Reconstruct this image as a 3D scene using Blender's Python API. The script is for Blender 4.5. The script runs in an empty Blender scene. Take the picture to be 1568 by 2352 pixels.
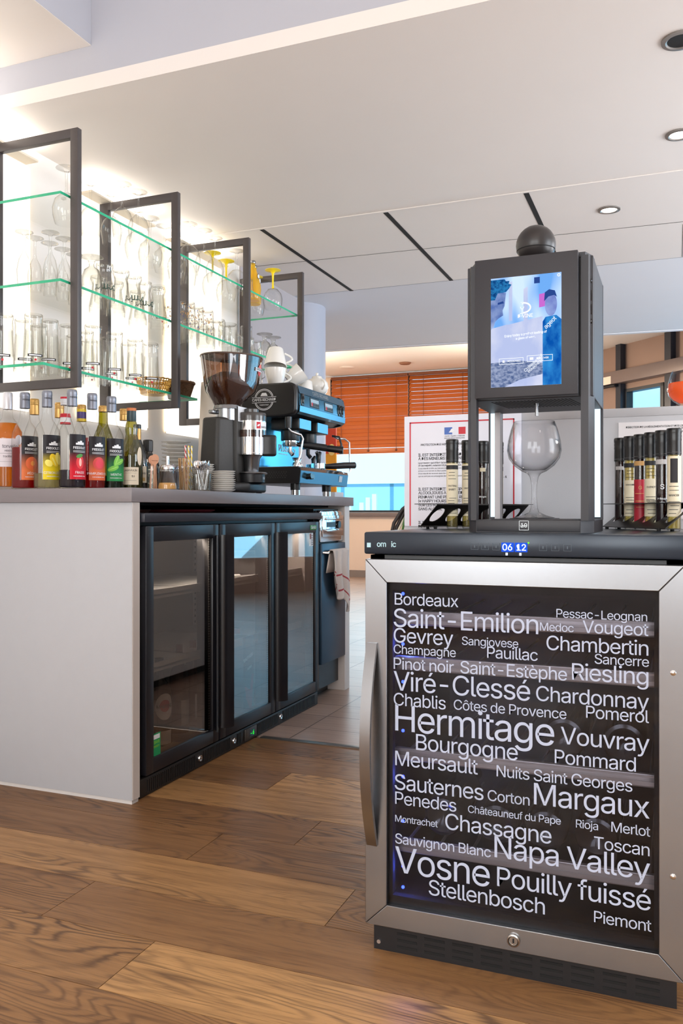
import bpy, bmesh, math, random, os
from mathutils import Vector, Matrix
PI = math.pi
C = bpy.context.scene.collection
SC = bpy.context.scene
random.seed(7)

# ------------------------------------------------------------------ camera, light, exposure
YAW = math.radians(21.6225)
cam = bpy.data.cameras.new('camera')
cam.sensor_fit = 'VERTICAL'; cam.sensor_height = 36.0; cam.lens = 36.0 * 1935.0 / 2352.0
cam.clip_start = 0.05; cam.clip_end = 200
camo = bpy.data.objects.new('camera', cam); C.objects.link(camo)
camo.location = (0, 0, 0.877); camo.rotation_euler = (PI / 2, 0, YAW)
SC.camera = camo

world = bpy.data.worlds.new('sky'); SC.world = world; world.use_nodes = True
bg = world.node_tree.nodes['Background']
bg.inputs[0].default_value = (0.46, 0.78, 1.0, 1); bg.inputs[1].default_value = 1.6

def area(name, loc, target, w, h, power, col):
    l = bpy.data.lights.new(name, 'AREA'); l.shape = 'RECTANGLE'; l.size = w; l.size_y = h
    l.energy = power; l.color = col
    o = bpy.data.objects.new(name, l); C.objects.link(o); o.location = loc
    o.rotation_euler = (Vector(target) - Vector(loc)).to_track_quat('-Z', 'Z').to_euler()
    return o
SUNCOL = (1.0, 0.97, 0.94)
area('daylight', (1.55, 7.93, 1.35), (0.86, 7.21, 1.30), 3.8, 1.8, 66, (0.34, 0.70, 1.0))     # facade glazing
area('daylight', (3.55, 1.6, 1.35), (2.5, 1.6, 1.75), 3.4, 2.0, 165, (0.97, 0.97, 1.0))         # glazing on the right
area('daylight', (-1.35, -3.7, 1.55), (-1.35, 0, 1.55), 1.5, 1.9, 78, SUNCOL)                   # two windows behind
area('daylight', (1.0, -3.7, 1.55), (1.0, 0, 1.55), 1.5, 1.9, 78, SUNCOL)
area('daylight', (-4.0, 10.86, 1.75), (-4.0, 8, 1.3), 3.2, 1.7, 120, (0.84, 0.93, 1.0))          # far window
area('daylight', (3.55, 4.75, 1.35), (2.5, 4.75, 1.85), 1.8, 2.0, 160, (0.97, 0.97, 1.0))  # added opening's light, put in to brighten the far ceiling
def point(name, loc, power, col, r=0.08):
    l = bpy.data.lights.new(name, 'POINT'); l.energy = power; l.color = col; l.shadow_soft_size = r
    o = bpy.data.objects.new(name, l); C.objects.link(o); o.location = loc
    return o
point('unseen_lamp_light', (-4.1, 8.7, 2.1), 70, (1.0, 0.76, 0.52), 0.15)                               # warm dining lamps at the far end
point('unseen_lamp_light', (-1.9, 8.9, 2.0), 55, (1.0, 0.78, 0.56), 0.15)

SC.view_settings.view_transform = 'Standard'; SC.view_settings.look = 'None'
SC.view_settings.exposure = 0.0; SC.view_settings.gamma = 1.0; SC.view_settings.use_curve_mapping = False
try:
    cy = SC.cycles
    cy.transparent_max_bounces = 48; cy.max_bounces = 9; cy.diffuse_bounces = 4; cy.glossy_bounces = 4
    cy.transmission_bounces = 6; cy.caustics_reflective = False; cy.caustics_refractive = False
    cy.sample_clamp_indirect = 3.0
except Exception:
    pass

# ------------------------------------------------------------------ materials
def s2l(c):
    return tuple((x / 12.92 if x <= 0.04045 else ((x + 0.055) / 1.055) ** 2.4) for x in (v / 255.0 for v in c))
MATS = {}
def newmat(name):
    m = bpy.data.materials.new(name); m.use_nodes = True
    nt = m.node_tree
    for n in list(nt.nodes): nt.nodes.remove(n)
    out = nt.nodes.new('ShaderNodeOutputMaterial')
    return m, nt, out
def N(nt, t, **kw):
    n = nt.nodes.new(t)
    for k, v in kw.items():
        if k.startswith('i_'):
            n.inputs[int(k[2:])].default_value = v
        else: setattr(n, k, v)
    return n
def pm(name, col, rough=0.5, metal=0.0, spec=0.5, noise=0.0, nscale=40.0, bump=0.0, bscale=200.0, stretch=None, emis=None, estr=0, coat=0.0):
    """principled material with an optional procedural colour mottle and bump; col in sRGB 0-255"""
    if name in MATS: return MATS[name]
    m, nt, out = newmat(name)
    b = N(nt, 'ShaderNodeBsdfPrincipled'); nt.links.new(b.outputs[0], out.inputs[0])
    c = s2l(col)
    b.inputs['Base Color'].default_value = (*c, 1); b.inputs['Roughness'].default_value = rough
    b.inputs['Metallic'].default_value = metal; b.inputs['Specular IOR Level'].default_value = spec
    b.inputs['Coat Weight'].default_value = coat
    if emis:
        b.inputs['Emission Color'].default_value = (*s2l(emis), 1); b.inputs['Emission Strength'].default_value = estr
    tc = N(nt, 'ShaderNodeTexCoord'); mp = N(nt, 'ShaderNodeMapping')
    nt.links.new(tc.outputs['Object'], mp.inputs[0])
    if stretch: mp.inputs['Scale'].default_value = stretch
    if noise > 0:
        nz = N(nt, 'ShaderNodeTexNoise'); nz.inputs['Scale'].default_value = nscale; nz.inputs['Detail'].default_value = 4
        nt.links.new(mp.outputs[0], nz.inputs['Vector'])
        mx = N(nt, 'ShaderNodeMix', data_type='RGBA')
        mx.inputs[6].default_value = (*[x * (1 - noise) for x in c], 1); mx.inputs[7].default_value = (*[min(1, x * (1 + noise)) for x in c], 1)
        nt.links.new(nz.outputs[0], mx.inputs[0]); nt.links.new(mx.outputs[2], b.inputs['Base Color'])
    if bump > 0:
        n2 = N(nt, 'ShaderNodeTexNoise'); n2.inputs['Scale'].default_value = bscale; n2.inputs['Detail'].default_value = 3
        nt.links.new(mp.outputs[0], n2.inputs['Vector'])
        bp = N(nt, 'ShaderNodeBump'); bp.inputs['Strength'].default_value = bump; bp.inputs['Distance'].default_value = 0.001
        nt.links.new(n2.outputs[0], bp.inputs['Height']); nt.links.new(bp.outputs[0], b.inputs['Normal'])
    MATS[name] = m
    return m
def emit(name, col, strength):
    if name in MATS: return MATS[name]
    m, nt, out = newmat(name)
    e = N(nt, 'ShaderNodeEmission'); e.inputs[0].default_value = (*s2l(col), 1); e.inputs[1].default_value = strength
    nt.links.new(e.outputs[0], out.inputs[0]); MATS[name] = m
    return m
def glassm(name, face=(255, 255, 255), edge=(205, 212, 212), refl=0.06, rmax=0.75, power=3.0, rough=0.02, diff=0.0, dcol=(255, 255, 255)):
    """thin clear glass: see-through face-on, greyer and more mirror-like at grazing angles"""
    if name in MATS: return MATS[name]
    m, nt, out = newmat(name)
    lw = N(nt, 'ShaderNodeLayerWeight'); lw.inputs[0].default_value = 0.5
    pw = N(nt, 'ShaderNodeMath', operation='POWER'); pw.inputs[1].default_value = power
    nt.links.new(lw.outputs['Facing'], pw.inputs[0])
    mc = N(nt, 'ShaderNodeMix', data_type='RGBA'); mc.inputs[6].default_value = (*s2l(face), 1); mc.inputs[7].default_value = (*s2l(edge), 1)
    nt.links.new(pw.outputs[0], mc.inputs[0])
    tr = N(nt, 'ShaderNodeBsdfTransparent'); nt.links.new(mc.outputs[2], tr.inputs[0])
    gl = N(nt, 'ShaderNodeBsdfGlossy'); gl.inputs['Roughness'].default_value = rough
    rf = N(nt, 'ShaderNodeMapRange'); rf.inputs[3].default_value = refl; rf.inputs[4].default_value = rmax
    nt.links.new(pw.outputs[0], rf.inputs[0])
    src = tr
    if diff > 0:
        df = N(nt, 'ShaderNodeBsdfDiffuse'); df.inputs[0].default_value = (*s2l(dcol), 1)
        tl = N(nt, 'ShaderNodeBsdfTranslucent'); tl.inputs[0].default_value = (*s2l(dcol), 1)
        a = N(nt, 'ShaderNodeMixShader'); a.inputs[0].default_value = 0.5
        nt.links.new(df.outputs[0], a.inputs[1]); nt.links.new(tl.outputs[0], a.inputs[2])
        d = N(nt, 'ShaderNodeMixShader'); d.inputs[0].default_value = diff
        nt.links.new(tr.outputs[0], d.inputs[1]); nt.links.new(a.outputs[0], d.inputs[2]); src = d
    mx = N(nt, 'ShaderNodeMixShader')
    nt.links.new(rf.outputs[0], mx.inputs[0]); nt.links.new(src.outputs[0], mx.inputs[1]); nt.links.new(gl.outputs[0], mx.inputs[2])
    nt.links.new(mx.outputs[0], out.inputs[0]); MATS[name] = m
    return m

M_wall = pm('painted_wall', (238, 232, 226), 0.75, noise=0.02, nscale=6, bump=0.08, bscale=160)
M_ceil = pm('ceiling_paint', (238, 231, 225), 0.55, noise=0.02, nscale=3, bump=0.05, bscale=220)
M_ceil2 = pm('plaster_ceiling', (232, 234, 239), 0.8, noise=0.015, nscale=4, bump=0.06, bscale=150)
M_bulk = pm('bulkhead_shade', (186, 187, 196), 0.8, noise=0.015, nscale=5, bump=0.08, bscale=120)  # white paint greyed: shade of faces turned from the light, put into the colour
M_lam = pm('white_laminate', (188, 190, 196), 0.55, noise=0.02, nscale=25, bump=0.15, bscale=420)
M_lamedge = pm('laminate_edge', (214, 206, 202), 0.5, noise=0.02, nscale=20)
M_worktop = pm('grey_worktop', (134, 128, 132), 0.32, noise=0.05, nscale=14, stretch=(1, 1, 8), spec=0.6)
M_blk = pm('black_plastic', (24, 24, 27), 0.38, noise=0.1, nscale=60, bump=0.06, bscale=600)
M_blkgloss = pm('black_gloss', (14, 14, 16), 0.12, noise=0.05, nscale=30)
M_blkdeep = pm('deep_black', (8, 8, 9), 0.8, noise=0.1)  # plain near-black for slots, gaps, gaskets and feet
M_frame = pm('anthracite_frame', (76, 70, 70), 0.42, noise=0.06, nscale=50, spec=0.45)
M_disp = pm('dispenser_graphite', (38, 37, 43), 0.5, noise=0.06, nscale=300, bump=0.12, bscale=900)
M_steel = pm('brushed_steel', (150, 152, 156), 0.26, 1.0, noise=0.06, nscale=70, stretch=(1, 1, 30), bump=0.03, bscale=300)
M_steelv = pm('brushed_steel_upright', (150, 152, 156), 0.26, 1.0, noise=0.06, nscale=70, stretch=(30, 30, 1), bump=0.03, bscale=300)
M_chrome = pm('chrome', (225, 225, 228), 0.07, 1.0, noise=0.02, nscale=10)
M_porc = pm('white_porcelain', (236, 232, 226), 0.15, noise=0.01, nscale=10, coat=0.3)
M_white = pm('white_print', (236, 238, 242), 0.5, noise=0.01)
M_ink = pm('black_print', (26, 25, 30), 0.6, noise=0.03)
M_red = pm('red_print', (200, 24, 48), 0.5, noise=0.03)
M_glass = glassm('clear_glass', (253, 253, 252), (194, 191, 184), 0.04, 0.5, 2.8)
M_glassthick = glassm('thick_glass', (251, 251, 249), (186, 182, 174), 0.05, 0.5, 2.6)
M_pane = glassm('window_glass', (240, 250, 252), (200, 225, 232), 0.05, 0.7, 4.0)
M_shelf = glassm('shelf_glass', (253, 253, 252), (248, 249, 246), 0.025, 0.12, 4.0)
M_edge = pm('green_glass_edge', (52, 178, 134), 0.12, spec=0.6, noise=0.35, nscale=9)
M_doorglass = glassm('fridge_door_glass', (232, 226, 220), (160, 156, 150), 0.17, 0.75, 2.6)
M_wineglass = glassm('tinted_fridge_glass', (226, 226, 232), (150, 150, 155), 0.024, 0.6, 3.2, rough=0.03)

# ------------------------------------------------------------------ mesh builder
class MB:
    def __init__(s): s.v = []; s.f = []; s.m = []
    def add(s, vs, fs, mi=0, M=None):
        o = len(s.v)
        s.v += [tuple((M @ Vector(p)) if M is not None else p) for p in vs]
        s.f += [tuple(i + o for i in f) for f in fs]; s.m += [mi] * len(fs)
        return s
    def box(s, a, b, bev=0.0, mi=0, M=None, seg=2):
        x0, y0, z0 = a; x1, y1, z1 = b
        if x0 > x1: x0, x1 = x1, x0
        if y0 > y1: y0, y1 = y1, y0
        if z0 > z1: z0, z1 = z1, z0
        vs = [(x0, y0, z0), (x1, y0, z0), (x1, y1, z0), (x0, y1, z0), (x0, y0, z1), (x1, y0, z1), (x1, y1, z1), (x0, y1, z1)]
        fs = [(0, 3, 2, 1), (4, 5, 6, 7), (0, 1, 5, 4), (1, 2, 6, 5), (2, 3, 7, 6), (3, 0, 4, 7)]
        if bev > 0:
            bev = min(bev, 0.49 * min(x1 - x0, y1 - y0, z1 - z0))
            bm = bmesh.new(); bv = [bm.verts.new(p) for p in vs]
            for f in fs: bm.faces.new([bv[i] for i in f])
            bmesh.ops.bevel(bm, geom=bm.edges[:], offset=bev, segments=seg, profile=0.5, affect='EDGES')
            bm.verts.index_update()
            vs = [tuple(v.co) for v in bm.verts]; fs = [tuple(v.index for v in f.verts) for f in bm.faces]; bm.free()
        return s.add(vs, fs, mi, M)
    def lathe(s, prof, seg=32, mi=0, M=None, a0=0.0, a1=2 * PI, mis=None):
        full = abs(a1 - a0 - 2 * PI) < 1e-6; n = seg if full else seg + 1
        vs = []; fs = []; mm = []
        for r, z in prof:
            for k in range(n):
                a = a0 + (a1 - a0) * k / seg
                vs.append((r * math.cos(a), r * math.sin(a), z))
        for i in range(len(prof) - 1):
            for k in range(seg):
                k2 = (k + 1) % n
                if prof[i][0] < 1e-6 and prof[i + 1][0] < 1e-6: continue
                a, b, c, d = i * n + k, i * n + k2, (i + 1) * n + k2, (i + 1) * n + k
                if prof[i][0] < 1e-6: fs.append((a, c, d))
                elif prof[i + 1][0] < 1e-6: fs.append((a, b, c))
                else: fs.append((a, b, c, d))
                mm.append(mis[i] if mis else mi)
        o = len(s.f); s.add(vs, fs, mi, M); s.m[o:] = mm
        return s
    def cyl(s, p, q, r, r2=None, seg=20, mi=0, caps=True):
        p = Vector(p); q = Vector(q); r2 = r if r2 is None else r2
        M = Matrix.Translation(p) @ (q - p).to_track_quat('Z', 'Y').to_matrix().to_4x4(); L = (q - p).length
        pr = [(r, 0), (r2, L)]
        if caps: pr = [(0, 0)] + pr + [(0, L)]
        return s.lathe(pr, seg, mi, M)
    def tube(s, pts, r, seg=10, mi=0, caps=True, sc=None):
        P = [Vector(p) for p in pts]; n = len(P); rings = []
        up = Vector((0, 0, 1)); prev = None; vs = []
        for i in range(n):
            t = (P[min(i + 1, n - 1)] - P[max(i - 1, 0)]).normalized()
            if prev is None:
                u = t.orthogonal().normalized()
            else:
                u = (prev - t * prev.dot(t)).normalized()
            prev = u; w = t.cross(u); rr = r * (sc[i] if sc else 1)
            for k in range(seg):
                a = 2 * PI * k / seg; vs.append(tuple(P[i] + (u * math.cos(a) + w * math.sin(a)) * rr))
        fs = [(i * seg + k, i * seg + (k + 1) % seg, (i + 1) * seg + (k + 1) % seg, (i + 1) * seg + k) for i in range(n - 1) for k in range(seg)]
        if caps: fs += [tuple(range(seg))[::-1], tuple(range((n - 1) * seg, n * seg))]
        return s.add(vs, fs, mi)
    def prism(s, poly, z0, z1, mi=0, M=None):
        n = len(poly); vs = [(x, y, z0) for x, y in poly] + [(x, y, z1) for x, y in poly]
        fs = [tuple(range(n))[::-1], tuple(range(n, 2 * n))] + [(i, (i + 1) % n, n + (i + 1) % n, n + i) for i in range(n)]
        return s.add(vs, fs, mi, M)
    def quad(s, a, b, c, d, mi=0): return s.add([a, b, c, d], [(0, 1, 2, 3)], mi)
    def sphere(s, c, r, seg=24, mi=0, sz=1.0):
        pr = [(r * math.sin(PI * i / 14) if 0 < i < 14 else 0, -r * sz * math.cos(PI * i / 14)) for i in range(15)]
        return s.lathe(pr, seg, mi, Matrix.Translation(c))
def build(name, mb, mats, parent=None, smooth=35, loc=None, rz=0.0):
    me = bpy.data.meshes.new(name); me.from_pydata(mb.v, [], mb.f)
    if not isinstance(mats, (list, tuple)): mats = [mats]
    for m in mats: me.materials.append(m)
    if len(mats) > 1: me.polygons.foreach_set('material_index', mb.m)
    bm = bmesh.new(); bm.from_mesh(me); bmesh.ops.recalc_face_normals(bm, faces=bm.faces[:]); bm.to_mesh(me); bm.free()
    if smooth:
        me.polygons.foreach_set('use_smooth', [True] * len(me.polygons)); me.set_sharp_from_angle(angle=math.radians(smooth))
    me.update()
    o = bpy.data.objects.new(name, me); C.objects.link(o)
    if parent: o.parent = parent
    if loc: o.location = loc
    if rz: o.rotation_euler = (0, 0, rz)
    return o
def tag(o, label, cat, group=None):
    o['label'] = label; o['category'] = cat
    if group: o['group'] = group
    return o
def thing(name, label, cat, loc=(0, 0, 0), rz=0.0, group=None):
    o = bpy.data.objects.new(name, None); C.objects.link(o); o.empty_display_size = 0.05
    o.location = loc; o.rotation_euler = (0, 0, rz)
    return tag(o, label, cat, group)
def struct(name, mb, m, smooth=35):
    o = build(name, mb, m, None, smooth); o['kind'] = 'structure'
    return o
def dup(root, loc, rz=0.0, label=None, group=None, rot=None, scale=None):
    r = root.copy(); C.objects.link(r); r.location = loc; r.rotation_euler = rot or (0, 0, rz)
    if scale: r.scale = scale
    if label: r['label'] = label
    if group: r['group'] = group
    for ch in list(root.children):
        c = ch.copy(); C.objects.link(c); c.parent = r
        for g in list(ch.children):
            d = g.copy(); C.objects.link(d); d.parent = c
    return r
ORD = ['first', 'second', 'third', 'fourth', 'fifth', 'sixth', 'seventh', 'eighth', 'ninth', 'tenth', 'eleventh', 'twelfth', 'thirteenth', 'fourteenth']

# ------------------------------------------------------------------ lettering
FONTS = {}
def font(kind):
    if kind in FONTS: return FONTS[kind]
    f = None
    try:
        p = os.path.join(bpy.utils.system_resource('DATAFILES'), 'fonts', 'Inter.woff2')
        if os.path.exists(p): f = bpy.data.fonts.load(p)
    except Exception: f = None
    FONTS[kind] = f
    return f
TCACHE = {}
def glyphs(s, bold=False):
    k = (s, bold)
    if k in TCACHE: return TCACHE[k]
    cu = bpy.data.curves.new('lettering', 'FONT'); cu.body = s; cu.resolution_u = 3; cu.space_character = 0.93
    f = font('sans')
    if f: cu.font = f
    if bold: cu.offset = 0.011
    o = bpy.data.objects.new('lettering', cu)
    me = bpy.data.meshes.new_from_object(o)
    vs = [(v.co.x, v.co.y) for v in me.vertices]; fs = [tuple(p.vertices) for p in me.polygons]
    bpy.data.objects.remove(o); bpy.data.curves.remove(cu); bpy.data.meshes.remove(me)
    TCACHE[k] = (vs, fs)
    return vs, fs
def text(mb, s, org, xd, yd, width=None, height=None, align='L', bold=False, mi=0, cyl=None, rot=0.0):
    """org = left end of the baseline (or middle for align C); xd / yd = unit vectors along the line and up.
    cyl = (cx, cy, r): wrap the line round a vertical cylinder, org = (angle, z)"""
    vs, fs = glyphs(s, bold)
    if not vs: return
    x0 = min(v[0] for v in vs); x1 = max(v[0] for v in vs)
    k = width / (x1 - x0) if width else height / max(v[1] for v in glyphs('H')[0])
    off = {'L': 0, 'C': -(x1 - x0) * k / 2, 'R': -(x1 - x0) * k}[align]
    out = []
    cr, sr = math.cos(rot), math.sin(rot)
    for x, y in vs:
        px, py = (x - x0) * k + off, y * k
        px, py = px * cr - py * sr, px * sr + py * cr
        if cyl:
            cx, cyy, r = cyl; a = org[0] + px / r * (1 if xd > 0 else -1)
            out.append((cx + r * math.cos(a), cyy + r * math.sin(a), org[1] + py * (1 if yd > 0 else -1)))
        else:
            out.append(tuple(Vector(org) + Vector(xd) * px + Vector(yd) * py))
    mb.add(out, fs, mi)
def patch(mb, cx, cy, r, a0, a1, z0, z1, seg=12, mi=0, nz=1):
    vs = []; fs = []
    for j in range(nz + 1):
        for i in range(seg + 1):
            a = a0 + (a1 - a0) * i / seg; vs.append((cx + r * math.cos(a), cy + r * math.sin(a), z0 + (z1 - z0) * j / nz))
    n = seg + 1
    for j in range(nz):
        for i in range(seg): fs.append((j * n + i, j * n + i + 1, (j + 1) * n + i + 1, (j + 1) * n + i))
    mb.add(vs, fs, mi)
def blob(mb, cx, cy, r, a, z, ra, rz_, seg=18, mi=0, tilt=0.0):
    """ellipse printed on a vertical cylinder"""
    vs = [(cx + r * math.cos(a), cy + r * math.sin(a), z)]; fs = []
    rings = 3 if ra > 0.004 else 1
    for q in range(1, rings + 1):
        for k in range(seg):
            t = 2 * PI * k / seg; x = ra * q / rings * math.cos(t); y = rz_ * q / rings * math.sin(t)
            x, y = x * math.cos(tilt) - y * math.sin(tilt), x * math.sin(tilt) + y * math.cos(tilt)
            vs.append((cx + r * math.cos(a + x / r), cy + r * math.sin(a + x / r), z + y))
    for k in range(seg): fs.append((0, 1 + k, 1 + (k + 1) % seg))
    for q in range(rings - 1):
        o = 1 + q * seg
        for k in range(seg): fs.append((o + k, o + seg + k, o + seg + (k + 1) % seg, o + (k + 1) % seg))
    mb.add(vs, fs, mi)
FX = (1, 0, 0); FZ = (0, 0, 1); FY = (0, 1, 0)
# ------------------------------------------------------------------ the setting
def wood_floor_mat():
    m, nt, out = newmat('oak_planks'); L = nt.links.new
    b = N(nt, 'ShaderNodeBsdfPrincipled'); L(b.outputs[0], out.inputs[0])
    tone = N(nt, 'ShaderNodeAttribute'); tone.attribute_name = 'tone'
    tc = N(nt, 'ShaderNodeTexCoord')
    sh = N(nt, 'ShaderNodeCombineXYZ'); m1 = N(nt, 'ShaderNodeMath', operation='MULTIPLY'); m1.inputs[1].default_value = 37.0
    L(tone.outputs['Fac'], m1.inputs[0]); L(m1.outputs[0], sh.inputs[0]); L(m1.outputs[0], sh.inputs[2])
    add = N(nt, 'ShaderNodeVectorMath', operation='ADD'); L(tc.outputs['Object'], add.inputs[0]); L(sh.outputs[0], add.inputs[1])
    def noise(scale, detail, sc=1.0):
        mp = N(nt, 'ShaderNodeMapping'); mp.inputs['Scale'].default_value = scale; L(add.outputs[0], mp.inputs[0])
        n = N(nt, 'ShaderNodeTexNoise'); n.inputs['Scale'].default_value = sc; n.inputs['Detail'].default_value = detail; L(mp.outputs[0], n.inputs['Vector'])
        return n.outputs[0]
    def mth(op, a, bb):
        n = N(nt, 'ShaderNodeMath', operation=op)
        for i, x in enumerate((a, bb)):
            if x is None: continue
            if isinstance(x, (int, float)): n.inputs[i].default_value = x
            else: L(x, n.inputs[i])
        return n.outputs[0]
    big = noise((1.5, 7.5, 1), 1.2)
    rings = mth('SINE', mth('MULTIPLY', mth('ADD', big, mth('MULTIPLY', noise((7, 60, 1), 2), 0.035)), 170.0), None)
    rings = mth('POWER', mth('MULTIPLY', mth('ADD', rings, 1.0), 0.5), 3.0)
    patchy = noise((1.1, 6, 1), 2)
    rings = mth('MULTIPLY', rings, mth('MULTIPLY', mth('MAXIMUM', mth('SUBTRACT', patchy, 0.34), 0.0), 3.4))
    pores = noise((14, 380, 1), 3)
    fine = noise((3, 46, 1), 4)
    ramp = N(nt, 'ShaderNodeValToRGB'); L(tone.outputs['Fac'], ramp.inputs[0])
    e = ramp.color_ramp.elements
    e[0].position = 0.0; e[0].color = (*s2l((116, 82, 52)), 1); e[1].position = 1.0; e[1].color = (*s2l((184, 140, 90)), 1)
    c2 = e.new(0.5); c2.color = (*s2l((146, 106, 66)), 1)
    def mix(fac, a, col, mode='MIX'):
        n = N(nt, 'ShaderNodeMix', data_type='RGBA', blend_type=mode)
        if isinstance(fac, (int, float)): n.inputs[0].default_value = fac
        else: L(fac, n.inputs[0])
        L(a, n.inputs[6])
        if isinstance(col, tuple): n.inputs[7].default_value = (*col, 1)
        else: L(col, n.inputs[7])
        return n.outputs[2]
    c = mix(mth('MULTIPLY', mth('MAXIMUM', mth('SUBTRACT', fine, 0.42), 0.0), 1.4), ramp.outputs[0], s2l((86, 54, 34)))
    c = mix(mth('MULTIPLY', rings, 0.72), c, s2l((62, 38, 24)))
    c = mix(mth('MULTIPLY', mth('MAXIMUM', mth('SUBTRACT', pores, 0.52), 0.0), 2.4), c, s2l((60, 38, 24)))
    L(c, b.inputs['Base Color'])
    rr = N(nt, 'ShaderNodeMapRange'); L(fine, rr.inputs[0]); rr.inputs[3].default_value = 0.30; rr.inputs[4].default_value = 0.55; L(rr.outputs[0], b.inputs['Roughness'])
    b.inputs['Specular IOR Level'].default_value = 0.4
    bp = N(nt, 'ShaderNodeBump'); bp.inputs['Strength'].default_value = 0.25; bp.inputs['Distance'].default_value = 0.001
    L(mth('ADD', rings, pores), bp.inputs['Height']); bp.invert = True; L(bp.outputs[0], b.inputs['Normal'])
    return m
PW = 0.1848; RJ = {0: -0.988, 1: -1.281, 2: -0.691, 3: -1.147, 4: -0.934, -1: -1.60, 5: -0.35, 6: -1.2}
TONE = {(0, 0): .62, (0, 1): .95, (1, 0): .40, (1, 1): .36, (2, 0): .78, (2, 1): .45, (3, 0): .30, (3, 1): .26, (4, 0): .22, (4, 1): .42}
mb = MB(); tones = []
rnd = random.Random(11)
for k in range(-27, 9):
    y0 = 1.2765 + PW * k; y1 = min(y0 + PW, 2.92)
    j = RJ.get(k, -2 + rnd.random() * 1.9); xs = [-2.25, j]
    if j - 1.85 > -2.25: xs = [-2.25, j - 1.85, j]
    while xs[-1] < 3.4: xs.append(xs[-1] + 1.85)
    xs[-1] = 3.42
    for i in range(len(xs) - 1):
        g = 0.0008
        mb.box((xs[i] + g, y0 + g, -0.02), (xs[i + 1] - g, y1 - g, 0.0))
        side = 0 if xs[i] < j - 0.01 else (1 if abs(xs[i] - j) < 0.01 else 2)
        t = TONE.get((k, side), rnd.random()); tones += [t + rnd.random() * 0.02] * 6
fl = struct('floor', mb, wood_floor_mat(), 0)
at = fl.data.attributes.new('tone', 'FLOAT', 'FACE'); at.data.foreach_set('value', tones)
mb = MB(); mb.box((-6.0, -3.75, -0.06), (3.45, 11.0, -0.0205)); struct('floor_base', mb, M_blkdeep)

def tile_mat():
    m, nt, out = newmat('floor_tiles'); L = nt.links.new
    b = N(nt, 'ShaderNodeBsdfPrincipled'); L(b.outputs[0], out.inputs[0])
    tc = N(nt, 'ShaderNodeTexCoord'); br = N(nt, 'ShaderNodeTexBrick'); br.offset = 0.0
    mp = N(nt, 'ShaderNodeMapping'); mp.inputs['Location'].default_value = (1.39 + 0.31 * 20, -2.925, 0); L(tc.outputs['Object'], mp.inputs[0]); L(mp.outputs[0], br.inputs['Vector'])
    br.inputs['Scale'].default_value = 1.0; br.inputs['Brick Width'].default_value = 0.31; br.inputs['Row Height'].default_value = 0.207
    br.inputs['Mortar Size'].default_value = 0.0028; br.inputs['Mortar Smooth'].default_value = 0.2
    br.inputs['Color1'].default_value = (*s2l((158, 136, 124)), 1); br.inputs['Color2'].default_value = (*s2l((138, 118, 108)), 1); br.inputs['Mortar'].default_value = (*s2l((70, 58, 52)), 1)
    n = N(nt, 'ShaderNodeTexNoise'); m2 = N(nt, 'ShaderNodeMapping'); m2.inputs['Scale'].default_value = (5, 60, 1); L(tc.outputs['Object'], m2.inputs[0]); L(m2.outputs[0], n.inputs['Vector'])
    n.inputs['Scale'].default_value = 1.0; n.inputs['Detail'].default_value = 4
    mx = N(nt, 'ShaderNodeMix', data_type='RGBA', blend_type='MULTIPLY'); mx.inputs[0].default_value = 0.5
    L(br.outputs[0], mx.inputs[6]); L(n.outputs[0], mx.inputs[7]); 
    gm = N(nt, 'ShaderNodeMix', data_type='RGBA', blend_type='MULTIPLY'); gm.inputs[0].default_value = 1.0; L(mx.outputs[2], gm.inputs[6]); gm.inputs[7].default_value = (1.35, 1.35, 1.35, 1)
    L(gm.outputs[2], b.inputs['Base Color']); b.inputs['Roughness'].default_value = 0.33
    bp = N(nt, 'ShaderNodeBump'); bp.inputs['Strength'].default_value = 0.3; bp.inputs['Distance'].default_value = 0.002; bp.invert = True; L(br.outputs['Fac'], bp.inputs['Height']); L(bp.outputs[0], b.inputs['Normal'])
    return m
mb = MB(); mb.box((-6.0, 2.95, -0.02), (3.42, 10.9, 0.0)); struct('floor_tiled', mb, tile_mat())
mb = MB(); mb.box((-1.50, 2.918, -0.018), (3.42, 2.952, 0.003), 0.0015); struct('trim_1', mb, pm('threshold_metal', (150, 140, 132), 0.35, 0.9, noise=0.1, nscale=40, stretch=(1, 20, 1)))

# ceilings
ZC = 2.223
mb = MB()
mb.prism([(-2.3, 2.204), (3.42, 2.204), (3.42, 4.83), (-2.3, 4.77)], ZC, ZC + 0.05)
struct('ceiling_low', mb, M_ceil)
mb = MB()
mb.prism([(-6.0, 4.74), (-2.3, 4.77), (3.42, 4.83), (3.42, 6.97), (-6.0, 6.24)], ZC + 0.004, ZC + 0.05)
struct('ceiling', mb, M_ceil2)
mb = MB()
for x in (-1.832, -1.211, -0.586, 0.04): mb.box((x - 0.011, 3.585, ZC - 0.0012), (x + 0.011, 4.79 if x < 0 else 4.8, ZC + 0.02)) if x < 0 else None
struct('ceiling_slots', mb, M_blkdeep)
mb = MB()
mb.quad((-2.2, 4.113, ZC - 0.001), (3.4, 4.36, ZC - 0.001), (3.4, 4.3645, ZC - 0.001), (-2.2, 4.1175, ZC - 0.001))
mb.quad((0.031, 4.25, ZC - 0.001), (0.034, 4.25, ZC - 0.001), (0.034, 4.79, ZC - 0.001), (0.031, 4.79, ZC - 0.001))
mb.quad((-2.2, 4.773, ZC - 0.001), (3.4, 4.828, ZC - 0.001), (3.4, 4.832, ZC - 0.001), (-2.2, 4.777, ZC - 0.001))
struct('ceiling_joints', mb, pm('joint_grey', (92, 84, 80), 0.9, noise=0.05), 0)  # dark joint lines across the ceiling
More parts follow.
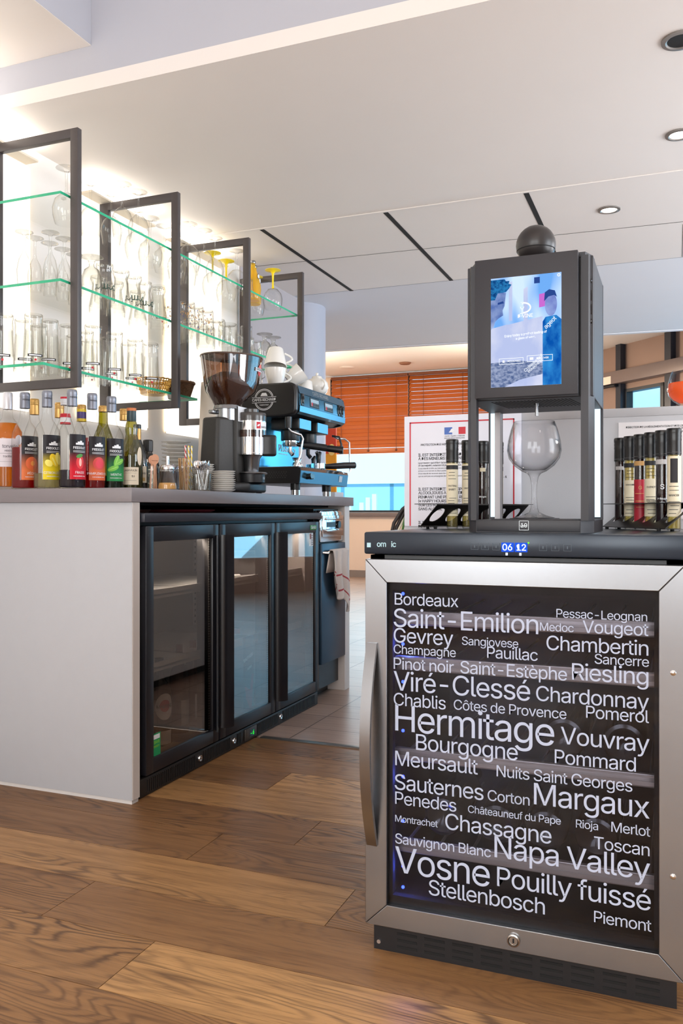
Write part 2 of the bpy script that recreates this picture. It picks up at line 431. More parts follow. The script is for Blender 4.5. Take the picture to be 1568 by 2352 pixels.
mb = MB(); mb.box((-2.2, 3.571, ZC - 0.0035), (3.4, 3.583, ZC)); struct('trim_2', mb, M_ceil)
mb = MB()
mb.box((-6.0, 6.2, 2.72), (3.42, 10.9, 2.78)); struct('ceiling_raised', mb, M_ceil)
mb = MB(); mb.prism([(-6.0, 6.24), (3.42, 6.97), (3.42, 7.02), (-6.0, 6.29)], ZC, 2.76); struct('ceiling_step', mb, M_ceil2)
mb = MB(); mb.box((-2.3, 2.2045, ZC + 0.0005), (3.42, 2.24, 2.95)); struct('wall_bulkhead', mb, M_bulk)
mb = MB(); mb.box((-2.3, -3.7, 2.367), (-1.732, 2.204, 2.95)); mb.box((-2.3, -3.7, 2.365), (-1.7325, 2.204, 2.3668), mi=1); struct('ceiling_soffit', mb, [M_bulk, M_ceil])  # side carries the painted shade, underside slab keeps the lighter ceiling colour
mb = MB(); mb.box((-2.3, -3.7, 2.9), (3.42, 2.21, 2.96)); struct('ceiling_front', mb, M_ceil)

# walls
mb = MB(); mb.box((-2.30, -3.7, 0), (-2.22, 5.02, 2.9)); struct('wall_left', mb, M_wall)
mb = MB(); mb.box((-2.22, 4.085, 0), (-2.214, 5.02, 2.223)); struct('wall_shade_panel', mb, pm('taupe_wall_shade', (176, 168, 170), 0.6, noise=0.02))  # thin sheet whose grey stands in for shade on the far wall
mb = MB(); mb.box((-6.0, 4.94, 0), (-2.30, 5.02, 2.3)); struct('wall_bar_return', mb, M_wall)
mb = MB(); mb.box((-6.08, 4.94, 0), (-6.0, 10.9, 2.78)); struct('wall_far_left', mb, M_wall)
def ring_wall(mb, axis, p, t, lo, hi, z0, z1, holes):
    """wall in the plane axis = p with rectangular openings (a0, a1, za, zb), sorted along the wall"""
    def bx(a0, a1, za, zb):
        if a1 - a0 < 1e-4 or zb - za < 1e-4: return
        if axis == 'y': mb.box((a0, p, za), (a1, p + t, zb))
        else: mb.box((p, a0, za), (p + t, a1, zb))
    c = lo
    for a0, a1, za, zb in holes:
        bx(c, a0, z0, z1); bx(a0, a1, z0, za); bx(a0, a1, zb, z1); c = a1
    bx(c, hi, z0, z1)
mb = MB(); ring_wall(mb, 'y', -3.66, 0.1, -2.3, 3.42, 0, 2.9, [(-2.1, -0.6, 0.6, 2.5), (0.25, 1.75, 0.6, 2.5)]); struct('wall_back', mb, M_wall)
mb = MB(); ring_wall(mb, 'x', 3.4, 0.1, -3.7, 6.05, 0, 2.9, [(-0.1, 3.3, 0.35, 2.35), (3.85, 5.65, 0.35, 2.35)]); struct('wall_right', mb, M_wall)  # second opening added for the extra ceiling light
mb = MB(); ring_wall(mb, 'y', 10.68, 0.12, -6.0, -1.35, 0, 2.78, [(-4.40, -1.75, 0.872, 2.70)]); struct('wall_far', mb, pm('far_wall_paint', (232, 212, 196), 0.7, noise=0.02, nscale=6))
mb = MB(); mb.box((-6.0, 10.66, 0), (-1.4, 10.68, 0.09)); struct('baseboard_far', mb, pm('grey_skirting', (132, 122, 118), 0.5, noise=0.04))
# far window: frame, sill, glass
DK = pm('dark_window_metal', (60, 64, 70), 0.4, 0.3, noise=0.05)
w = thing('window_1', '', ''); del w['label']; del w['category']; w['kind'] = 'structure'
mb = MB(); mb.box((-4.44, 10.63, 0.815), (-1.72, 10.72, 0.872), 0.004); build('sill', mb, pm('grey_sill', (118, 108, 108), 0.45, noise=0.04), w)
mb = MB()
for x in (-4.40, -3.30, -1.80): mb.box((x, 10.70, 0.872), (x + 0.05, 10.76, 2.70))
mb.box((-4.40, 10.70, 0.872), (-1.75, 10.76, 0.90)); mb.box((-4.40, 10.70, 2.66), (-1.75, 10.76, 2.70)); build('frame', mb, DK, w)
mb = MB(); mb.box((-4.38, 10.725, 0.89), (-1.77, 10.733, 2.68)); build('pane', mb, M_pane, w)
# column
mb = MB(); mb.lathe([(0.19, 0), (0.19, ZC + 0.02)], 48, M=Matrix.Translation((-2.335, 5.09, 0))); struct('column', mb, pm('column_paint', (176, 178, 190), 0.5, noise=0.015, nscale=6))

# the oblique glazed wall on the right: s along it, n out of the room
OA = Vector((-0.617, 9.85, 0)); OD = Vector((0.72, -0.694, 0)).normalized(); ON = Vector((0.694, 0.72, 0)).normalized()
OM = Matrix(((OD.x, ON.x, 0, OA.x), (OD.y, ON.y, 0, OA.y), (0, 0, 1, 0), (0, 0, 0, 1)))
BR = pm('bronze_panel', (150, 128, 118), 0.42, 0.35, noise=0.05, nscale=5, bump=0.04, bscale=30)
mb = MB()
mb.box((-1.25, 0, 0), (0.147, 0.1, 2.79), M=OM); mb.box((0.147, 0, 2.225), (0.705, 0.1, 2.79), M=OM); mb.box((0.147, 0, 0), (0.705, 0.1, 1.2), M=OM)
mb.box((0.705, 0, 0), (1.05, 0.1, 2.79), M=OM); mb.box((1.05, 0, 0), (5.2, 0.1, 0.38), M=OM); mb.box((1.05, 0, 2.26), (5.2, 0.1, 2.79), M=OM); mb.box((5.2, 0, 0), (5.7, 0.1, 2.79), M=OM)
struct('wall_oblique', mb, BR)
mb = MB()
for a, b in ((0.07, 0.145), (0.776, 0.86), (1.50, 1.58), (2.6, 2.68), (3.7, 3.78)): mb.box((a, -0.07, 1.2), (b, 0.0, 2.72), M=OM)
struct('trim_3', mb, pm('dark_steel_post', (46, 50, 60), 0.35, 0.4, noise=0.05))
mb = MB(); mb.box((-1.2, -0.13, 2.285), (5.2, -0.0, 2.42), 0.004, M=OM); struct('trim_4', mb, pm('fascia_grey', (120, 108, 106), 0.4, 0.2, noise=0.04))
mb = MB(); 
for a, b in ((0.147, 0.175), (0.66, 0.705)): mb.box((a, -0.012, 1.2), (b, 0.08, 2.225), M=OM)
mb.box((0.147, -0.012, 2.19), (0.705, 0.08, 2.225), M=OM); mb.box((0.147, -0.012, 1.2), (0.705, 0.08, 1.24), M=OM)
for a in (1.05, 2.0, 3.05, 4.1, 5.15): mb.box((a, 0.01, 0.38), (a + 0.05, 0.08, 2.26), M=OM)
w2 = struct('window_2', mb, DK)
mb = MB(); mb.box((0.17, 0.03, 1.22), (0.67, 0.037, 2.2), M=OM); mb.box((1.06, 0.04, 0.39), (5.19, 0.047, 2.25), M=OM); build('pane', mb, M_pane, w2)
mb = MB(); mb.box((-0.07, -0.134, 2.287), (0.063, -0.1305, 2.372), M=OM)
n_ = build('paper_card', mb, pm('cream_card', (240, 222, 206), 0.6, noise=0.02)); tag(n_, 'small cream paper card fixed to the grey fascia above the far window', 'card')
mb = MB(); mb.cyl(OM @ Vector((-0.10, -0.10, 2.27)), OM @ Vector((0.10, -0.10, 2.27)), 0.018); build('door_closer', mb, M_blk); tag(bpy.data.objects['door_closer'], 'dark tube under the grey fascia beside the far window', 'door closer')

# buildings across the street, outside the windows
def facade_mat():
    m, nt, out = newmat('glazed_facade'); L = nt.links.new
    b = N(nt, 'ShaderNodeBsdfPrincipled'); L(b.outputs[0], out.inputs[0]); b.inputs['Roughness'].default_value = 0.6
    tc = N(nt, 'ShaderNodeTexCoord'); br = N(nt, 'ShaderNodeTexBrick'); br.offset = 0.0
    mp = N(nt, 'ShaderNodeMapping'); mp.inputs['Rotation'].default_value = (PI / 2, 0, 0); L(tc.outputs['Object'], mp.inputs[0]); L(mp.outputs[0], br.inputs['Vector'])
    br.inputs['Scale'].default_value = 1.0; br.inputs['Brick Width'].default_value = 1.25; br.inputs['Row Height'].default_value = 2.4; br.inputs['Mortar Size'].default_value = 0.05
    br.inputs['Color1'].default_value = (*s2l((120, 205, 240)), 1); br.inputs['Color2'].default_value = (*s2l((170, 225, 248)), 1); br.inputs['Mortar'].default_value = (*s2l((90, 160, 190)), 1)
    L(br.outputs[0], b.inputs['Base Color']); return m
FM = facade_mat()
mb = MB(); mb.box((-14, 19.0, -1.5), (8, 19.2, 1.55)); fo = build('office_facade', mb, FM); fo['kind'] = 'structure'
mb = MB(); mb.box((-14, 18.9, 1.55), (8, 19.2, 2.45)); o_ = build('office_band', mb, pm('white_render', (244, 248, 252), 0.8, noise=0.02)); o_['kind'] = 'structure'
mb = MB()
for i, (x, h) in enumerate([(-7.0, .3), (-6.85, .55), (-6.7, .2), (-6.55, .45), (-6.4, .6), (-6.25, .7), (-4.35, .55), (-4.2, .3), (-4.05, .7), (-3.9, .8)]):
    mb.box((x, 17.6, -1.5), (x + 0.10, 17.7, 0.75 + h * 0.75))
o_ = build('street_bollards', mb, pm('white_post', (240, 246, 250), 0.7, noise=0.02)); o_['kind'] = 'stuff'; tag(o_, 'row of white slats outside in front of the office', 'slats')
mb = MB(); mb.box((-20, 11.2, -1.6), (24, 34, -1.5)); o_ = build('street_ground', mb, pm('pavement', (150, 160, 170), 0.9, noise=0.05)); o_['kind'] = 'structure'
mb = MB(); M2 = OM @ Matrix.Translation((0, 9, 0)); mb.box((-3, 0, -1.5), (12, 0.3, 2.6), M=M2); mb.box((-3, -0.2, 2.9), (12, 0.3, 3.2), M=M2); o_ = build('street_facade', mb, pm('pale_facade', (206, 226, 236), 0.8, noise=0.05, nscale=1.5)); o_['kind'] = 'structure'
sun = bpy.data.lights.new('sun', 'SUN'); sun.energy = 3.2; sun.angle = 0.03; sun.color = (0.9, 0.96, 1.0)
so = bpy.data.objects.new('sun', sun); C.objects.link(so); so.rotation_euler = Vector((-0.25, 1.0, -0.75)).to_track_quat('-Z', 'Z').to_euler()

# backlit wall panels behind the glass shelves
LP = emit('backlit_panel', (255, 247, 235), 1.55)
FRG = pm('panel_rim', (238, 226, 206), 0.5, noise=0.02)
for i, (a, b, lab) in enumerate([(1.95, 2.455, 'backlit white wall panel at the left edge behind the first black frame'),
                                 (2.74, 3.20, 'backlit white wall panel between first and second black frames'),
                                 (3.36, 3.86, 'backlit white wall panel between second and third black frames')]):
    t = thing('light_panel', lab, 'wall light', (-2.219, (a + b) / 2, 1.245), 0, 'backlit panels behind the glass shelves')
    hw = (b - a) / 2
    mb = MB(); mb.box((0, -hw + 0.004, 0.002), (0.004, hw - 0.004, 0.903), 0.001); build('housing', mb, FRG, t)
    mb = MB(); mb.box((0.0042, -hw, 0), (0.0115, hw, 0.902), 0.002); build('diffuser', mb, LP, t)
    mb = MB(); mb.box((0.0, -hw + 0.008, 0.906), (0.062, hw - 0.008, 0.914)); build('added_uplight_tray', mb, FRG, t)  # tray added to carry the upward glow
    mb = MB(); mb.quad((0.004, -hw + 0.01, 0.9146), (0.060, -hw + 0.01, 0.9146), (0.060, hw - 0.01, 0.9146), (0.004, hw - 0.01, 0.9146)); build('added_uplight_sheet', mb, emit('added_uplight', (255, 246, 232), 14.0), t, 0)  # added upward glow, put in for the bright streaks on the ceiling
    for sg in (-1, 1):
        mb = MB(); mb.box((0.001, sg * (hw + 0.0005), 0.01), (0.0125, sg * (hw + 0.004), 0.895)); build('added_edge_glow', mb, emit('added_warm_edge', (255, 226, 180), 5.0), t)  # added glowing strips that brighten the wall beside the panel

# ceiling downlights
def downlight(loc, r, lab, lit, group='recessed ceiling downlights'):
    t = thing('downlight', lab, 'downlight', (loc[0], loc[1], loc[2]), 0, group)
    mb = MB(); mb.lathe([(r * 0.70, 0.03), (r * 0.70, -0.004), (r * 0.78, -0.007), (r, -0.005), (r * 1.0, 0.0)], 40); build('trim_ring', mb, pm('nickel_ring', (150, 146, 142), 0.35, 0.8, noise=0.03), t)
    mb = MB(); mb.lathe([(0, -0.0025), (r * 0.71, -0.0025)], 32)
    build('lamp', mb, emit('lit_lamp', (255, 248, 238), 6.0) if lit else M_blkdeep, t)
    if lit:
        l = bpy.data.lights.new('downlight_beam', 'SPOT'); l.energy = 26; l.color = (1.0, 0.90, 0.80); l.spot_size = 2.0; l.spot_blend = 0.8; l.shadow_soft_size = 0.04
        o = bpy.data.objects.new('downlight_beam', l); C.objects.link(o); o.parent = t; o.location = (0, 0, -0.012)
downlight((-0.275, 3.922, ZC), 0.048, 'lit round downlight in the ceiling above and right of the dispenser', True)
downlight((0.013, 3.233, ZC), 0.048, 'lit round downlight cut by the right edge, second from the top', True)
downlight((0.013, 2.587, ZC), 0.052, 'unlit dark downlight at the top right corner of the ceiling', False)
mb = MB(); mb.lathe([(0, -0.006), (0.09, -0.006), (0.10, 0)], 36)
o_ = build('ceiling_disc', mb, M_ceil, loc=(-3.886, 10.0, 2.719)); tag(o_, 'flat round fitting in the warm lit ceiling above the blinds', 'ceiling fitting')
mb = MB(); mb.lathe([(0, -0.02), (0.06, -0.02), (0.075, 0)], 30)
o_ = build('smoke_detector', mb, pm('detector_brown', (140, 100, 80), 0.5, noise=0.05), loc=(-3.10, 9.95, 2.719)); tag(o_, 'small dark round detector on the warm ceiling above the blind gap', 'smoke detector')
# unseen lamps of the same kind further right and behind
for x, y, z, p in ((0.9, 3.3, ZC, 26), (0.9, 4.2, ZC, 26), (0.4, 0.0, 2.9, 28), (-1.0, -0.4, 2.9, 28), (-0.4, -1.6, 2.9, 45), (1.6, -0.5, 2.9, 45)):
    l = bpy.data.lights.new('downlight_beam', 'SPOT'); l.energy = p; l.color = (1.0, 0.86, 0.72); l.spot_size = 2.3; l.spot_blend = 0.8; l.shadow_soft_size = 0.06
    o = bpy.data.objects.new('downlight_beam', l); C.objects.link(o); o.location = (x, y, z - 0.02)
def wb(name, mb, mats, parent, smooth=35):
    """part whose mesh was written in room coordinates"""
    o = build(name, mb, mats, parent, smooth)
    if parent.type == 'EMPTY': o.location = tuple(-c for c in parent.location)
    return o
# ------------------------------------------------------------------ the bar: panels, worktop, fridge, glasswasher
t = thing('bar_counter', 'white laminate bar counter body with broad end panel facing the front', 'counter', (-1.86, 3.0, 0))
mb = MB(); mb.box((-2.215, 2.112, 0.012), (-1.511, 2.150, 0.907), 0.0015); wb('end_panel', mb, M_lam, t)
mb = MB(); mb.box((-1.5115, 2.114, 0.013), (-1.5095, 2.149, 0.906)); wb('edge_band', mb, M_lamedge, t)
mb = MB(); mb.box((-2.215, 2.116, 0.0), (-1.514, 2.148, 0.012)); wb('base_strip', mb, pm('white_strip', (216, 212, 210), 0.5, noise=0.05), t)
mb = MB(); mb.box((-2.20, 3.858, 0.0), (-1.512, 3.922, 0.907), 0.0015); wb('end_panel', mb, M_lamedge, t)
mb = MB(); mb.box((-2.214, 2.15, 0.0), (-2.19, 3.858, 0.907)); mb.box((-2.19, 2.15, 0.899), (-1.60, 3.858, 0.907)); wb('carcass', mb, M_blkdeep, t)
mb = MB(); mb.box((-2.217, 2.100, 0.907), (-1.504, 3.960, 0.950), 0.0015)
o_ = build('worktop', mb, M_worktop); tag(o_, 'long grey laminate worktop along the top of the bar counter', 'worktop')

F = thing('bar_fridge', 'black three door back bar fridge with glass doors under the worktop', 'fridge', (-1.80, 2.85, 0))
X0 = -1.51
LIN = pm('fridge_liner', (176, 168, 164), 0.5, noise=0.04, nscale=12)
mb = MB()
mb.box((-2.06, 2.158, 0.845), (X0 + 0.012, 3.538, 0.874), 0.003); wb('top_panel', mb, pm('black_top', (44, 46, 56), 0.35, noise=0.06), F)
mb = MB()
mb.box((-2.06, 2.158, 0.03), (X0 - 0.05, 2.185, 0.845)); mb.box((-2.06, 3.512, 0.03), (X0 - 0.05, 3.538, 0.845))
mb.box((-2.06, 2.158, 0.03), (-2.04, 3.538, 0.845)); mb.box((-2.06, 2.158, 0.03), (X0 - 0.05, 3.538, 0.07)); mb.box((-2.06, 2.158, 0.80), (X0 - 0.05, 3.538, 0.845))
for y in (2.626, 3.078): mb.box((X0 - 0.09, y, 0.07), (X0 - 0.05, y + 0.02, 0.80))
wb('cabinet', mb, M_blk, F)
mb = MB(); mb.box((-2.04, 2.185, 0.07), (-2.035, 3.512, 0.80)); mb.box((-2.04, 2.185, 0.07), (X0 - 0.06, 2.190, 0.80)); mb.box((-2.04, 3.507, 0.07), (X0 - 0.06, 3.512, 0.80)); mb.box((-2.04, 2.185, 0.07), (X0 - 0.06, 3.512, 0.078)); wb('liner', mb, LIN, F)
SHM = pm('white_shelf', (214, 212, 208), 0.45, noise=0.03)
for y0, y1 in ((2.192, 2.624), (2.648, 3.076), (3.10, 3.505)):
    for z in (0.60, 0.36):
        mb = MB(); mb.box((-2.03, y0, z), (X0 - 0.075, y1, z + 0.006))
        mb.box((X0 - 0.08, y0, z - 0.008), (X0 - 0.075, y1, z + 0.022)); wb('shelf', mb, SHM, F)
    mb = MB(); mb.box((-2.034, (y0 + y1) / 2, 0.10), (-2.028, (y0 + y1) / 2 + 0.02, 0.79))
    for k in range(26): mb.box((-2.028, (y0 + y1) / 2 + 0.006, 0.115 + k * 0.026), (-2.0275, (y0 + y1) / 2 + 0.014, 0.125 + k * 0.026), mi=1)
    wb('shelf_rail', mb, [SHM, M_blkdeep], F)
def spacer_mat():
    m, nt, out = newmat('glazing_spacer'); L = nt.links.new
    b = N(nt, 'ShaderNodeBsdfPrincipled'); L(b.outputs[0], out.inputs[0]); b.inputs['Roughness'].default_value = 0.4; b.inputs['Metallic'].default_value = 0.4
    tc = N(nt, 'ShaderNodeTexCoord'); w = N(nt, 'ShaderNodeTexWave', bands_direction='Z'); w.inputs['Scale'].default_value = 36; L(tc.outputs['Object'], w.inputs['Vector'])
    r = N(nt, 'ShaderNodeValToRGB'); L(w.outputs['Fac'], r.inputs[0]); r.color_ramp.elements[0].color = (*s2l((90, 88, 86)), 1); r.color_ramp.elements[1].color = (*s2l((190, 190, 188)), 1)
    L(r.outputs[0], b.inputs['Base Color']); return m
SPM = spacer_mat()
DFR = pm('door_black', (30, 30, 36), 0.33, noise=0.08, nscale=80, bump=0.05, bscale=700)
for i, (a, b, hs) in enumerate(((2.184, 2.627, 1), (2.636, 3.082, -1), (3.088, 3.534, -1))):
    mb = MB(); fw = 0.042
    z0, z1 = 0.064, 0.834
    mb.box((X0 - 0.045, a, z0), (X0, a + fw, z1), 0.004); mb.box((X0 - 0.045, b - fw, z0), (X0, b, z1), 0.004)
    mb.box((X0 - 0.045, a + 0.01, z0), (X0 - 0.0005, b - 0.01, z0 + 0.048), 0.004); mb.box((X0 - 0.045, a + 0.01, z1 - 0.05), (X0 - 0.0005, b - 0.01, z1), 0.004)
    d = wb('door', mb, DFR, F)
    mb = MB(); mb.box((X0 - 0.011, a + 0.038, z0 + 0.044), (X0 - 0.007, b - 0.038, z1 - 0.046)); build('pane', mb, M_doorglass, d)
    mb = MB()
    for y in (a + fw + 0.001, b - fw - 0.009): mb.box((X0 - 0.0135, y, z0 + 0.048), (X0 - 0.0115, y + 0.008, z1 - 0.05))
    build('spacer', mb, SPM, d)
    # tall flared grip along the opening edge
    y0 = b - 0.012 if hs > 0 else a + 0.004; sg = -1 if hs > 0 else 1
    prof = [(0, 0), (0.010, 0.004), (0.022, 0.014), (0.030, 0.030), (0.032, 0.040), (0.027, 0.041), (0.020, 0.026), (0.010, 0.016), (0, 0.014)]
    if hs > 0: prof = [(px * 0.6, py * 0.8) for px, py in prof]
    mb = MB(); mb.prism([(X0 + px, y0 + sg * py) for px, py in prof], 0.105, 0.795)
    build('handle', mb, pm('grip_black', (20, 21, 28), 0.25, noise=0.05), d, 50)
mb = MB(); mb.box((X0 - 0.06, 2.162, 0.0), (X0 - 0.008, 3.536, 0.058), 0.004)
yy = 2.20
while yy < 3.50:
    skip = any(c - 0.022 < yy < c + 0.022 for c in (2.505, 2.745, 3.14)) or 2.80 < yy < 2.93
    if not skip: mb.box((X0 - 0.0085, yy, 0.010), (X0 - 0.0045, yy + 0.005, 0.050))
    yy += 0.0105
g = wb('plinth_grille', mb, pm('grille_black', (32, 29, 29), 0.45, noise=0.2, nscale=60), F)
for y in (2.505, 2.745, 3.14):
    mb = MB(); mb.lathe([(0, 0.010), (0.004, 0.010), (0.0045, 0.006), (0.010, 0.008), (0.012, 0.004), (0.012, 0)], 24, M=Matrix.Translation((X0 - 0.008, y, 0.034)) @ Matrix.Rotation(PI / 2, 4, 'Y')); build('lock', mb, M_chrome, g)
mb = MB(); mb.box((X0 - 0.008, 2.83, 0.008), (X0 - 0.002, 2.925, 0.052), 0.003); mb.box((X0 - 0.002, 2.865, 0.016), (X0 - 0.0012, 2.905, 0.044), mi=1)
th_ = build('thermostat', mb, [pm('thermostat_bezel', (70, 64, 60), 0.4, noise=0.05), M_blkgloss], g)
mb = MB(); text(mb, '- 6', (X0 - 0.0008, 2.870, 0.022), FY, FZ, height=0.016, bold=True); build('display_digits', mb, emit('green_digits', (40, 235, 60), 1.6), th_, 0)
# stickers on the doors
mb = MB(); mb.box((X0 - 0.0068, 2.228, 0.112), (X0 - 0.0064, 2.270, 0.182)); mb.box((X0 - 0.0064, 2.232, 0.164), (X0 - 0.0062, 2.266, 0.178), mi=1)
st = wb('energy_sticker', mb, [pm('sticker_green', (20, 150, 90), 0.5, noise=0.05), M_white], F)
mb = MB(); text(mb, 'SAVE', (X0 - 0.0061, 2.233, 0.150), FY, FZ, width=0.032, bold=True); text(mb, 'ENERGY', (X0 - 0.0061, 2.233, 0.138), FY, FZ, width=0.032, bold=True); build('lettering', mb, pm('lime_print', (150, 215, 60), 0.5, noise=0.02), st, 0)
mb = MB(); mb.box((X0 - 0.0, 3.432, 0.797), (X0 + 0.001, 3.502, 0.818), 0.0005); b1 = wb('badge', mb, pm('badge_green', (70, 150, 50), 0.4, noise=0.05), F)
mb = MB(); text(mb, 'Gamko', (X0 + 0.0013, 3.440, 0.802), FY, FZ, width=0.055, bold=True); build('lettering', mb, M_white, b1, 0)
mb = MB(); mb.box((X0 - 0.0068, 3.440, 0.725), (X0 - 0.0064, 3.480, 0.783)); mb.box((X0 - 0.0064, 3.442, 0.756), (X0 - 0.0062, 3.458, 0.780), mi=1)
for k in range(6): mb.box((X0 - 0.0064, 3.460, 0.730 + k * 0.008), (X0 - 0.0062, 3.476, 0.733 + k * 0.008), mi=2)
wb('rating_sticker', mb, [M_white, pm('sticker_brown', (150, 90, 84), 0.5, noise=0.05), M_ink], F)
for z, ln in ((0.883, (2.19, 2.42)), (0.880, (2.46, 2.80))):
    t = thing('serving_tray', 'dark serving tray lying on the fridge under the worktop, nearer the end panel' if ln[0] < 2.3 else 'reddish serving tray lying on the fridge under the worktop, further along', 'tray', (-1.70, sum(ln) / 2, 0.8745), 0, 'trays in the gap above the fridge')
    h = (ln[1] - ln[0]) / 2
    mb = MB(); mb.lathe([(0, 0.001), (h * 0.9, 0.001), (h, 0.010), (h + 0.004, 0.011), (h + 0.002, 0.008), (h * 0.92, 0), (0, 0)], 40); build('tray_body', mb, pm('tray_brown', (92, 60, 54), 0.35, noise=0.1) if ln[0] < 2.3 else pm('tray_red', (120, 40, 52), 0.3, noise=0.1), t)
    t.scale = (0.8, 1, 1)

for y0, y1 in ((2.20, 2.60), (2.66, 3.06), (3.11, 3.49)):  # added glowing strips and area lights, put in to brighten the dark interior
    mb = MB(); mb.box((X0 - 0.10, y0, 0.789), (X0 - 0.085, y1, 0.798)); lp = wb('lamp', mb, emit('added_fridge_glow', (255, 238, 222), 2.0), F)
    l = bpy.data.lights.new('unseen_lamp_light', 'AREA'); l.shape = 'RECTANGLE'; l.size = 0.03; l.size_y = y1 - y0; l.energy = 3.2; l.color = (1.0, 0.92, 0.85)
    o_ = bpy.data.objects.new('unseen_lamp_light', l); C.objects.link(o_); o_.parent = lp; o_.location = (X0 - 0.105, (y0 + y1) / 2, 0.786); o_.rotation_euler = (0, -0.5, 0)
# things inside the fridge
def lathe_bottle(name, label, loc, prof, mat, group=None):
    mb = MB(); mb.lathe(prof, 32); t = thing(name, label, 'bottle', loc, 0, group); build('bottle_body', mb, mat, t); return t
DG = glassm('dark_brown_glass', (90, 62, 44), (40, 28, 22), 0.08, 0.6, 2.5, diff=0.25, dcol=(70, 46, 34))
BP = [(0, 0), (0.040, 0), (0.0415, 0.004), (0.0415, 0.19), (0.036, 0.215), (0.018, 0.245), (0.0145, 0.26), (0.0145, 0.31), (0, 0.31)]
t = lathe_bottle('vermouth_bottle', 'bottle with oval white and red label inside the first fridge door', (-1.605, 2.395, 0.078), BP, DG)
mb = MB(); blob(mb, 0, 0, 0.0422, -0.5, 0.155, 0.034, 0.044, 28); patch(mb, 0, 0, 0.0422, -1.25, 0.2, 0.03, 0.075); blob(mb, 0, 0, 0.0425, -0.5, 0.158, 0.019, 0.020, 24, 1)
lb = build('label', mb, [M_white, M_red], t); mb = MB(); text(mb, 'MARTINI', (-0.5, 0.151), 1, 1, width=0.058, align='C', bold=True, cyl=(0, 0, 0.0428)); build('lettering', mb, M_ink, lb, 0)
CG2 = glassm('pink_drink_glass', (226, 196, 186), (150, 110, 100), 0.06, 0.6, 2.5, diff=0.1, dcol=(190, 120, 100))
for y, x, lab in ((2.635, -1.68, 'pinkish bottle with narrow white label in the first fridge door, nearer one'), (2.745, -1.69, 'pinkish bottle with narrow white label in the first fridge door, further one')):
    t = lathe_bottle('wine_bottle', lab, (x, y, 0.078), [(r * 0.86, z * 1.02) for r, z in BP], CG2, 'pink bottles in the fridge')
    mb = MB(); patch(mb, 0, 0, 0.0365, -0.8, 0.3, 0.03, 0.12); build('label', mb, M_white, t)
t = thing('puree_carton', 'dark fruit puree carton with red pennant mark behind the second fridge door', 'carton', (-1.62, 2.985, 0.078))
mb = MB(); mb.box((-0.04, -0.045, 0), (0.04, 0.045, 0.30), 0.003); build('carton_body', mb, pm('carton_charcoal', (88, 84, 82), 0.5, noise=0.06), t)
mb = MB(); text(mb, 'GAUTHIER', (0.0405, -0.043, 0.205), FY, FZ, width=0.08, bold=True, rot=0.25); text(mb, 'PUREE', (0.0405, -0.01, 0.17), FY, FZ, width=0.035, bold=True, rot=0.25); build('lettering', mb, M_white, t, 0)
mb = MB(); mb.add([(0.0405, 0.02, 0.15), (0.0405, 0.04, 0.15), (0.0405, 0.025, 0.02), (0.0405, 0.010, 0.01), (0.0405, -0.025, 0.06), (0.0405, -0.035, 0.11), (0.0405, 0.01, 0.09)], [(0, 1, 2, 3, 4, 5, 6)]); build('pennant', mb, M_red, t, 0)
t = lathe_bottle('juice_bottle', 'clear bottle with red neck beside the puree carton in the fridge', (-1.72, 3.14, 0.078), [(r * 0.8, z) for r, z in BP], M_glass)
mb = MB(); mb.lathe([(0.0155, 0.24), (0.0155, 0.305), (0, 0.305)], 20); build('capsule', mb, M_red, t)
t = thing('white_beaker', 'small white beaker lying on the upper shelf of the middle fridge door', 'beaker', (-1.64, 3.01, 0.618))
mb = MB(); mb.lathe([(0, 0), (0.010, 0), (0.012, 0.05), (0.009, 0.05), (0.009, 0.01)], 20, M=Matrix.Rotation(PI / 2, 4, 'X')); build('beaker_body', mb, M_porc, t)
t = thing('steel_pan', 'round steel pan on the top shelf behind the middle fridge door', 'pan', (-1.80, 3.27, 0.606))
mb = MB(); mb.lathe([(0, 0), (0.09, 0), (0.095, 0.01), (0.095, 0.10), (0.10, 0.105), (0.092, 0.10), (0.09, 0.012), (0, 0.01)], 36); build('pan_body', mb, M_steel, t)

# glasswasher with chrome fascia
G = thing('glasswasher', 'undercounter glasswasher with chrome fascia and dark blue door beside the fridge', 'glasswasher', (-1.75, 3.70, 0))
mb = MB(); mb.box((-2.15, 3.548, 0.05), (-1.545, 3.852, 0.89)); mb.box((-2.10, 3.56, 0), (-1.60, 3.85, 0.05)); wb('cabinet', mb, M_blk, G)
mb = MB(); mb.box((-1.545, 3.560, 0.735), (-1.514, 3.848, 0.885), 0.010); mb.box((-1.514, 3.575, 0.762), (-1.509, 3.835, 0.862), 0.004); mb.box((-1.511, 3.60, 0.785), (-1.498, 3.80, 0.797), 0.005); mb.box((-1.511, 3.60, 0.84), (-1.500, 3.80, 0.85), 0.004)
fc = wb('control_fascia', mb, M_chrome, G)
mb = MB(); mb.cyl((-1.510, 3.76, 0.817), (-1.500, 3.76, 0.817), 0.018); mb.box((-1.509, 3.62, 0.806), (-1.5075, 3.73, 0.830)); build('switch', mb, M_blkgloss, fc)
mb = MB(); mb.box((-1.545, 3.552, 0.175), (-1.505, 3.849, 0.730), 0.004); dd = wb('door', mb, pm('door_slate_blue', (40, 62, 82), 0.32, 0.3, noise=0.06, nscale=20), G)
mb = MB(); mb.tube([(-1.51, 3.57, 0.69), (-1.485, 3.575, 0.69), (-1.485, 3.83, 0.69), (-1.51, 3.835, 0.69)], 0.006); build('handle', mb, M_chrome, dd)
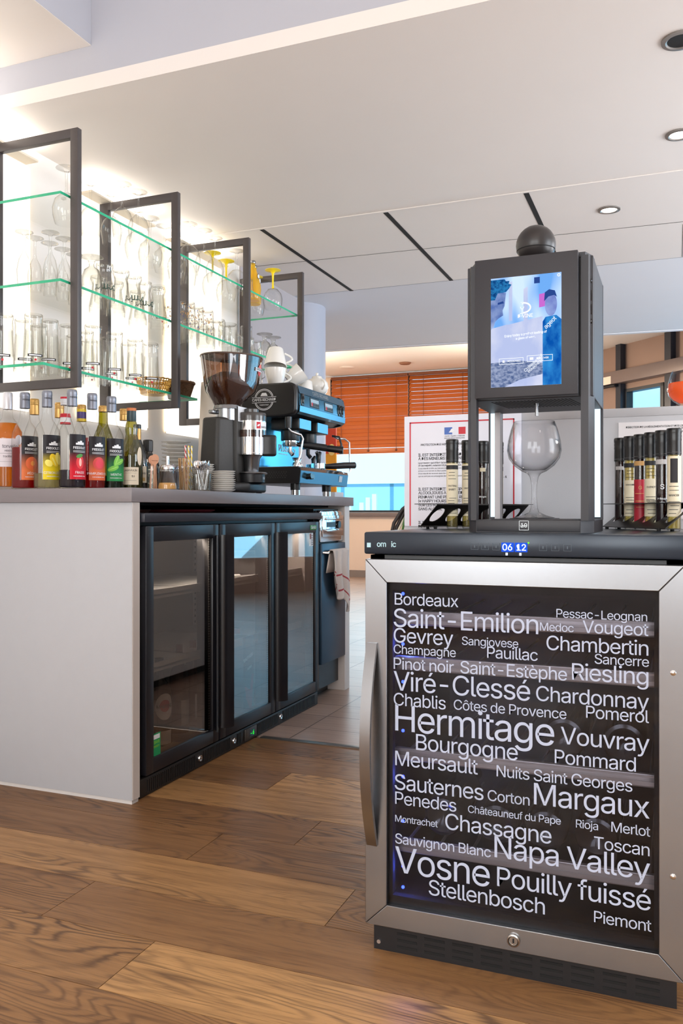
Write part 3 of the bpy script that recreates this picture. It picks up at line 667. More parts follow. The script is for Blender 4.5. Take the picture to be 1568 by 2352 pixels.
# towel over the handle
def towel():
    vs = []; fs = []; ny, nz = 26, 34
    for i in range(ny + 1):
        u = i / ny
        for k in range(nz + 1):
            v = k / nz
            front = v > 0.12
            y = 3.588 + u * 0.235 + 0.012 * math.sin(v * 7 + u * 3)
            lng = 0.20 + 0.10 * u + 0.02 * math.sin(u * 9)
            y += (1 - u) * 0.055 * v - 0.03 * u * 0
            z = 0.703 - max(0, (v - 0.12)) / 0.88 * lng if front else 0.703 - (0.12 - v) * 0.9
            x = -1.473 + 0.010 * math.sin(u * 17 + v * 2) * min(1, v * 2.0) + (0.0 if front else -0.02) 
            if not front: x = -1.485 - 0.012 * (0.12 - v) / 0.12
            if v < 0.2: z = min(z, 0.7035)
            vs.append((x, y, z))
    n = nz + 1
    for i in range(ny):
        for k in range(nz): fs.append((i * n + k, (i + 1) * n + k, (i + 1) * n + k + 1, i * n + k + 1))
    mb = MB(); mis = []
    mb.v = vs; mb.f = fs
    for f in fs:
        k = f[0] % n; i = f[0] // n
        mb.m.append(1 if (k in (19, 28) ) else 0)
    return mb
o_ = build('tea_towel', towel(), [pm('linen', (222, 210, 204), 0.85, noise=0.05, nscale=120, bump=0.4, bscale=500), pm('linen_red', (176, 70, 76), 0.85, noise=0.1)], None, 60)
sm = o_.modifiers.new('thickness', 'SOLIDIFY'); sm.thickness = 0.003; sm.offset = 1
tag(o_, 'white tea towel with red stripes hanging from the glasswasher handle', 'towel')
t = thing('floor_mark', '', ''); 
bpy.data.objects.remove(t)

# ------------------------------------------------------------------ wine fridge
WL = (-0.2815, 1.887, 0)
W = thing('wine_fridge', 'steel framed wine fridge with white wine names on its dark glass door', 'wine fridge', WL)
YF = 1.587
mb = MB(); mb.box((-0.576, YF + 0.042, 0.05), (0.013, 1.655, 0.79)); mb.box((-0.578, 1.62, 0.05), (-0.548, 2.17, 0.79)); mb.box((-0.015, 1.62, 0.05), (0.015, 2.17, 0.79)); mb.box((-0.578, 2.15, 0.05), (0.015, 2.17, 0.79)); mb.box((-0.578, 1.62, 0.05), (0.015, 2.17, 0.085)); mb.box((-0.578, 1.62, 0.75), (0.015, 2.17, 0.79))
# hollow front: keep only the rim of the front slab
mb.v = mb.v[8:]; mb.f = [tuple(i - 8 for i in f) for f in mb.f[6:]]; mb.m = mb.m[6:]
wb('cabinet', mb, M_blk, W)
mb = MB(); mb.box((-0.581, YF, 0.793), (0.018, 2.175, 0.837), 0.004)
tp = wb('control_top', mb, pm('top_slate', (26, 38, 52), 0.28, 0.2, noise=0.06, nscale=60), W)
mb = MB(); text(mb, 'om', (-0.553, YF - 0.0006, 0.808), FX, FZ, width=0.019, bold=True); text(mb, 'ic', (-0.523, YF - 0.0006, 0.808), FX, FZ, width=0.010, bold=True)
mb.box((-0.574, YF - 0.0008, 0.8065), (-0.566, YF - 0.0002, 0.8155)); build('brand_lettering', mb, pm('silver_print', (176, 214, 226), 0.4, noise=0.03), tp, 0)
mb = MB()
for x in (-0.363, -0.343, -0.322, -0.235, -0.213, -0.191):
    a, b, z0, z1, w = x, x + 0.014, 0.805, 0.818, 0.0006
    for p, q in (((a, z0), (b, z0 + w)), ((a, z1 - w), (b, z1)), ((a, z0), (a + w, z1)), ((b - w, z0), (b, z1))): mb.box((p[0], YF - 0.0006, p[1]), (q[0], YF - 0.0002, q[1]))
    mb.box((a + 0.006, YF - 0.0006, 0.809), (a + 0.008, YF - 0.0002, 0.814))
build('touch_keys', mb, pm('faint_print', (72, 84, 96), 0.5, noise=0.03), tp, 0)
mb = MB()
for x in (-0.305, -0.280): mb.box((x, YF - 0.0008, 0.802), (x + 0.0235, YF - 0.0002, 0.8195), 0.0)
dp = build('display', mb, emit('blue_display', (40, 92, 232), 1.1), tp)
mb = MB(); text(mb, '06', (-0.303, YF - 0.0012, 0.8050), FX, FZ, width=0.0185, bold=True); text(mb, '12', (-0.2765, YF - 0.0012, 0.8050), FX, FZ, width=0.0175, bold=True)
for x in (-0.297, -0.2715): mb.box((x, YF - 0.0012, 0.7955), (x + 0.004, YF - 0.0003, 0.8005))
build('digits', mb, emit('white_digits', (225, 236, 255), 1.6), dp, 0)
mb = MB(); mb.cyl((-0.2545, YF - 0.0012, 0.8195), (-0.2545, YF - 0.0002, 0.8195), 0.0017, seg=12); build('indicator', mb, emit('green_led', (120, 240, 60), 1.4), dp)
# door
DO = wb('door', MB().box((-0.578, YF + 0.030, 0.054), (-0.532, YF + 0.042, 0.783)).box((-0.028, YF + 0.030, 0.054), (0.015, YF + 0.042, 0.783)).box((-0.532, YF + 0.030, 0.054), (-0.028, YF + 0.042, 0.097)).box((-0.532, YF + 0.030, 0.737), (-0.028, YF + 0.042, 0.783)), M_blk, W)
def mitre(mb, pts, y0, y1):
    n = len(pts); vs = [(x, y0, z) for x, z in pts] + [(x, y1, z) for x, z in pts]
    mb.add(vs, [tuple(range(n)), tuple(range(n, 2 * n))[::-1]] + [(i, i + n, (i + 1) % n + n, (i + 1) % n) for i in range(n)])
xo0, xo1, zo0, zo1 = -0.578, 0.015, 0.053, 0.783; xi0, xi1, zi0, zi1 = -0.533, -0.0275, 0.0965, 0.737; e = 0.0004
for nm, pts, mt in (('top_rail', [(xo0 + e, zo1), (xo1 - e, zo1), (xi1 - e, zi1), (xi0 + e, zi1)], M_steel), ('bottom_rail', [(xo0 + e, zo0), (xi0 + e, zi0), (xi1 - e, zi0), (xo1 - e, zo0)], M_steel),
                    ('side_rail', [(xo0, zo0 + e), (xo0, zo1 - e), (xi0, zi1 - e), (xi0, zi0 + e)], M_steelv), ('side_rail', [(xo1, zo0 + e), (xi1, zi0 + e), (xi1, zi1 - e), (xo1, zo1 - e)], M_steelv)):
    mb = MB(); mitre(mb, pts, YF, YF + 0.030); o_ = build(nm, mb, mt, DO, 30)
    bv = o_.modifiers.new('soft', 'BEVEL'); bv.width = 0.0012; bv.segments = 2; bv.limit_method = 'ANGLE'
mb = MB(); mb.box((xi0, YF + 0.010, zi0), (xi1, YF + 0.014, zi1)); build('pane', mb, M_wineglass, DO)
mb = MB()
for a, b in (((xi0, zi0), (xi0 + 0.008, zi1)), ((xi1 - 0.008, zi0), (xi1, zi1)), ((xi0, zi0), (xi1, zi0 + 0.016)), ((xi0, zi1 - 0.016), (xi1, zi1))): mb.box((a[0], YF + 0.015, a[1]), (b[0], YF + 0.029, b[1]))
build('gasket', mb, M_blkdeep, DO)
WORDS = [
    ('Bordeaux', -0.519, -0.39, 0.693),
    ('Saint-Emilion', -0.521, -0.238, 0.649),
    ('Medoc', -0.235, -0.174, 0.656),
    ('Pessac-Leognan', -0.205, -0.047, 0.682),
    ('Vougeot', -0.158, -0.045, 0.656),
    ('Gevrey', -0.521, -0.4, 0.618),
    ('Sangiovese', -0.383, -0.275, 0.621),
    ('Chambertin', -0.223, -0.045, 0.621),
    ('Champagne', -0.521, -0.395, 0.596),
    ('Pauillac', -0.334, -0.239, 0.599),
    ('Sancerre', -0.137, -0.044, 0.601),
    ('Pinot noir', -0.521, -0.399, 0.565),
    ('Saint-Estèphe', -0.386, -0.186, 0.566),
    ('Riesling', -0.177, -0.045, 0.569),
    ('Viré-Clessé', -0.521, -0.253, 0.523),
    ('Chardonnay', -0.242, -0.044, 0.525),
    ('Chablis', -0.521, -0.415, 0.493),
    ('Côtes de Provence', -0.399, -0.187, 0.495),
    ('Pomerol', -0.152, -0.044, 0.501),
    ('Hermitage', -0.518, -0.209, 0.443),
    ('Vouvray', -0.197, -0.043, 0.449),
    ('Bourgogne', -0.475, -0.276, 0.409),
    ('Pommard', -0.208, -0.066, 0.412),
    ('Meursault', -0.518, -0.352, 0.374),
    ('Nuits Saint Georges', -0.316, -0.072, 0.375),
    ('Sauternes', -0.519, -0.341, 0.326),
    ('Corton', -0.333, -0.254, 0.327),
    ('Margaux', -0.246, -0.043, 0.331),
    ('Penedes', -0.518, -0.394, 0.297),
    ('Châteauneuf du Pape', -0.371, -0.197, 0.299),
    ('Rioja', -0.17, -0.131, 0.298),
    ('Merlot', -0.108, -0.042, 0.299),
    ('Montrachet', -0.518, -0.431, 0.262),
    ('Chassagne', -0.416, -0.214, 0.261),
    ('Toscan', -0.138, -0.043, 0.264),
    ('Sauvignon Blanc', -0.518, -0.327, 0.219),
    ('Napa Valley', -0.32, -0.042, 0.221),
    ('Vosne', -0.518, -0.329, 0.162),
    ('Pouilly fuissé', -0.315, -0.041, 0.167),
    ('Stellenbosch', -0.449, -0.226, 0.128),
    ('Piemont', -0.138, -0.04, 0.13),
]
mb = MB()
for s_, x0, x1, z in WORDS:
    text(mb, s_, (x0, YF + 0.0092, z), FX, FZ, width=x1 - x0)
build('wine_names', mb, pm('pale_blue_print', (182, 192, 216), 0.6, noise=0.01), DO, 0)
mb = MB(); pts = []
for i in range(21):
    f = i / 20.0; z = 0.212 + 0.404 * f; pts.append((z, -0.042 * (1 - (2 * f - 1) ** 2) - 0.003))
vs = []; fs = []
for z, y in pts: vs += [(-0.574, YF + y, z), (-0.552, YF + y - 0.002, z), (-0.552, YF + y + 0.007, z), (-0.574, YF + y + 0.007, z)]
for i in range(20):
    for k in range(4): fs.append((4 * i + k, 4 * i + (k + 1) % 4, 4 * i + 4 + (k + 1) % 4, 4 * i + 4 + k))
fs += [(0, 1, 2, 3), (80, 81, 82, 83)]; mb.add(vs, fs); build('handle', mb, M_steelv, DO, 30)
mb = MB(); Mx = Matrix.Translation((-0.282, YF, 0.075)) @ Matrix.Rotation(PI / 2, 4, 'X')
mb.lathe([(0, 0.004), (0.0075, 0.004), (0.008, 0.0045), (0.009, 0.003), (0.0095, 0.006), (0.0118, 0.005), (0.0122, 0)], 32, M=Mx); lk = build('lock', mb, pm('nickel', (170, 164, 158), 0.25, 1.0, noise=0.05), DO)
mb = MB(); mb.box((-0.2835, YF - 0.0048, 0.071), (-0.2805, YF - 0.004, 0.079)); build('keyhole', mb, M_blkdeep, lk)
for z in (0.595, 0.238):
    mb = MB(); mb.lathe([(0, 0.003), (0.003, 0.0026), (0.005, 0.001), (0.0052, 0)], 18, M=Matrix.Translation((-0.004, YF, z)) @ Matrix.Rotation(PI / 2, 4, 'X')); build('screw', mb, M_chrome, DO)
mb = MB(); mb.box((-0.5635, YF + 0.012, 0.0), (0.002, YF + 0.05, 0.050)); mb.box((-0.560, YF + 0.05, 0.0), (0.0, 2.16, 0.05))
pl = wb('plinth', mb, M_blk, W)
mb = MB()
for c in range(9):
    for r in range(3):
        x = -0.515 + c * 0.056; z = 0.036 - r * 0.013 
        mb.box((x, YF + 0.0112, z), (x + 0.041, YF + 0.0125, z + 0.005), 0.0)
build('vent_slots', mb, M_blkdeep, pl, 0)
mb = MB(); mb.cyl((-0.553, YF + 0.010, 0.016), (-0.553, YF + 0.0125, 0.016), 0.004); build('screw', mb, M_chrome, pl)
# interior
mb = MB(); mb.box((-0.548, 2.13, 0.085), (-0.015, 2.15, 0.75)); mb.box((-0.548, 1.635, 0.085), (-0.543, 2.15, 0.75)); mb.box((-0.02, 1.635, 0.085), (-0.015, 2.15, 0.75)); mb.box((-0.548, 1.64, 0.085), (-0.015, 2.15, 0.090)); mb.box((-0.548, 1.64, 0.745), (-0.015, 2.15, 0.75)); wb('liner', mb, pm('dark_liner', (24, 21, 23), 0.45, noise=0.08), W)
ALU = pm('shelf_front_aluminium', (196, 190, 184), 0.38, 0.55, noise=0.05, nscale=20, stretch=(1, 1, 20))
for z0, z1 in ((0.647, 0.676), (0.555, 0.583), (0.371, 0.396), (0.184, 0.212)):
    mb = MB(); mb.box((-0.534, 1.643, z0), (-0.026, 1.655, z1), 0.002); mb.box((-0.534, 1.640, z0 + 0.004), (-0.026, 1.643, z0 + 0.012)); mb.box((-0.534, 1.641, z1 - 0.006), (-0.026, 1.644, z1 - 0.002))
    for k in range(8): mb.cyl((-0.52 + k * 0.068, 1.655, z0 + 0.006), (-0.52 + k * 0.068, 2.12, z0 + 0.006), 0.003, seg=8)
    wb('shelf', mb, ALU, W)
for z in (0.71, 0.607, 0.53, 0.43, 0.336, 0.245, 0.153, 0.11):
    mb = MB(); mb.sphere((-0.518, 1.648, z), 0.0032, 12); wb('led', mb, emit('blue_led', (40, 60, 255), 14.0), W)
for z in (0.607, 0.336, 0.153):
    l = bpy.data.lights.new('led_glow', 'POINT'); l.energy = 0.35; l.color = (0.1, 0.16, 1.0); l.shadow_soft_size = 0.004
    o_ = bpy.data.objects.new('led_glow', l); C.objects.link(o_); o_.parent = W; o_.location = (-0.512 - WL[0], 1.654 - WL[1], z)
for i, (x, z) in enumerate(((-0.44, 0.214), (-0.33, 0.214), (-0.235, 0.214), (-0.14, 0.214), (-0.20, 0.398), (-0.09, 0.398))):
    t = thing('stored_bottle', 'dark bottle lying on the ' + ('lowest' if z < 0.3 else 'third') + ' wine fridge shelf, ' + (ORD[i] if z < 0.3 else ORD[i - 4]) + ' from left', 'bottle', (x, 1.665, z + 0.043), 0, 'bottles stored in the wine fridge')
    mb = MB(); mb.lathe([(0, 0.012), (0.018, 0.008), (0.030, 0.001), (0.037, 0.003), (0.0405, 0.012), (0.0405, 0.19), (0.03, 0.22), (0.016, 0.25), (0.015, 0.31), (0, 0.31)], 32, M=Matrix.Rotation(-PI / 2, 4, 'X')); build('bottle_body', mb, pm('bottle_black', (20, 18, 24), 0.15, noise=0.1), t)
# ------------------------------------------------------------------ shelf frames and glass shelves
FY_ = [2.259, 2.859, 3.455, 4.058]
def shelf_frame_mesh():
    mb = MB(); x0, x1, z0, z1, w, d = -2.205, -1.830, 1.290, 2.145, 0.030, 0.021
    # one continuous rectangular tube ring
    for a, b in (((x0, 0, z0), (x0 + w + 0.012, d, z1)), ((x1 - w, 0, z0), (x1, d, z1))): mb.box(a, b, 0.0012)
    mb.box((x0 + w + 0.01, 0.0002, z0), (x1 - w + 0.002, d - 0.0002, z0 + w), 0.0012); mb.box((x0 + w + 0.01, 0.0002, z1 - w), (x1 - w + 0.002, d - 0.0002, z1), 0.0012)
    return mb
f0 = build('shelf_frame', shelf_frame_mesh(), M_frame, loc=(0, FY_[0], 0))
labs = ['black square metal shelf frame nearest the camera, cut by the left edge', 'black metal shelf frame, second along the bar wall', 'black metal shelf frame above the coffee grinder hopper, third along the wall', 'black metal shelf frame at the far end beside the round column']
tag(f0, labs[0], 'shelf frame', 'black frames carrying the glass shelves')
for i in (1, 2, 3):
    r = f0.copy(); C.objects.link(r); r.location = (0, FY_[i], 0); r['label'] = labs[i]
def glass_shelf(lab, z, y0, y1):
    x0, x1, t = -2.160, -1.868, 0.009
    mb = MB()
    mb.quad((x0, y0, z), (x1, y0, z), (x1, y1, z), (x0, y1, z)); mb.quad((x0, y0, z + t), (x1, y0, z + t), (x1, y1, z + t), (x0, y1, z + t))
    for a, b in (((x1, y0), (x1, y1)), ((x0, y0), (x1, y0)), ((x0, y1), (x1, y1))):
        mb.quad((a[0], a[1], z), (b[0], b[1], z), (b[0], b[1], z + t), (a[0], a[1], z + t), mi=1)
    t_ = build('glass_shelf', mb, [M_shelf, M_edge], None, 0); tag(t_, lab, 'shelf', 'glass shelves on the bar wall')
    mb = MB()
    for i, y in enumerate(FY_):
        if not (y0 < y < y1): continue
        p = MB(); p.box((x1 - 0.02, y - 0.012, z - 0.007), (x1 - 0.008, y + 0.000, z)); build('shelf_peg', p, M_glassthick, t_)
    return t_
Z3, Z2, Z1 = 1.345, 1.632, 1.918
glass_shelf('topmost green edged glass shelf holding upturned wine glasses', Z1, 2.221, 4.082)
glass_shelf('middle green edged glass shelf holding printed tumblers and flutes', Z2, 2.221, 4.022)
glass_shelf('lowest green edged glass shelf holding highballs and two baskets', Z3, 2.140, 3.069)
Z1 += 0.0095; Z2 += 0.0095; Z3 += 0.0095

# ------------------------------------------------------------------ glassware (all standing upside down unless said)
def up(prof, h): return [(r, h - z) for r, z in prof][::-1]
WINE = [(0, 0), (0.034, 0.001), (0.035, 0.003), (0.012, 0.008), (0.0045, 0.02), (0.0038, 0.06), (0.005, 0.088), (0.016, 0.096), (0.031, 0.112), (0.040, 0.138), (0.0405, 0.155), (0.036, 0.185), (0.033, 0.205)]
BIG = [(0, 0), (0.037, 0.001), (0.038, 0.003), (0.012, 0.008), (0.005, 0.02), (0.0042, 0.075), (0.006, 0.092), (0.022, 0.098), (0.042, 0.118), (0.0505, 0.150), (0.049, 0.175), (0.041, 0.205)]
FLUTE = [(0, 0), (0.029, 0.001), (0.030, 0.003), (0.009, 0.008), (0.0042, 0.018), (0.004, 0.058), (0.007, 0.074), (0.018, 0.096), (0.0245, 0.130), (0.0235, 0.165), (0.021, 0.188)]
GOBLET = [(0, 0), (0.040, 0.001), (0.041, 0.004), (0.014, 0.012), (0.009, 0.026), (0.010, 0.036), (0.026, 0.048), (0.036, 0.075), (0.038, 0.11), (0.036, 0.14)]
PERRIER = [(0, 0.004), (0.026, 0.004), (0.030, 0.0), (0.031, 0.012), (0.027, 0.022), (0.0245, 0.035), (0.028, 0.070), (0.037, 0.115), (0.036, 0.138)]
HIGH = [(0, 0.006), (0.025, 0.006), (0.028, 0), (0.0295, 0.003), (0.0295, 0.014), (0.028, 0.018), (0.029, 0.05), (0.033, 0.140), (0.034, 0.178)]
TUMB = [(0, 0.005), (0.028, 0.005), (0.031, 0), (0.0325, 0.004), (0.033, 0.03), (0.0365, 0.122)]
MUG = [(0, 0.008), (0.034, 0.008), (0.040, 0.0), (0.044, 0.010), (0.045, 0.03), (0.044, 0.09), (0.041, 0.105)]
SHORT = [(0, 0.006), (0.020, 0.006), (0.024, 0), (0.025, 0.004), (0.0255, 0.014), (0.024, 0.018), (0.030, 0.085)]
YELSTEM = [(0, 0), (0.040, 0.001), (0.041, 0.003), (0.014, 0.008), (0.0065, 0.02), (0.0045, 0.05), (0.0045, 0.085), (0.007, 0.096)]
YELBOWL = [(0.007, 0.096), (0.026, 0.103), (0.044, 0.125), (0.050, 0.152), (0.0475, 0.180), (0.041, 0.205)]
PROTO = {}
def glass(kind, loc, label, group, rz=0.0):
    """first call of a kind makes it, later calls copy it and its parts"""
    nm = {'wine': 'wine_glass', 'big': 'wine_goblet', 'flute': 'champagne_flute', 'goblet': 'footed_goblet', 'perrier': 'printed_tumbler', 'high': 'highball_glass', 'tumb': 'speckled_tumbler', 'mug': 'glass_mug', 'short': 'short_tumbler', 'plain': 'tulip_tumbler', 'yellow': 'yellow_stem_glass'}[kind]
    if kind in PROTO: return dup(PROTO[kind], loc, rz, label, group)
    prof, cat = {'wine': (WINE, 'wine glass'), 'big': (BIG, 'wine glass'), 'flute': (FLUTE, 'champagne flute'), 'goblet': (GOBLET, 'goblet'), 'perrier': (PERRIER, 'tumbler'), 'plain': (PERRIER, 'tumbler'), 'high': (HIGH, 'highball glass'), 'tumb': (TUMB, 'tumbler'), 'mug': (MUG, 'mug'), 'short': (SHORT, 'tumbler'), 'yellow': (YELBOWL, 'wine glass')}[kind]
    H = prof[-1][1]; pr = up(prof, H)
    mb = MB(); mb.lathe(pr, 28)
    if kind in ('perrier', 'plain', 'high', 'tumb', 'short', 'mug', 'goblet'):
        mb.lathe([(r * 0.90, z) for r, z in pr if 0.002 < z < H - 0.02], 28)
    mat = M_glassthick if kind in ('perrier', 'plain', 'high', 'mug', 'short', 'goblet', 'tumb') else M_glass
    o = build(nm, mb, mat, None, 60, loc, rz); tag(o, label, cat, group)
    if kind == 'perrier':
        m2 = MB(); text(m2, 'perrier', (0.0, 0.058), -1, -1, width=0.092, align='C', bold=True, cyl=(0, 0, 0.0365)); build('lettering', m2, pm('dark_green_print', (22, 60, 46), 0.5, noise=0.05), o, 0)
    if kind == 'high':
        m2 = MB(); patch(m2, 0, 0, 0.0342, -0.75, 0.75, 0.034, 0.043, mi=0); patch(m2, 0, 0, 0.0344, -0.60, 0.60, 0.0365, 0.0405, mi=1); patch(m2, 0, 0, 0.0344, -0.10, 0.10, 0.020, 0.027, mi=2)
        build('printed_badge', m2, [M_ink, M_white, M_red], o, 0)
    if kind == 'tumb':
        m2 = MB(); rr = random.Random(3)
        for q in range(74):
            a = rr.random() * 2 * PI; z = 0.022 + 0.092 * rr.random(); r = 0.0365 - (z / 0.122) * 0.0032 + 0.0006
            blob(m2, 0, 0, r, a, z, 0.0017, 0.0042, 8, 0 if q % 3 == 0 else 1)
        build('painted_drops', m2, [pm('cobalt_print', (40, 48, 130), 0.4, noise=0.05), pm('gold_print', (206, 150, 74), 0.4, noise=0.05)], o, 0)
    if kind == 'mug':
        m2 = MB(); m2.tube([(0.043 + 0.030 * math.sin(PI * k / 10), 0, 0.02 + 0.065 * k / 10) for k in range(11)], 0.005, 8); build('handle', m2, M_glassthick, o, 60)
    if kind == 'yellow':
        m2 = MB(); m2.lathe([(r, 0.205 - z) for r, z in YELSTEM][::-1], 28); build('stem', m2, pm('yellow_enamel', (255, 224, 20), 0.3, noise=0.03), o, 50)
    PROTO[kind] = o
    return o
PL = {1: 'top shelf', 2: 'middle shelf', 3: 'lowest shelf'}
BAY = ['before the first frame', 'just past the first frame', 'just past the second frame', 'just past the third frame']
ZS = {1: Z1, 2: Z2, 3: Z3}
WORD = {'wine': 'upturned clear wine glass', 'big': 'large upturned wine goblet', 'flute': 'upturned champagne flute', 'goblet': 'stout footed goblet', 'perrier': 'green lettered tumbler', 'plain': 'plain tulip tumbler', 'high': 'ribbed highball glass', 'tumb': 'blue and gold speckled tumbler', 'mug': 'thick glass mug', 'short': 'short clear tumbler', 'yellow': 'yellow stemmed wine glass'}
def row(shelf, bay, kind, x, ys, where, rz0=-0.75):
    for i, y in enumerate(ys):
        one = len(ys) == 1
        lab = WORD[kind] + ', ' + PL[shelf] + ' ' + BAY[bay] + ', ' + where + ('' if one else ', ' + ORD[i])
        glass(kind, (x + 0.006 * math.sin(y * 37), y, ZS[shelf]), lab, WORD[kind].replace('upturned ', '').replace('large ', '') + ' row on the ' + PL[shelf], rz0 + 0.22 * math.sin(y * 51))
# top shelf
row(1, 0, 'big', -2.06, [2.500 - 0.012], 'behind the frame')
row(1, 1, 'wine', -2.07, [2.630, 2.750], 'back row')
row(1, 1, 'big', -2.08, [2.935, 3.042, 3.148], 'back row')
row(1, 1, 'wine', -1.96, [2.685, 2.775], 'front row')
row(1, 2, 'wine', -2.10, [3.262, 3.372], 'back row')
row(1, 2, 'big', -1.965, [3.165], 'front row')
row(1, 2, 'wine', -1.955, [3.262, 3.372], 'front row')
row(1, 2, 'big', -1.96, [3.575], 'front row beside the frame')
row(1, 2, 'yellow', -2.08, [3.560, 3.70], 'back row')
row(1, 3, 'yellow', -1.945, [3.930], 'front row')
row(1, 3, 'yellow', -2.08, [4.01], 'back row')
row(1, 3, 'short', -1.94, [3.655], 'front row beside the frame')
# middle shelf
row(2, 0, 'flute', -2.06, [2.262, 2.326, 2.39, 2.462, 2.53], 'back row')
row(2, 0, 'flute', -1.975, [2.30, 2.37], 'front row')
row(2, 1, 'goblet', -1.925, [2.448], 'at its near end')
row(2, 1, 'perrier', -1.93, [2.535, 2.710], 'front row')
row(2, 1, 'plain', -1.93, [2.628], 'between the lettered ones')
row(2, 1, 'perrier', -1.945, [2.795], 'just after the lettered pair')
row(2, 1, 'plain', -2.05, [2.66, 2.75, 2.90], 'back row')
row(2, 1, 'plain', -1.94, [2.885], 'front row far end')
row(2, 2, 'high', -2.0, [2.985], 'at its near end')
row(2, 2, 'tumb', -1.925, [3.075, 3.155, 3.232], 'front row')
row(2, 2, 'tumb', -2.03, [3.11], 'back row')
row(2, 2, 'mug', -1.93, [3.335, 3.43], 'front row')
row(2, 2, 'mug', -2.06, [3.32, 3.45], 'back row')
row(2, 3, 'short', -1.935, [3.575, 3.66, 3.735, 3.985], 'front row')
row(2, 3, 'high', -2.03, [3.80], 'back row')
row(2, 3, 'goblet', -1.935, [3.828, 3.918], 'front row')
row(2, 3, 'short', -2.05, [3.63, 3.71, 3.90], 'back row')
# lowest shelf
row(3, 0, 'high', -2.07, [2.190, 2.272, 2.356], 'back row')
row(3, 0, 'high', -1.985, [2.225, 2.310, 2.395], 'front row')
row(3, 1, 'high', -1.905, [2.428, 2.555, 2.690, 2.778], 'front row')
row(3, 1, 'high', -1.985, [2.50, 2.625, 2.745], 'middle row')
row(3, 1, 'high', -2.08, [2.55, 2.64], 'back row')
# yellow drink bottles among the glasses
YG = glassm('yellow_soda_glass', (255, 232, 120), (240, 196, 60), 0.05, 0.5, 2.5, diff=0.45, dcol=(255, 222, 80))
t = thing('soda_bottle', 'round bellied yellow soda bottle on the top shelf between yellow stemmed glasses', 'bottle', (-1.985, 3.805, Z1), 0, 'yellow soda bottles')
mb = MB(); mb.lathe([(0, 0), (0.032, 0), (0.036, 0.006), (0.0365, 0.03), (0.033, 0.05), (0.036, 0.075), (0.034, 0.10), (0.020, 0.145), (0.013, 0.17), (0.0125, 0.19), (0, 0.19)], 32); b_ = build('bottle_body', mb, YG, t)
mb = MB(); mb.lathe([(0.0135, 0.186), (0.015, 0.19), (0.0135, 0.198), (0, 0.199)], 20); build('crown_cap', mb, M_steel, t)
mb = MB()
for a in (-1.25, 0.05): blob(mb, 0, 0, 0.0335, a, 0.118, 0.011, 0.013, 20, 0); blob(mb, 0, 0, 0.0338, a, 0.118, 0.0085, 0.0105, 20, 1)
build('emblem', mb, [M_ink, M_white], t, 0)
dup(t, (-1.955, 3.735, Z1), 1.2, 'yellow soda bottle half hidden behind the third frame on the top shelf')
# baskets
def basket(name, lab, loc, r0, r1, h, mat, n=30, rings=9, rim=0.006, rz=0, sc=None):
    t = thing(name, lab, 'basket', loc, rz, 'bread baskets on the lowest shelf')
    mb = MB()
    for k in range(n):
        a = 2 * PI * k / n
        mb.tube([((r0 + (r1 - r0) * f) * math.cos(a + 0.18 * f), (r0 + (r1 - r0) * f) * math.sin(a + 0.18 * f), 0.003 + h * f) for f in (0, 0.33, 0.66, 1)], 0.0022, 6)
    for j in range(rings):
        f = (j + 0.5) / rings; r = r0 + (r1 - r0) * f
        mb.tube([((r + 0.0022 * (1 if (k + j) % 2 else -1)) * math.cos(2 * PI * k / (2 * n)), (r + 0.0022 * (1 if (k + j) % 2 else -1)) * math.sin(2 * PI * k / (2 * n)), h * f) for k in range(2 * n + 1)], 0.0034 if rings > 6 else 0.002, 6)
    mb.lathe([(0, 0.002), (r0, 0.002), (r0, 0.006), (0, 0.006)], 24)
    build('basket_body', mb, mat, t, 50)
    mb = MB(); mb.tube([((r1 + 0.002) * math.cos(2 * PI * k / 40), (r1 + 0.002) * math.sin(2 * PI * k / 40), h + 0.002 * (k % 2)) for k in range(41)], rim, 8); build('rim', mb, mat, t, 50)
    if sc: t.scale = sc
    return t
basket('wire_basket', 'golden openwork basket on the lowest shelf behind the second frame', (-1.985, 2.925, Z3), 0.052, 0.076, 0.062, pm('brass_wire', (226, 176, 86), 0.3, 0.8, noise=0.1), 34, 4, 0.003, sc=(0.95, 0.95, 1))
basket('wicker_basket', 'brown woven wicker basket at the far end of the lowest shelf', (-1.955, 3.065, Z3), 0.040, 0.061, 0.066, pm('dark_wicker', (104, 74, 50), 0.7, noise=0.35, nscale=90), 26, 11, 0.006)
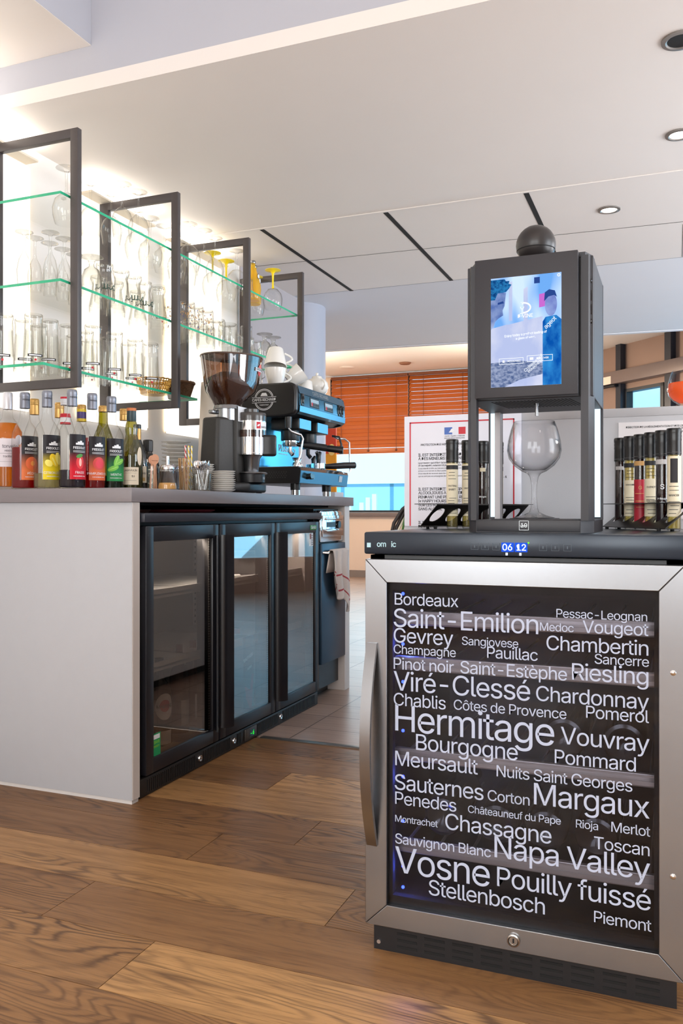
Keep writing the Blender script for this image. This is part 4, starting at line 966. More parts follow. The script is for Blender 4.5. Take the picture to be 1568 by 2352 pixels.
# ------------------------------------------------------------------ bottles on the worktop
ZW = 0.950
M_bglass = glassm('bottle_glass', (254, 254, 253), (218, 216, 213), 0.03, 0.45, 3.0)
def liquid(name, col, diff=0.35):
    return glassm(name, col, tuple(int(c * 0.75) for c in col), 0.02, 0.15, 3.0, diff=diff, dcol=col)
FRIG = [(0, 0.004), (0.030, 0.003), (0.036, 0), (0.0405, 0.003), (0.0415, 0.010), (0.0415, 0.168), (0.0385, 0.188), (0.030, 0.207), (0.020, 0.219), (0.0165, 0.232), (0.0150, 0.258), (0.0145, 0.300), (0, 0.300)]
def label_ramp(name, top, bot, z0, z1):
    if name in MATS: return MATS[name]
    m, nt, out = newmat(name); L = nt.links.new
    b = N(nt, 'ShaderNodeBsdfPrincipled'); L(b.outputs[0], out.inputs[0]); b.inputs['Roughness'].default_value = 0.4; b.inputs['Specular IOR Level'].default_value = 0.25
    tc = N(nt, 'ShaderNodeTexCoord'); sx = N(nt, 'ShaderNodeSeparateXYZ'); L(tc.outputs['Object'], sx.inputs[0])
    mr = N(nt, 'ShaderNodeMapRange'); mr.inputs[1].default_value = z0; mr.inputs[2].default_value = z1; L(sx.outputs[2], mr.inputs[0])
    r = N(nt, 'ShaderNodeValToRGB'); L(mr.outputs[0], r.inputs[0]); e = r.color_ramp.elements
    e[0].position = 0.22; e[0].color = (*s2l(bot), 1); e[1].position = 0.60; e[1].color = (*s2l(top), 1)
    L(r.outputs[0], b.inputs['Base Color']); MATS[name] = m; return m
M_cap = pm('grey_capsule', (132, 136, 148), 0.35, 0.5, noise=0.04)
GRP = 'fruit syrup bottles at the front of the bar'
def face(loc, off=0.0): return math.atan2(-loc[1], -loc[0]) + off
def syrup(lab, loc, lev, liq, colname, col, fruit, word, off):
    t = thing('syrup_bottle', lab, 'bottle', (*loc, ZW), 0, GRP)
    mb = MB(); mb.lathe(FRIG, 36); build('bottle_body', mb, M_bglass, t, 50)
    mb = MB(); mb.lathe([(0, 0.006), (0.037, 0.006), (0.0395, 0.012), (0.0395, lev), (0, lev)], 32); build('syrup', mb, liq, t, 40)
    a = face(loc, off)
    mb = MB(); mb.lathe([(0.0158, 0.264), (0.0163, 0.266), (0.0158, 0.300), (0.0164, 0.302), (0.0160, 0.312), (0.014, 0.316), (0, 0.316)], 28); cp = build('capsule', mb, M_cap, t, 40)
    mb = MB(); text(mb, 'FRIGOLET', (a - 0.1, 0.289), 1, 1, width=0.030, align='C', bold=True, cyl=(0, 0, 0.0166)); build('lettering', mb, M_ink, cp, 0)
    mb = MB(); patch(mb, 0, 0, 0.0419, a - 0.80, a + 0.80, 0.030, 0.172, 22, 0, 10); lb = build('label', mb, label_ramp('label_' + colname, (30, 26, 32), col, 0.03, 0.172), t, 40)
    mb = MB(); R = 0.0423
    text(mb, 'FRIGOLET', (a, 0.126), 1, 1, width=0.046, align='C', bold=True, cyl=(0, 0, R))
    for z in (0.1195, 0.1155): patch(mb, 0, 0, R, a - 0.55, a + 0.55, z, z + 0.0012, 12)
    text(mb, word, (a, 0.048), 1, 1, height=0.0075, align='C', cyl=(0, 0, R)); text(mb, 'PUR SUCRE DE CANNE', (a, 0.0385), 1, 1, width=0.044, align='C', bold=True, cyl=(0, 0, R))
    for q, (dx, h) in enumerate(((-0.012, .006), (-0.006, .010), (0.002, .013), (0.010, .008))): patch(mb, 0, 0, R, a + (dx - 0.003) / R, a + (dx + 0.005) / R, 0.139, 0.139 + h, 3)
    build('lettering', mb, M_white, lb, 0)
    cols = [pm('fruit_' + colname, fruit[0], 0.5, noise=0.12, nscale=60), pm('fruit_light_' + colname, fruit[1], 0.5, noise=0.08, nscale=60), pm('leaf_green', (70, 150, 60), 0.5, noise=0.1)]
    mb = MB()
    if colname == 'lemon':
        blob(mb, 0, 0, R, a + 0.05, 0.092, 0.013, 0.022, 20, 0, 0.5); blob(mb, 0, 0, R + .0002, a + 0.42, 0.098, 0.012, 0.020, 20, 1, 0.3); blob(mb, 0, 0, R + .0003, a - 0.38, 0.082, 0.010, 0.013, 20, 1, 0.9); blob(mb, 0, 0, R + .0004, a + 0.02, 0.088, 0.003, 0.015, 14, 1, 0.5)
    elif colname == 'mint':
        for dx, z, tl in ((0.0, 0.098, 1.2), (0.28, 0.094, 0.5), (-0.28, 0.072, 0.35)): blob(mb, 0, 0, R, a + dx, z, 0.020, 0.0085, 18, 0, tl); blob(mb, 0, 0, R + .0003, a + dx, z, 0.018, 0.0012, 12, 1, tl)
    elif colname == 'strawberry':
        blob(mb, 0, 0, R, a, 0.084, 0.014, 0.021, 20, 0); blob(mb, 0, 0, R + .0003, a, 0.084, 0.005, 0.013, 16, 1); blob(mb, 0, 0, R + .0002, a - 0.05, 0.104, 0.012, 0.006, 14, 2, 0.3)
    else:
        blob(mb, 0, 0, R, a, 0.084, 0.021, 0.021, 24, 0); blob(mb, 0, 0, R + .0003, a + 0.06, 0.084, 0.015 if colname == 'grapefruit' else 0.008, 0.015 if colname == 'grapefruit' else 0.008, 20, 1)
    build('fruit_picture', mb, cols, lb, 0)
    return t
syrup('red syrup bottle with orange peach label, leftmost of the fruit syrups', (-1.970, 2.172), 0.136, liquid('red_syrup', (196, 24, 36)), 'peach', (226, 118, 64), ((232, 108, 60), (246, 160, 80)), 'PÊCHE', 0.55)
syrup('clear syrup bottle with yellow lemon label in the front row', (-1.878, 2.170), 0.050, liquid('lemon_syrup', (224, 218, 176), 0.2), 'lemon', (232, 206, 20), ((240, 208, 30), (250, 232, 110)), 'CITRON ZEST', 0.50)
syrup('syrup bottle with strawberry label and dark syrup at its base', (-1.787, 2.180), 0.060, liquid('dark_syrup', (46, 24, 48), 0.5), 'strawberry', (206, 20, 44), ((226, 50, 56), (250, 190, 180)), 'FRAISE', 0.62)
syrup('red syrup bottle with grapefruit label beside the strawberry one', (-1.780, 2.270), 0.168, liquid('red_syrup', (196, 24, 36)), 'grapefruit', (222, 104, 60), ((214, 70, 66), (228, 60, 80)), 'PAMPLEMOUSSE', 0.55)
syrup('syrup bottle with green mint label, last of the fruit syrups', (-1.768, 2.356), 0.048, liquid('green_syrup', (30, 60, 36), 0.4), 'mint', (34, 140, 74), ((120, 196, 70), (170, 224, 110)), 'MENTHE', 0.42)
def bottle(name, lab, loc, prof, mat, group=None):
    t = thing(name, lab, 'bottle', (*loc, ZW), 0, group); mb = MB(); mb.lathe(prof, 32); build('bottle_body', mb, mat, t, 50); return t
# amber bottle at the left edge
lo = (-2.064, 2.196)
t = bottle('rum_bottle', 'amber bottle with white label at the far left edge of the bar', lo, [(0, 0), (0.046, 0), (0.048, 0.004), (0.0495, 0.17), (0.046, 0.195), (0.032, 0.222), (0.0175, 0.240), (0.0150, 0.27), (0.0150, 0.312), (0, 0.312)], M_bglass)
mb = MB(); mb.lathe([(0, 0.012), (0.045, 0.012), (0.047, 0.17), (0.044, 0.194), (0.030, 0.221), (0.028, 0.222), (0, 0.222)], 32); build('spirit', mb, liquid('amber_spirit', (250, 176, 44), 0.3), t)
a = face(lo, 0.0)
mb = MB(); patch(mb, 0, 0, 0.0498, a - 0.9, a + 0.75, 0.075, 0.168, 20); blob(mb, 0, 0, 0.0500, a + 0.75, 0.165, 0.014, 0.016, 22); lb = build('label', mb, pm('pale_label', (224, 218, 226), 0.5, noise=0.02), t)
mb = MB(); text(mb, 'torvello', (a + 0.15, 0.137), 1, 1, width=0.05, align='C', cyl=(0, 0, 0.0503)); text(mb, 'HERITAGE', (a + 0.15, 0.125), 1, 1, width=0.034, align='C', bold=True, cyl=(0, 0, 0.0503)); text(mb, 'tradition', (a + 0.05, 0.106), 1, 1, width=0.034, align='C', cyl=(0, 0, 0.0503)); patch(mb, 0, 0, 0.0503, a - 0.6, a + 0.65, 0.1185, 0.1192); patch(mb, 0, 0, 0.0503, a - 0.6, a + 0.65, 0.092, 0.0926); build('lettering', mb, pm('grey_print', (90, 84, 96), 0.6, noise=0.02), lb, 0)
mb = MB(); mb.lathe([(0.0158, 0.268), (0.0160, 0.318), (0.014, 0.324), (0, 0.324)], 28); build('capsule', mb, pm('white_foil', (214, 214, 220), 0.3, 0.3, noise=0.03), t)
# single malt: olive glass with bulged neck
OL = glassm('olive_glass', (196, 190, 70), (96, 100, 24), 0.07, 0.6, 2.2, diff=0.2, dcol=(130, 130, 40))
lo = (-1.745, 2.436)
t = bottle('whisky_bottle', 'olive green whisky bottle with orange topped stopper beside the mint syrup', lo, [(0, 0), (0.036, 0), (0.038, 0.004), (0.038, 0.120), (0.034, 0.150), (0.022, 0.182), (0.0195, 0.195), (0.0215, 0.212), (0.0195, 0.228), (0.0145, 0.245), (0.0145, 0.262), (0, 0.262)], OL)
mb = MB(); mb.lathe([(0, 0.008), (0.0355, 0.008), (0.0355, 0.118), (0, 0.118)], 28); build('spirit', mb, liquid('dark_whisky', (62, 46, 22), 0.4), t)
a = face(lo, 0.05)
mb = MB(); mb.lathe([(0.0156, 0.240), (0.0162, 0.242), (0.0158, 0.275), (0, 0.275)], 28); build('capsule', mb, pm('teal_capsule', (28, 52, 56), 0.4, noise=0.06), t); mb = MB(); mb.lathe([(0, 0.275), (0.0165, 0.275), (0.0165, 0.285), (0, 0.286)], 28); build('stopper', mb, pm('orange_stopper', (202, 116, 60), 0.5, noise=0.06), t)
mb = MB(); patch(mb, 0, 0, 0.0385, a - 0.95, a + 0.62, 0.020, 0.080); blob(mb, 0, 0, 0.0386, a + 0.75, 0.118, 0.011, 0.032, 22); lb = build('label', mb, pm('cream_label', (226, 212, 188), 0.6, noise=0.03), t)
mb = MB(); text(mb, 'LAGAVULIN', (a - 0.15, 0.066), 1, 1, width=0.046, align='C', bold=True, cyl=(0, 0, 0.0388)); patch(mb, 0, 0, 0.0388, a - 0.7, a + 0.4, 0.060, 0.0605); text(mb, '16', (a + 0.1, 0.046), 1, 1, width=0.010, align='C', bold=True, cyl=(0, 0, 0.0388)); patch(mb, 0, 0, 0.0388, a - 0.7, a + 0.4, 0.034, 0.0346); build('lettering', mb, M_ink, lb, 0)
# cognac and squat liqueur
DK_G = glassm('black_green_glass', (46, 44, 30), (20, 20, 14), 0.08, 0.6, 2.4, diff=0.3, dcol=(28, 30, 18))
lo = (-1.775, 2.512)
t = bottle('cognac_bottle', 'dark cognac bottle with gold neck and cream label, half hidden by the whisky', lo, [(0, 0), (0.033, 0), (0.036, 0.004), (0.0395, 0.09), (0.0355, 0.125), (0.020, 0.165), (0.0130, 0.185), (0.0125, 0.225), (0, 0.225)], DK_G)
a = face(lo, 0.25)
mb = MB(); mb.lathe([(0.0136, 0.183), (0.0136, 0.222), (0.0136, 0.222)], 24); build('neck_foil', mb, pm('gold_foil', (196, 148, 84), 0.35, 0.6, noise=0.06), t); mb = MB(); mb.lathe([(0.0140, 0.222), (0.0140, 0.235), (0.012, 0.2375), (0, 0.2375)], 24); build('cap', mb, M_blk, t)
mb = MB(); patch(mb, 0, 0, 0.0396, a - 0.75, a + 0.75, 0.03, 0.088); lb = build('label', mb, pm('cream_label', (226, 212, 188), 0.6, noise=0.03), t)
mb = MB(); text(mb, 'Hennessy', (a, 0.060), 1, 1, width=0.046, align='C', cyl=(0, 0, 0.0399)); build('lettering', mb, M_ink, lb, 0)
mb = MB(); patch(mb, 0, 0, 0.0399, a - 0.5, a + 0.5, 0.036, 0.048); build('ornament', mb, pm('gold_print2', (200, 160, 90), 0.5, noise=0.3, nscale=300), lb, 0)
lo = (-1.790, 2.600)
t = bottle('liqueur_bottle', 'squat black liqueur bottle with portrait label and dark square cap', lo, [(0, 0), (0.040, 0), (0.043, 0.004), (0.043, 0.085), (0.038, 0.108), (0.022, 0.130), (0.0150, 0.142), (0.0150, 0.165), (0, 0.165)], DK_G)
a = face(lo, 0.15)
mb = MB(); mb.lathe([(0.018, 0.148), (0.0185, 0.186), (0.016, 0.190), (0, 0.190)], 8); build('cap', mb, M_blk, t, 30)
mb = MB(); patch(mb, 0, 0, 0.0434, a - 0.55, a + 0.55, 0.010, 0.082); patch(mb, 0, 0, 0.0436, a - 0.50, a + 0.50, 0.014, 0.078, mi=1); blob(mb, 0, 0, 0.0438, a, 0.048, 0.015, 0.021, 24, 0); blob(mb, 0, 0, 0.0440, a, 0.044, 0.010, 0.013, 20, 1); blob(mb, 0, 0, 0.0440, a, 0.060, 0.005, 0.006, 16, 1); build('label', mb, [pm('olive_label', (206, 204, 170), 0.6, noise=0.05), pm('dark_olive_print', (72, 74, 54), 0.6, noise=0.1, nscale=200)], t)
# back row of capped bottles
def backb(lab, lo, h, capmat, capz, bodymat=None, r=0.036, band=None):
    t = bottle('spirit_bottle', lab, lo, [(0, 0), (r, 0), (r, h * 0.62), (r * 0.75, h * 0.70), (0.0165, h * 0.79), (0.0150, h * 0.99), (0, h * 0.99)], bodymat or M_bglass, 'screw capped bottles in the back row')
    mb = MB(); z = h * (1 - capz); mb.lathe([(0.0162, z), (0.0166, z + 0.002), (0.0162, h - 0.022), (0.0168, h - 0.021), (0.0160, h - 0.019), (0.0168, h - 0.013), (0.0160, h - 0.011), (0.0168, h - 0.006), (0.0160, h - 0.004), (0.0150, h), (0, h)], 28); build('screw_cap', mb, capmat, t, 30)
    if band:
        mb = MB()
        for z0, z1, mi in band[0]: mb.lathe([(0.0170 if z0 > h * 0.79 else 0.019, z0), (0.0168, z1)], 28, mi=mi)
        build('neck_band', mb, band[1], t)
    return t
GOLD = pm('gold_cap', (206, 164, 96), 0.35, 0.55, noise=0.05)
backb('gold capped clear bottle standing behind the peach and lemon syrups', (-2.100, 2.362), 0.325, GOLD, 0.17)
backb('gold capped clear bottle standing behind the lemon and strawberry syrups', (-2.035, 2.415), 0.315, GOLD, 0.17)
backb('clear bottle with red and white banded neck behind the strawberry syrup', (-1.970, 2.368), 0.327, pm('red_white_cap', (226, 226, 230), 0.4, noise=0.03), 0.09, band=([(0.319, 0.326, 0), (0.255, 0.268, 0), (0.238, 0.255, 1), (0.232, 0.239, 0)], [M_red, M_white]))
backb('bottle with purple and yellow neck label between strawberry and grapefruit syrups', (-1.985, 2.472), 0.312, GOLD, 0.05, band=([(0.286, 0.296, 1), (0.262, 0.286, 0), (0.252, 0.262, 1)], [pm('purple_print', (70, 50, 120), 0.4, noise=0.05), pm('yellow_print', (236, 204, 50), 0.4, noise=0.03)]))
backb('gold capped olive bottle standing between grapefruit and mint syrups', (-1.912, 2.500), 0.308, GOLD, 0.06, OL)
backb('gold capped bottle standing between mint syrup and whisky bottle', (-1.880, 2.580), 0.305, GOLD, 0.14)

# ------------------------------------------------------------------ small things on the worktop
BAM = pm('birch_wood', (214, 176, 128), 0.6, noise=0.12, nscale=40, stretch=(1, 1, 0.2))
lo = (-1.680, 2.470)
t = thing('stirrer_glass', 'clear tall glass holding round headed wooden drink stirrers', 'glass', (*lo, ZW)); mb = MB(); mb.lathe([(0, 0.004), (0.018, 0.004), (0.021, 0), (0.0225, 0.003), (0.0235, 0.085), (0.0220, 0.085), (0.0205, 0.006)], 28); build('glass_body', mb, M_glassthick, t, 50)
m_ = None
for i, (dx, dy, ln, rz) in enumerate(((-0.008, -0.006, 0.118, 0.2), (0.004, 0.000, 0.116, 0.05), (0.009, 0.006, 0.122, -0.12))):
    mb = MB()
    R_ = Matrix.Rotation(face(lo) + PI / 2 + rz * 0.6, 4, 'Z') @ Matrix.Rotation(rz * 0.35, 4, 'Y')
    poly = [(-0.003, 0), (0.003, 0), (0.0035, ln - 0.032)] + [(0.0135 * math.sin(q), ln - 0.016 - 0.0155 * math.cos(q)) for q in [0.28 + (2 * PI - 0.56) * k / 16 for k in range(17)]] + [(-0.0035, ln - 0.032)]
    mb.prism(poly, -0.0008, 0.0008, M=R_ @ Matrix.Rotation(PI / 2, 4, 'X')); o_ = build('drink_stirrer', mb, pm('rosy_wood', (206, 150, 118), 0.6, noise=0.1), None, 0, (lo[0] + dx, lo[1] + dy, ZW + 0.006))
    tag(o_, ['round headed wooden stirrer, left one in the clear glass', 'round headed lettered wooden stirrer, middle one in the glass', 'round headed wooden stirrer, right one leaning in the glass'][i], 'stirrer', 'round headed stirrers')
    if i == 1:
        m2 = MB(); text(m2, 'Coca-Cola', (0, 0, 0), FX, FZ, width=0.021, align='C', bold=True); m2.v = [tuple((R_ @ Vector((x, -0.0011, z + ln - 0.019)))) for x, y, z in m2.v]; build('lettering', m2, pm('brown_print', (120, 66, 48), 0.6, noise=0.05), o_, 0)
t = thing('napkin_box', 'small dark brown box between liqueur bottle and sugar pourer', 'box', (-1.70, 2.635, ZW)); mb = MB(); mb.box((-0.03, -0.055, 0), (0.03, 0.04, 0.074), 0.003); build('box_body', mb, pm('dark_box', (60, 48, 48), 0.5, noise=0.1), t)
mb = MB(); rr = random.Random(5)
for q in range(12):
    x, y, z = rr.uniform(-.018, .018), rr.uniform(-.04, .025), rr.uniform(0, .012); mb.add([(x, y, z), (x + .018, y + .004, z + .012), (x + .006, y + .018, z + .016), (x - .008, y + .010, z + .004)], [(0, 1, 2), (0, 2, 3)])
o_ = build('blue_wrapper', mb, pm('cobalt_foil', (30, 44, 140), 0.3, 0.3, noise=0.1), None, 0, (-1.70, 2.635, ZW + 0.0745)); tag(o_, 'crumpled dark blue wrappers lying on the small brown box', 'wrapper'); o_['kind'] = 'stuff'
# sugar pourer
lo = (-1.610, 2.452)
t = thing('sugar_pourer', 'glass sugar pourer with chrome spout, brown sugar at its base', 'sugar pourer', (*lo, ZW)); SP = [(0, 0.003), (0.028, 0.003), (0.0325, 0), (0.0335, 0.006), (0.031, 0.028), (0.0245, 0.052), (0.0225, 0.068), (0.0225, 0.074)]
mb = MB(); mb.lathe(SP, 20); build('jar', mb, M_glassthick, t, 50); mb = MB(); mb.lathe([(0, 0.005), (0.0305, 0.005), (0.0305, 0.016), (0.027, 0.026), (0.01, 0.022), (0, 0.021)], 24); sg_ = build('sugar', mb, pm('cane_sugar', (214, 160, 92), 0.9, noise=0.25, nscale=500, bump=0.6, bscale=900), t)
mb = MB(); mb.lathe([(0.0240, 0.072), (0.0245, 0.080), (0.021, 0.086), (0.006, 0.089), (0.0058, 0.117), (0.0040, 0.117), (0.0040, 0.09), (0, 0.09)], 28); build('spout', mb, M_chrome, t)
# wooden sticks in a clear cup, straws, spoons
lo = (-1.600, 2.540)
t = thing('stick_cup', 'clear plastic cup packed with thin wooden coffee sticks', 'cup', (*lo, ZW)); mb = MB(); mb.lathe([(0, 0.002), (0.025, 0.002), (0.026, 0), (0.028, 0.064), (0.0300, 0.066), (0.0292, 0.085)], 28); build('cup_body', mb, glassm('clear_plastic', (244, 244, 246), (170, 172, 180), 0.06, 0.5, 2.0), t, 50)
rr = random.Random(9); proto = None
for i in range(20):
    a_, rad = rr.random() * 2 * PI, 0.015 * math.sqrt(rr.random()); tx, ty = rr.uniform(-0.06, 0.06), rr.uniform(-0.13, 0.13)
    loc = (lo[0] + rad * math.cos(a_), lo[1] + rad * math.sin(a_), ZW + 0.004)
    if proto is None:
        mb = MB(); mb.box((-0.0006, -0.0026, 0), (0.0006, 0.0026, 0.112)); proto = build('coffee_stick', mb, BAM, None, 0); tag(proto, 'thin flat wooden coffee stick standing in the clear plastic cup', 'coffee stick', 'wooden coffee sticks in the cup'); o_ = proto
    else:
        o_ = proto.copy(); C.objects.link(o_)
    o_.location = loc; o_.rotation_euler = (ty, tx, rr.random() * 0.9)
def straw_mat(name, col):
    m, nt, out = newmat(name); L = nt.links.new; b = N(nt, 'ShaderNodeBsdfPrincipled'); L(b.outputs[0], out.inputs[0]); b.inputs['Roughness'].default_value = 0.6
    tc = N(nt, 'ShaderNodeTexCoord'); mp = N(nt, 'ShaderNodeMapping'); mp.inputs['Scale'].default_value = (110, 0, 34); L(tc.outputs['Object'], mp.inputs[0])
    w = N(nt, 'ShaderNodeTexWave', bands_direction='DIAGONAL'); w.inputs['Scale'].default_value = 0.8; L(mp.outputs[0], w.inputs['Vector'])
    r = N(nt, 'ShaderNodeValToRGB'); r.color_ramp.interpolation = 'CONSTANT'; L(w.outputs['Fac'], r.inputs[0]); e = r.color_ramp.elements; e[0].color = (*s2l((244, 240, 232)), 1); e[1].position = 0.5; e[1].color = (*s2l(col), 1)
    L(r.outputs[0], b.inputs['Base Color']); return m
t = thing('straw_cup', 'small clear tumbler holding three striped paper straws', 'cup', (-1.660, 2.668, ZW)); mb = MB(); mb.lathe([(0, 0.003), (0.014, 0.003), (0.016, 0), (0.018, 0.05), (0.0172, 0.05), (0.0150, 0.005)], 24); build('cup_body', mb, M_glassthick, t, 50)
YS, RS = straw_mat('yellow_stripes', (240, 204, 40)), straw_mat('red_stripes', (216, 50, 60))
for i, (dx, dy, tl, m_, lab) in enumerate(((-0.004, -0.009, 0.06, RS, 'red and white striped paper straw by the coffee sticks'), (0.002, -0.001, 0.03, YS, 'yellow striped paper straw, the one next to the red straw'), (0.006, 0.006, -0.02, YS, 'yellow striped paper straw standing nearest the spoons'))):
    mb = MB(); mb.cyl((0, 0, 0), (0, 0, 0.166), 0.0032, seg=12); o_ = build('paper_straw', mb, m_, None, 40, (-1.660 + dx, 2.668 + dy, ZW + 0.004)); o_.rotation_euler = (tl, 0, 0); tag(o_, lab, 'straw', 'striped paper straws')
lo = (-1.600, 2.662)
t = thing('spoon_glass', 'clear tumbler crammed with steel coffee spoons beside the saucers', 'glass', (*lo, ZW)); mb = MB(); mb.lathe([(0, 0.004), (0.026, 0.004), (0.029, 0), (0.031, 0.004), (0.034, 0.066), (0.0326, 0.066), (0.028, 0.006)], 28); build('glass_body', mb, M_glassthick, t, 50)
proto = None; rr = random.Random(4)
for i in range(11):
    a_, rad = 2 * PI * i / 11, 0.016 + 0.006 * (i % 2)
    if proto is None:
        mb = MB()
        mb.tube([(0, 0, 0), (0, 0, 0.075)], 0.0016, 8, sc=[1.6, 0.9])
        bw = []; 
        mb.lathe([(0, -0.017), (0.006, -0.015), (0.010, -0.008), (0.0112, 0), (0.010, 0.008), (0.006, 0.015), (0, 0.017)], 16, M=Matrix.Translation((0, 0, 0.090)) @ Matrix.Scale(0.22, 4, (1, 0, 0)))
        proto = build('coffee_spoon', mb, M_chrome, None, 60); tag(proto, 'steel coffee spoon standing bowl up in the clear tumbler', 'spoon', 'coffee spoons in the tumbler'); o_ = proto
    else: o_ = proto.copy(); C.objects.link(o_)
    o_.location = (lo[0] + rad * math.cos(a_) * 0.6, lo[1] + rad * math.sin(a_) * 0.6, ZW + 0.008); o_.rotation_euler = (-0.16 * math.sin(a_), 0.16 * math.cos(a_), a_ + rr.random())
# saucers in stacks
SAU = [(0, 0.0015), (0.030, 0.0015), (0.032, 0), (0.036, 0.001), (0.058, 0.008), (0.0640, 0.0105), (0.0645, 0.0118), (0.057, 0.0098), (0.036, 0.003), (0, 0.0035)]
proto = None
def stack(n, loc, k, dz, where, word, grp, name='saucer', cat='saucer'):
    global proto
    for i in range(n):
        lab = word + ', ' + where + ', ' + (ORD[n - 1 - i] if i < n - 1 else 'topmost') + ('' if i == n - 1 else ' from top')
        x, y = loc[0] + 0.0015 * math.sin(i * 5.1), loc[1] + 0.0015 * math.cos(i * 3.7)
        if proto is None:
            mb = MB(); mb.lathe(SAU, 40); proto = build('saucer', mb, M_porc, None, 50); o_ = proto
        else: o_ = proto.copy(); C.objects.link(o_)
        o_.location = (x, y, ZW + i * dz); o_.scale = (k, k, 1.0); tag(o_, lab, cat, grp)
stack(10, (-1.585, 2.790), 0.70, 0.0077, 'front stack beside the grinder', 'white saucer', 'saucers in the front stack')
stack(13, (-1.690, 2.815), 0.70, 0.0082, 'middle stack behind the spoons', 'white saucer', 'saucers in the middle stack')
stack(14, (-1.850, 2.880), 0.90, 0.0150, 'tall back stack behind the sticks', 'white plate', 'plates in the tall back stack')
t = thing('tapered_bin', 'tall cream tapered container behind the plates and coffee grinder', 'container', (-1.835, 3.145, ZW)); mb = MB(); mb.lathe([(0, 0), (0.072, 0), (0.072, 0.01), (0.052, 0.478), (0.047, 0.478), (0.047, 0.47), (0, 0.47)], 40); build('container_body', mb, pm('cream_plastic', (226, 212, 196), 0.5, noise=0.03, nscale=10), t, 40)

# ------------------------------------------------------------------ coffee grinder
GC = (-1.655, 2.980)
g = thing('coffee_grinder', 'black coffee grinder with large smoked bean hopper and steel doser', 'coffee grinder', (*GC, ZW))
mb = MB(); mb.prism([(-0.095, -0.11), (0.02, -0.11), (0.09, -0.02), (0.10, 0.10), (0.085, 0.14), (-0.02, 0.13), (-0.095, 0.08)], 0.006, 0.045)
o_ = build('base', mb, M_blk, g); bv = o_.modifiers.new('soft', 'BEVEL'); bv.width = 0.010; bv.segments = 3
for p in ((-0.07, -0.08), (0.07, 0.10), (-0.06, 0.06), (0.03, -0.08)):
    mb = MB(); mb.cyl((*p, 0), (*p, 0.008), 0.012); build('foot', mb, M_blkdeep, g)
GBM = pm('grinder_hammertone', (44, 42, 40), 0.5, noise=0.25, nscale=160, bump=0.3, bscale=500)
mb = MB(); mb.prism([(-0.085, -0.115), (0.0, -0.125), (0.035, -0.06), (0.035, 0.03), (-0.085, 0.05)], 0.04, 0.30); 
mb.v = [(x * (1 - 0.10 * (z > .2)), y * (1 - 0.12 * (z > .2)), z) for x, y, z in mb.v]
o_ = build('body', mb, GBM, g, 30); bv = o_.modifiers.new('soft', 'BEVEL'); bv.width = 0.012; bv.segments = 3
mb = MB(); mb.box((0.0, -0.045, 0.04), (0.050, 0.035, 0.345), 0.008); build('front_spine', mb, GBM, g)
mb = MB(); mb.cyl((-0.005, -0.03, 0.29), (-0.005, -0.03, 0.335), 0.046); mb.cyl((-0.005, -0.03, 0.335), (-0.005, -0.03, 0.352), 0.055, 0.05); mb.box((-0.055, -0.09, 0.315), (-0.03, -0.05, 0.33), 0.004); build('grind_collar', mb, M_steel, g)
# hopper: smoked oblique cone, wide mouth
def oblique(prof, seg=48):
    mb = MB(); vs = []; fs = []
    for cx_, cy_, rx, ry, z0, tl in prof:
        for k in range(seg):
            a = 2 * PI * k / seg; y = cy_ + ry * math.sin(a); vs.append((cx_ + rx * math.cos(a), y, z0 + tl * (y - cy_)))
    for i in range(len(prof) - 1):
        for k in range(seg): fs.append((i * seg + k, i * seg + (k + 1) % seg, (i + 1) * seg + (k + 1) % seg, (i + 1) * seg + k))
    mb.add(vs, fs); return mb, seg, len(prof)
HP = [(-0.005, -0.03, 0.048, 0.048, 0.345, 0.0), (-0.005, -0.015, 0.064, 0.080, 0.372, 0.05), (-0.005, 0.004, 0.090, 0.128, 0.408, 0.06), (-0.005, 0.010, 0.098, 0.146, 0.450, 0.06), (-0.005, 0.012, 0.108, 0.162, 0.535, 0.05), (-0.005, 0.012, 0.110, 0.165, 0.548, 0.05)]
mb, sgm, nr = oblique(HP); build('hopper', mb, glassm('smoked_hopper', (178, 150, 132), (84, 66, 56), 0.10, 0.6, 2.0, diff=0.06, dcol=(150, 110, 90)), g, 60)
mb, sgm, nr = oblique([(-0.005, -0.03, 0.044, 0.044, 0.35, 0.0), (-0.005, -0.015, 0.060, 0.075, 0.375, 0.05), (-0.005, 0.004, 0.085, 0.122, 0.411, 0.06), (-0.005, 0.008, 0.092, 0.136, 0.445, -0.05), (-0.005, 0.010, 0.05, 0.070, 0.475, -0.10), (-0.005, 0.010, 0.004, 0.004, 0.482, 0.0)]); build('coffee_beans', mb, pm('roast_beans', (104, 66, 40), 0.5, noise=0.7, nscale=150, bump=1.0, bscale=160), g, 60)
mb, sgm, nr = oblique([(-0.005, 0.012, 0.1105, 0.1655, 0.545, 0.05), (-0.005, 0.012, 0.1125, 0.1675, 0.5475, 0.05), (-0.005, 0.012, 0.1105, 0.1655, 0.5515, 0.05), (-0.005, 0.012, 0.05, 0.08, 0.556, 0.05), (-0.005, 0.012, 0.002, 0.002, 0.558, 0.05)]); build('hopper_lid', mb, pm('smoked_lid', (92, 76, 68), 0.15, noise=0.05), g, 60)
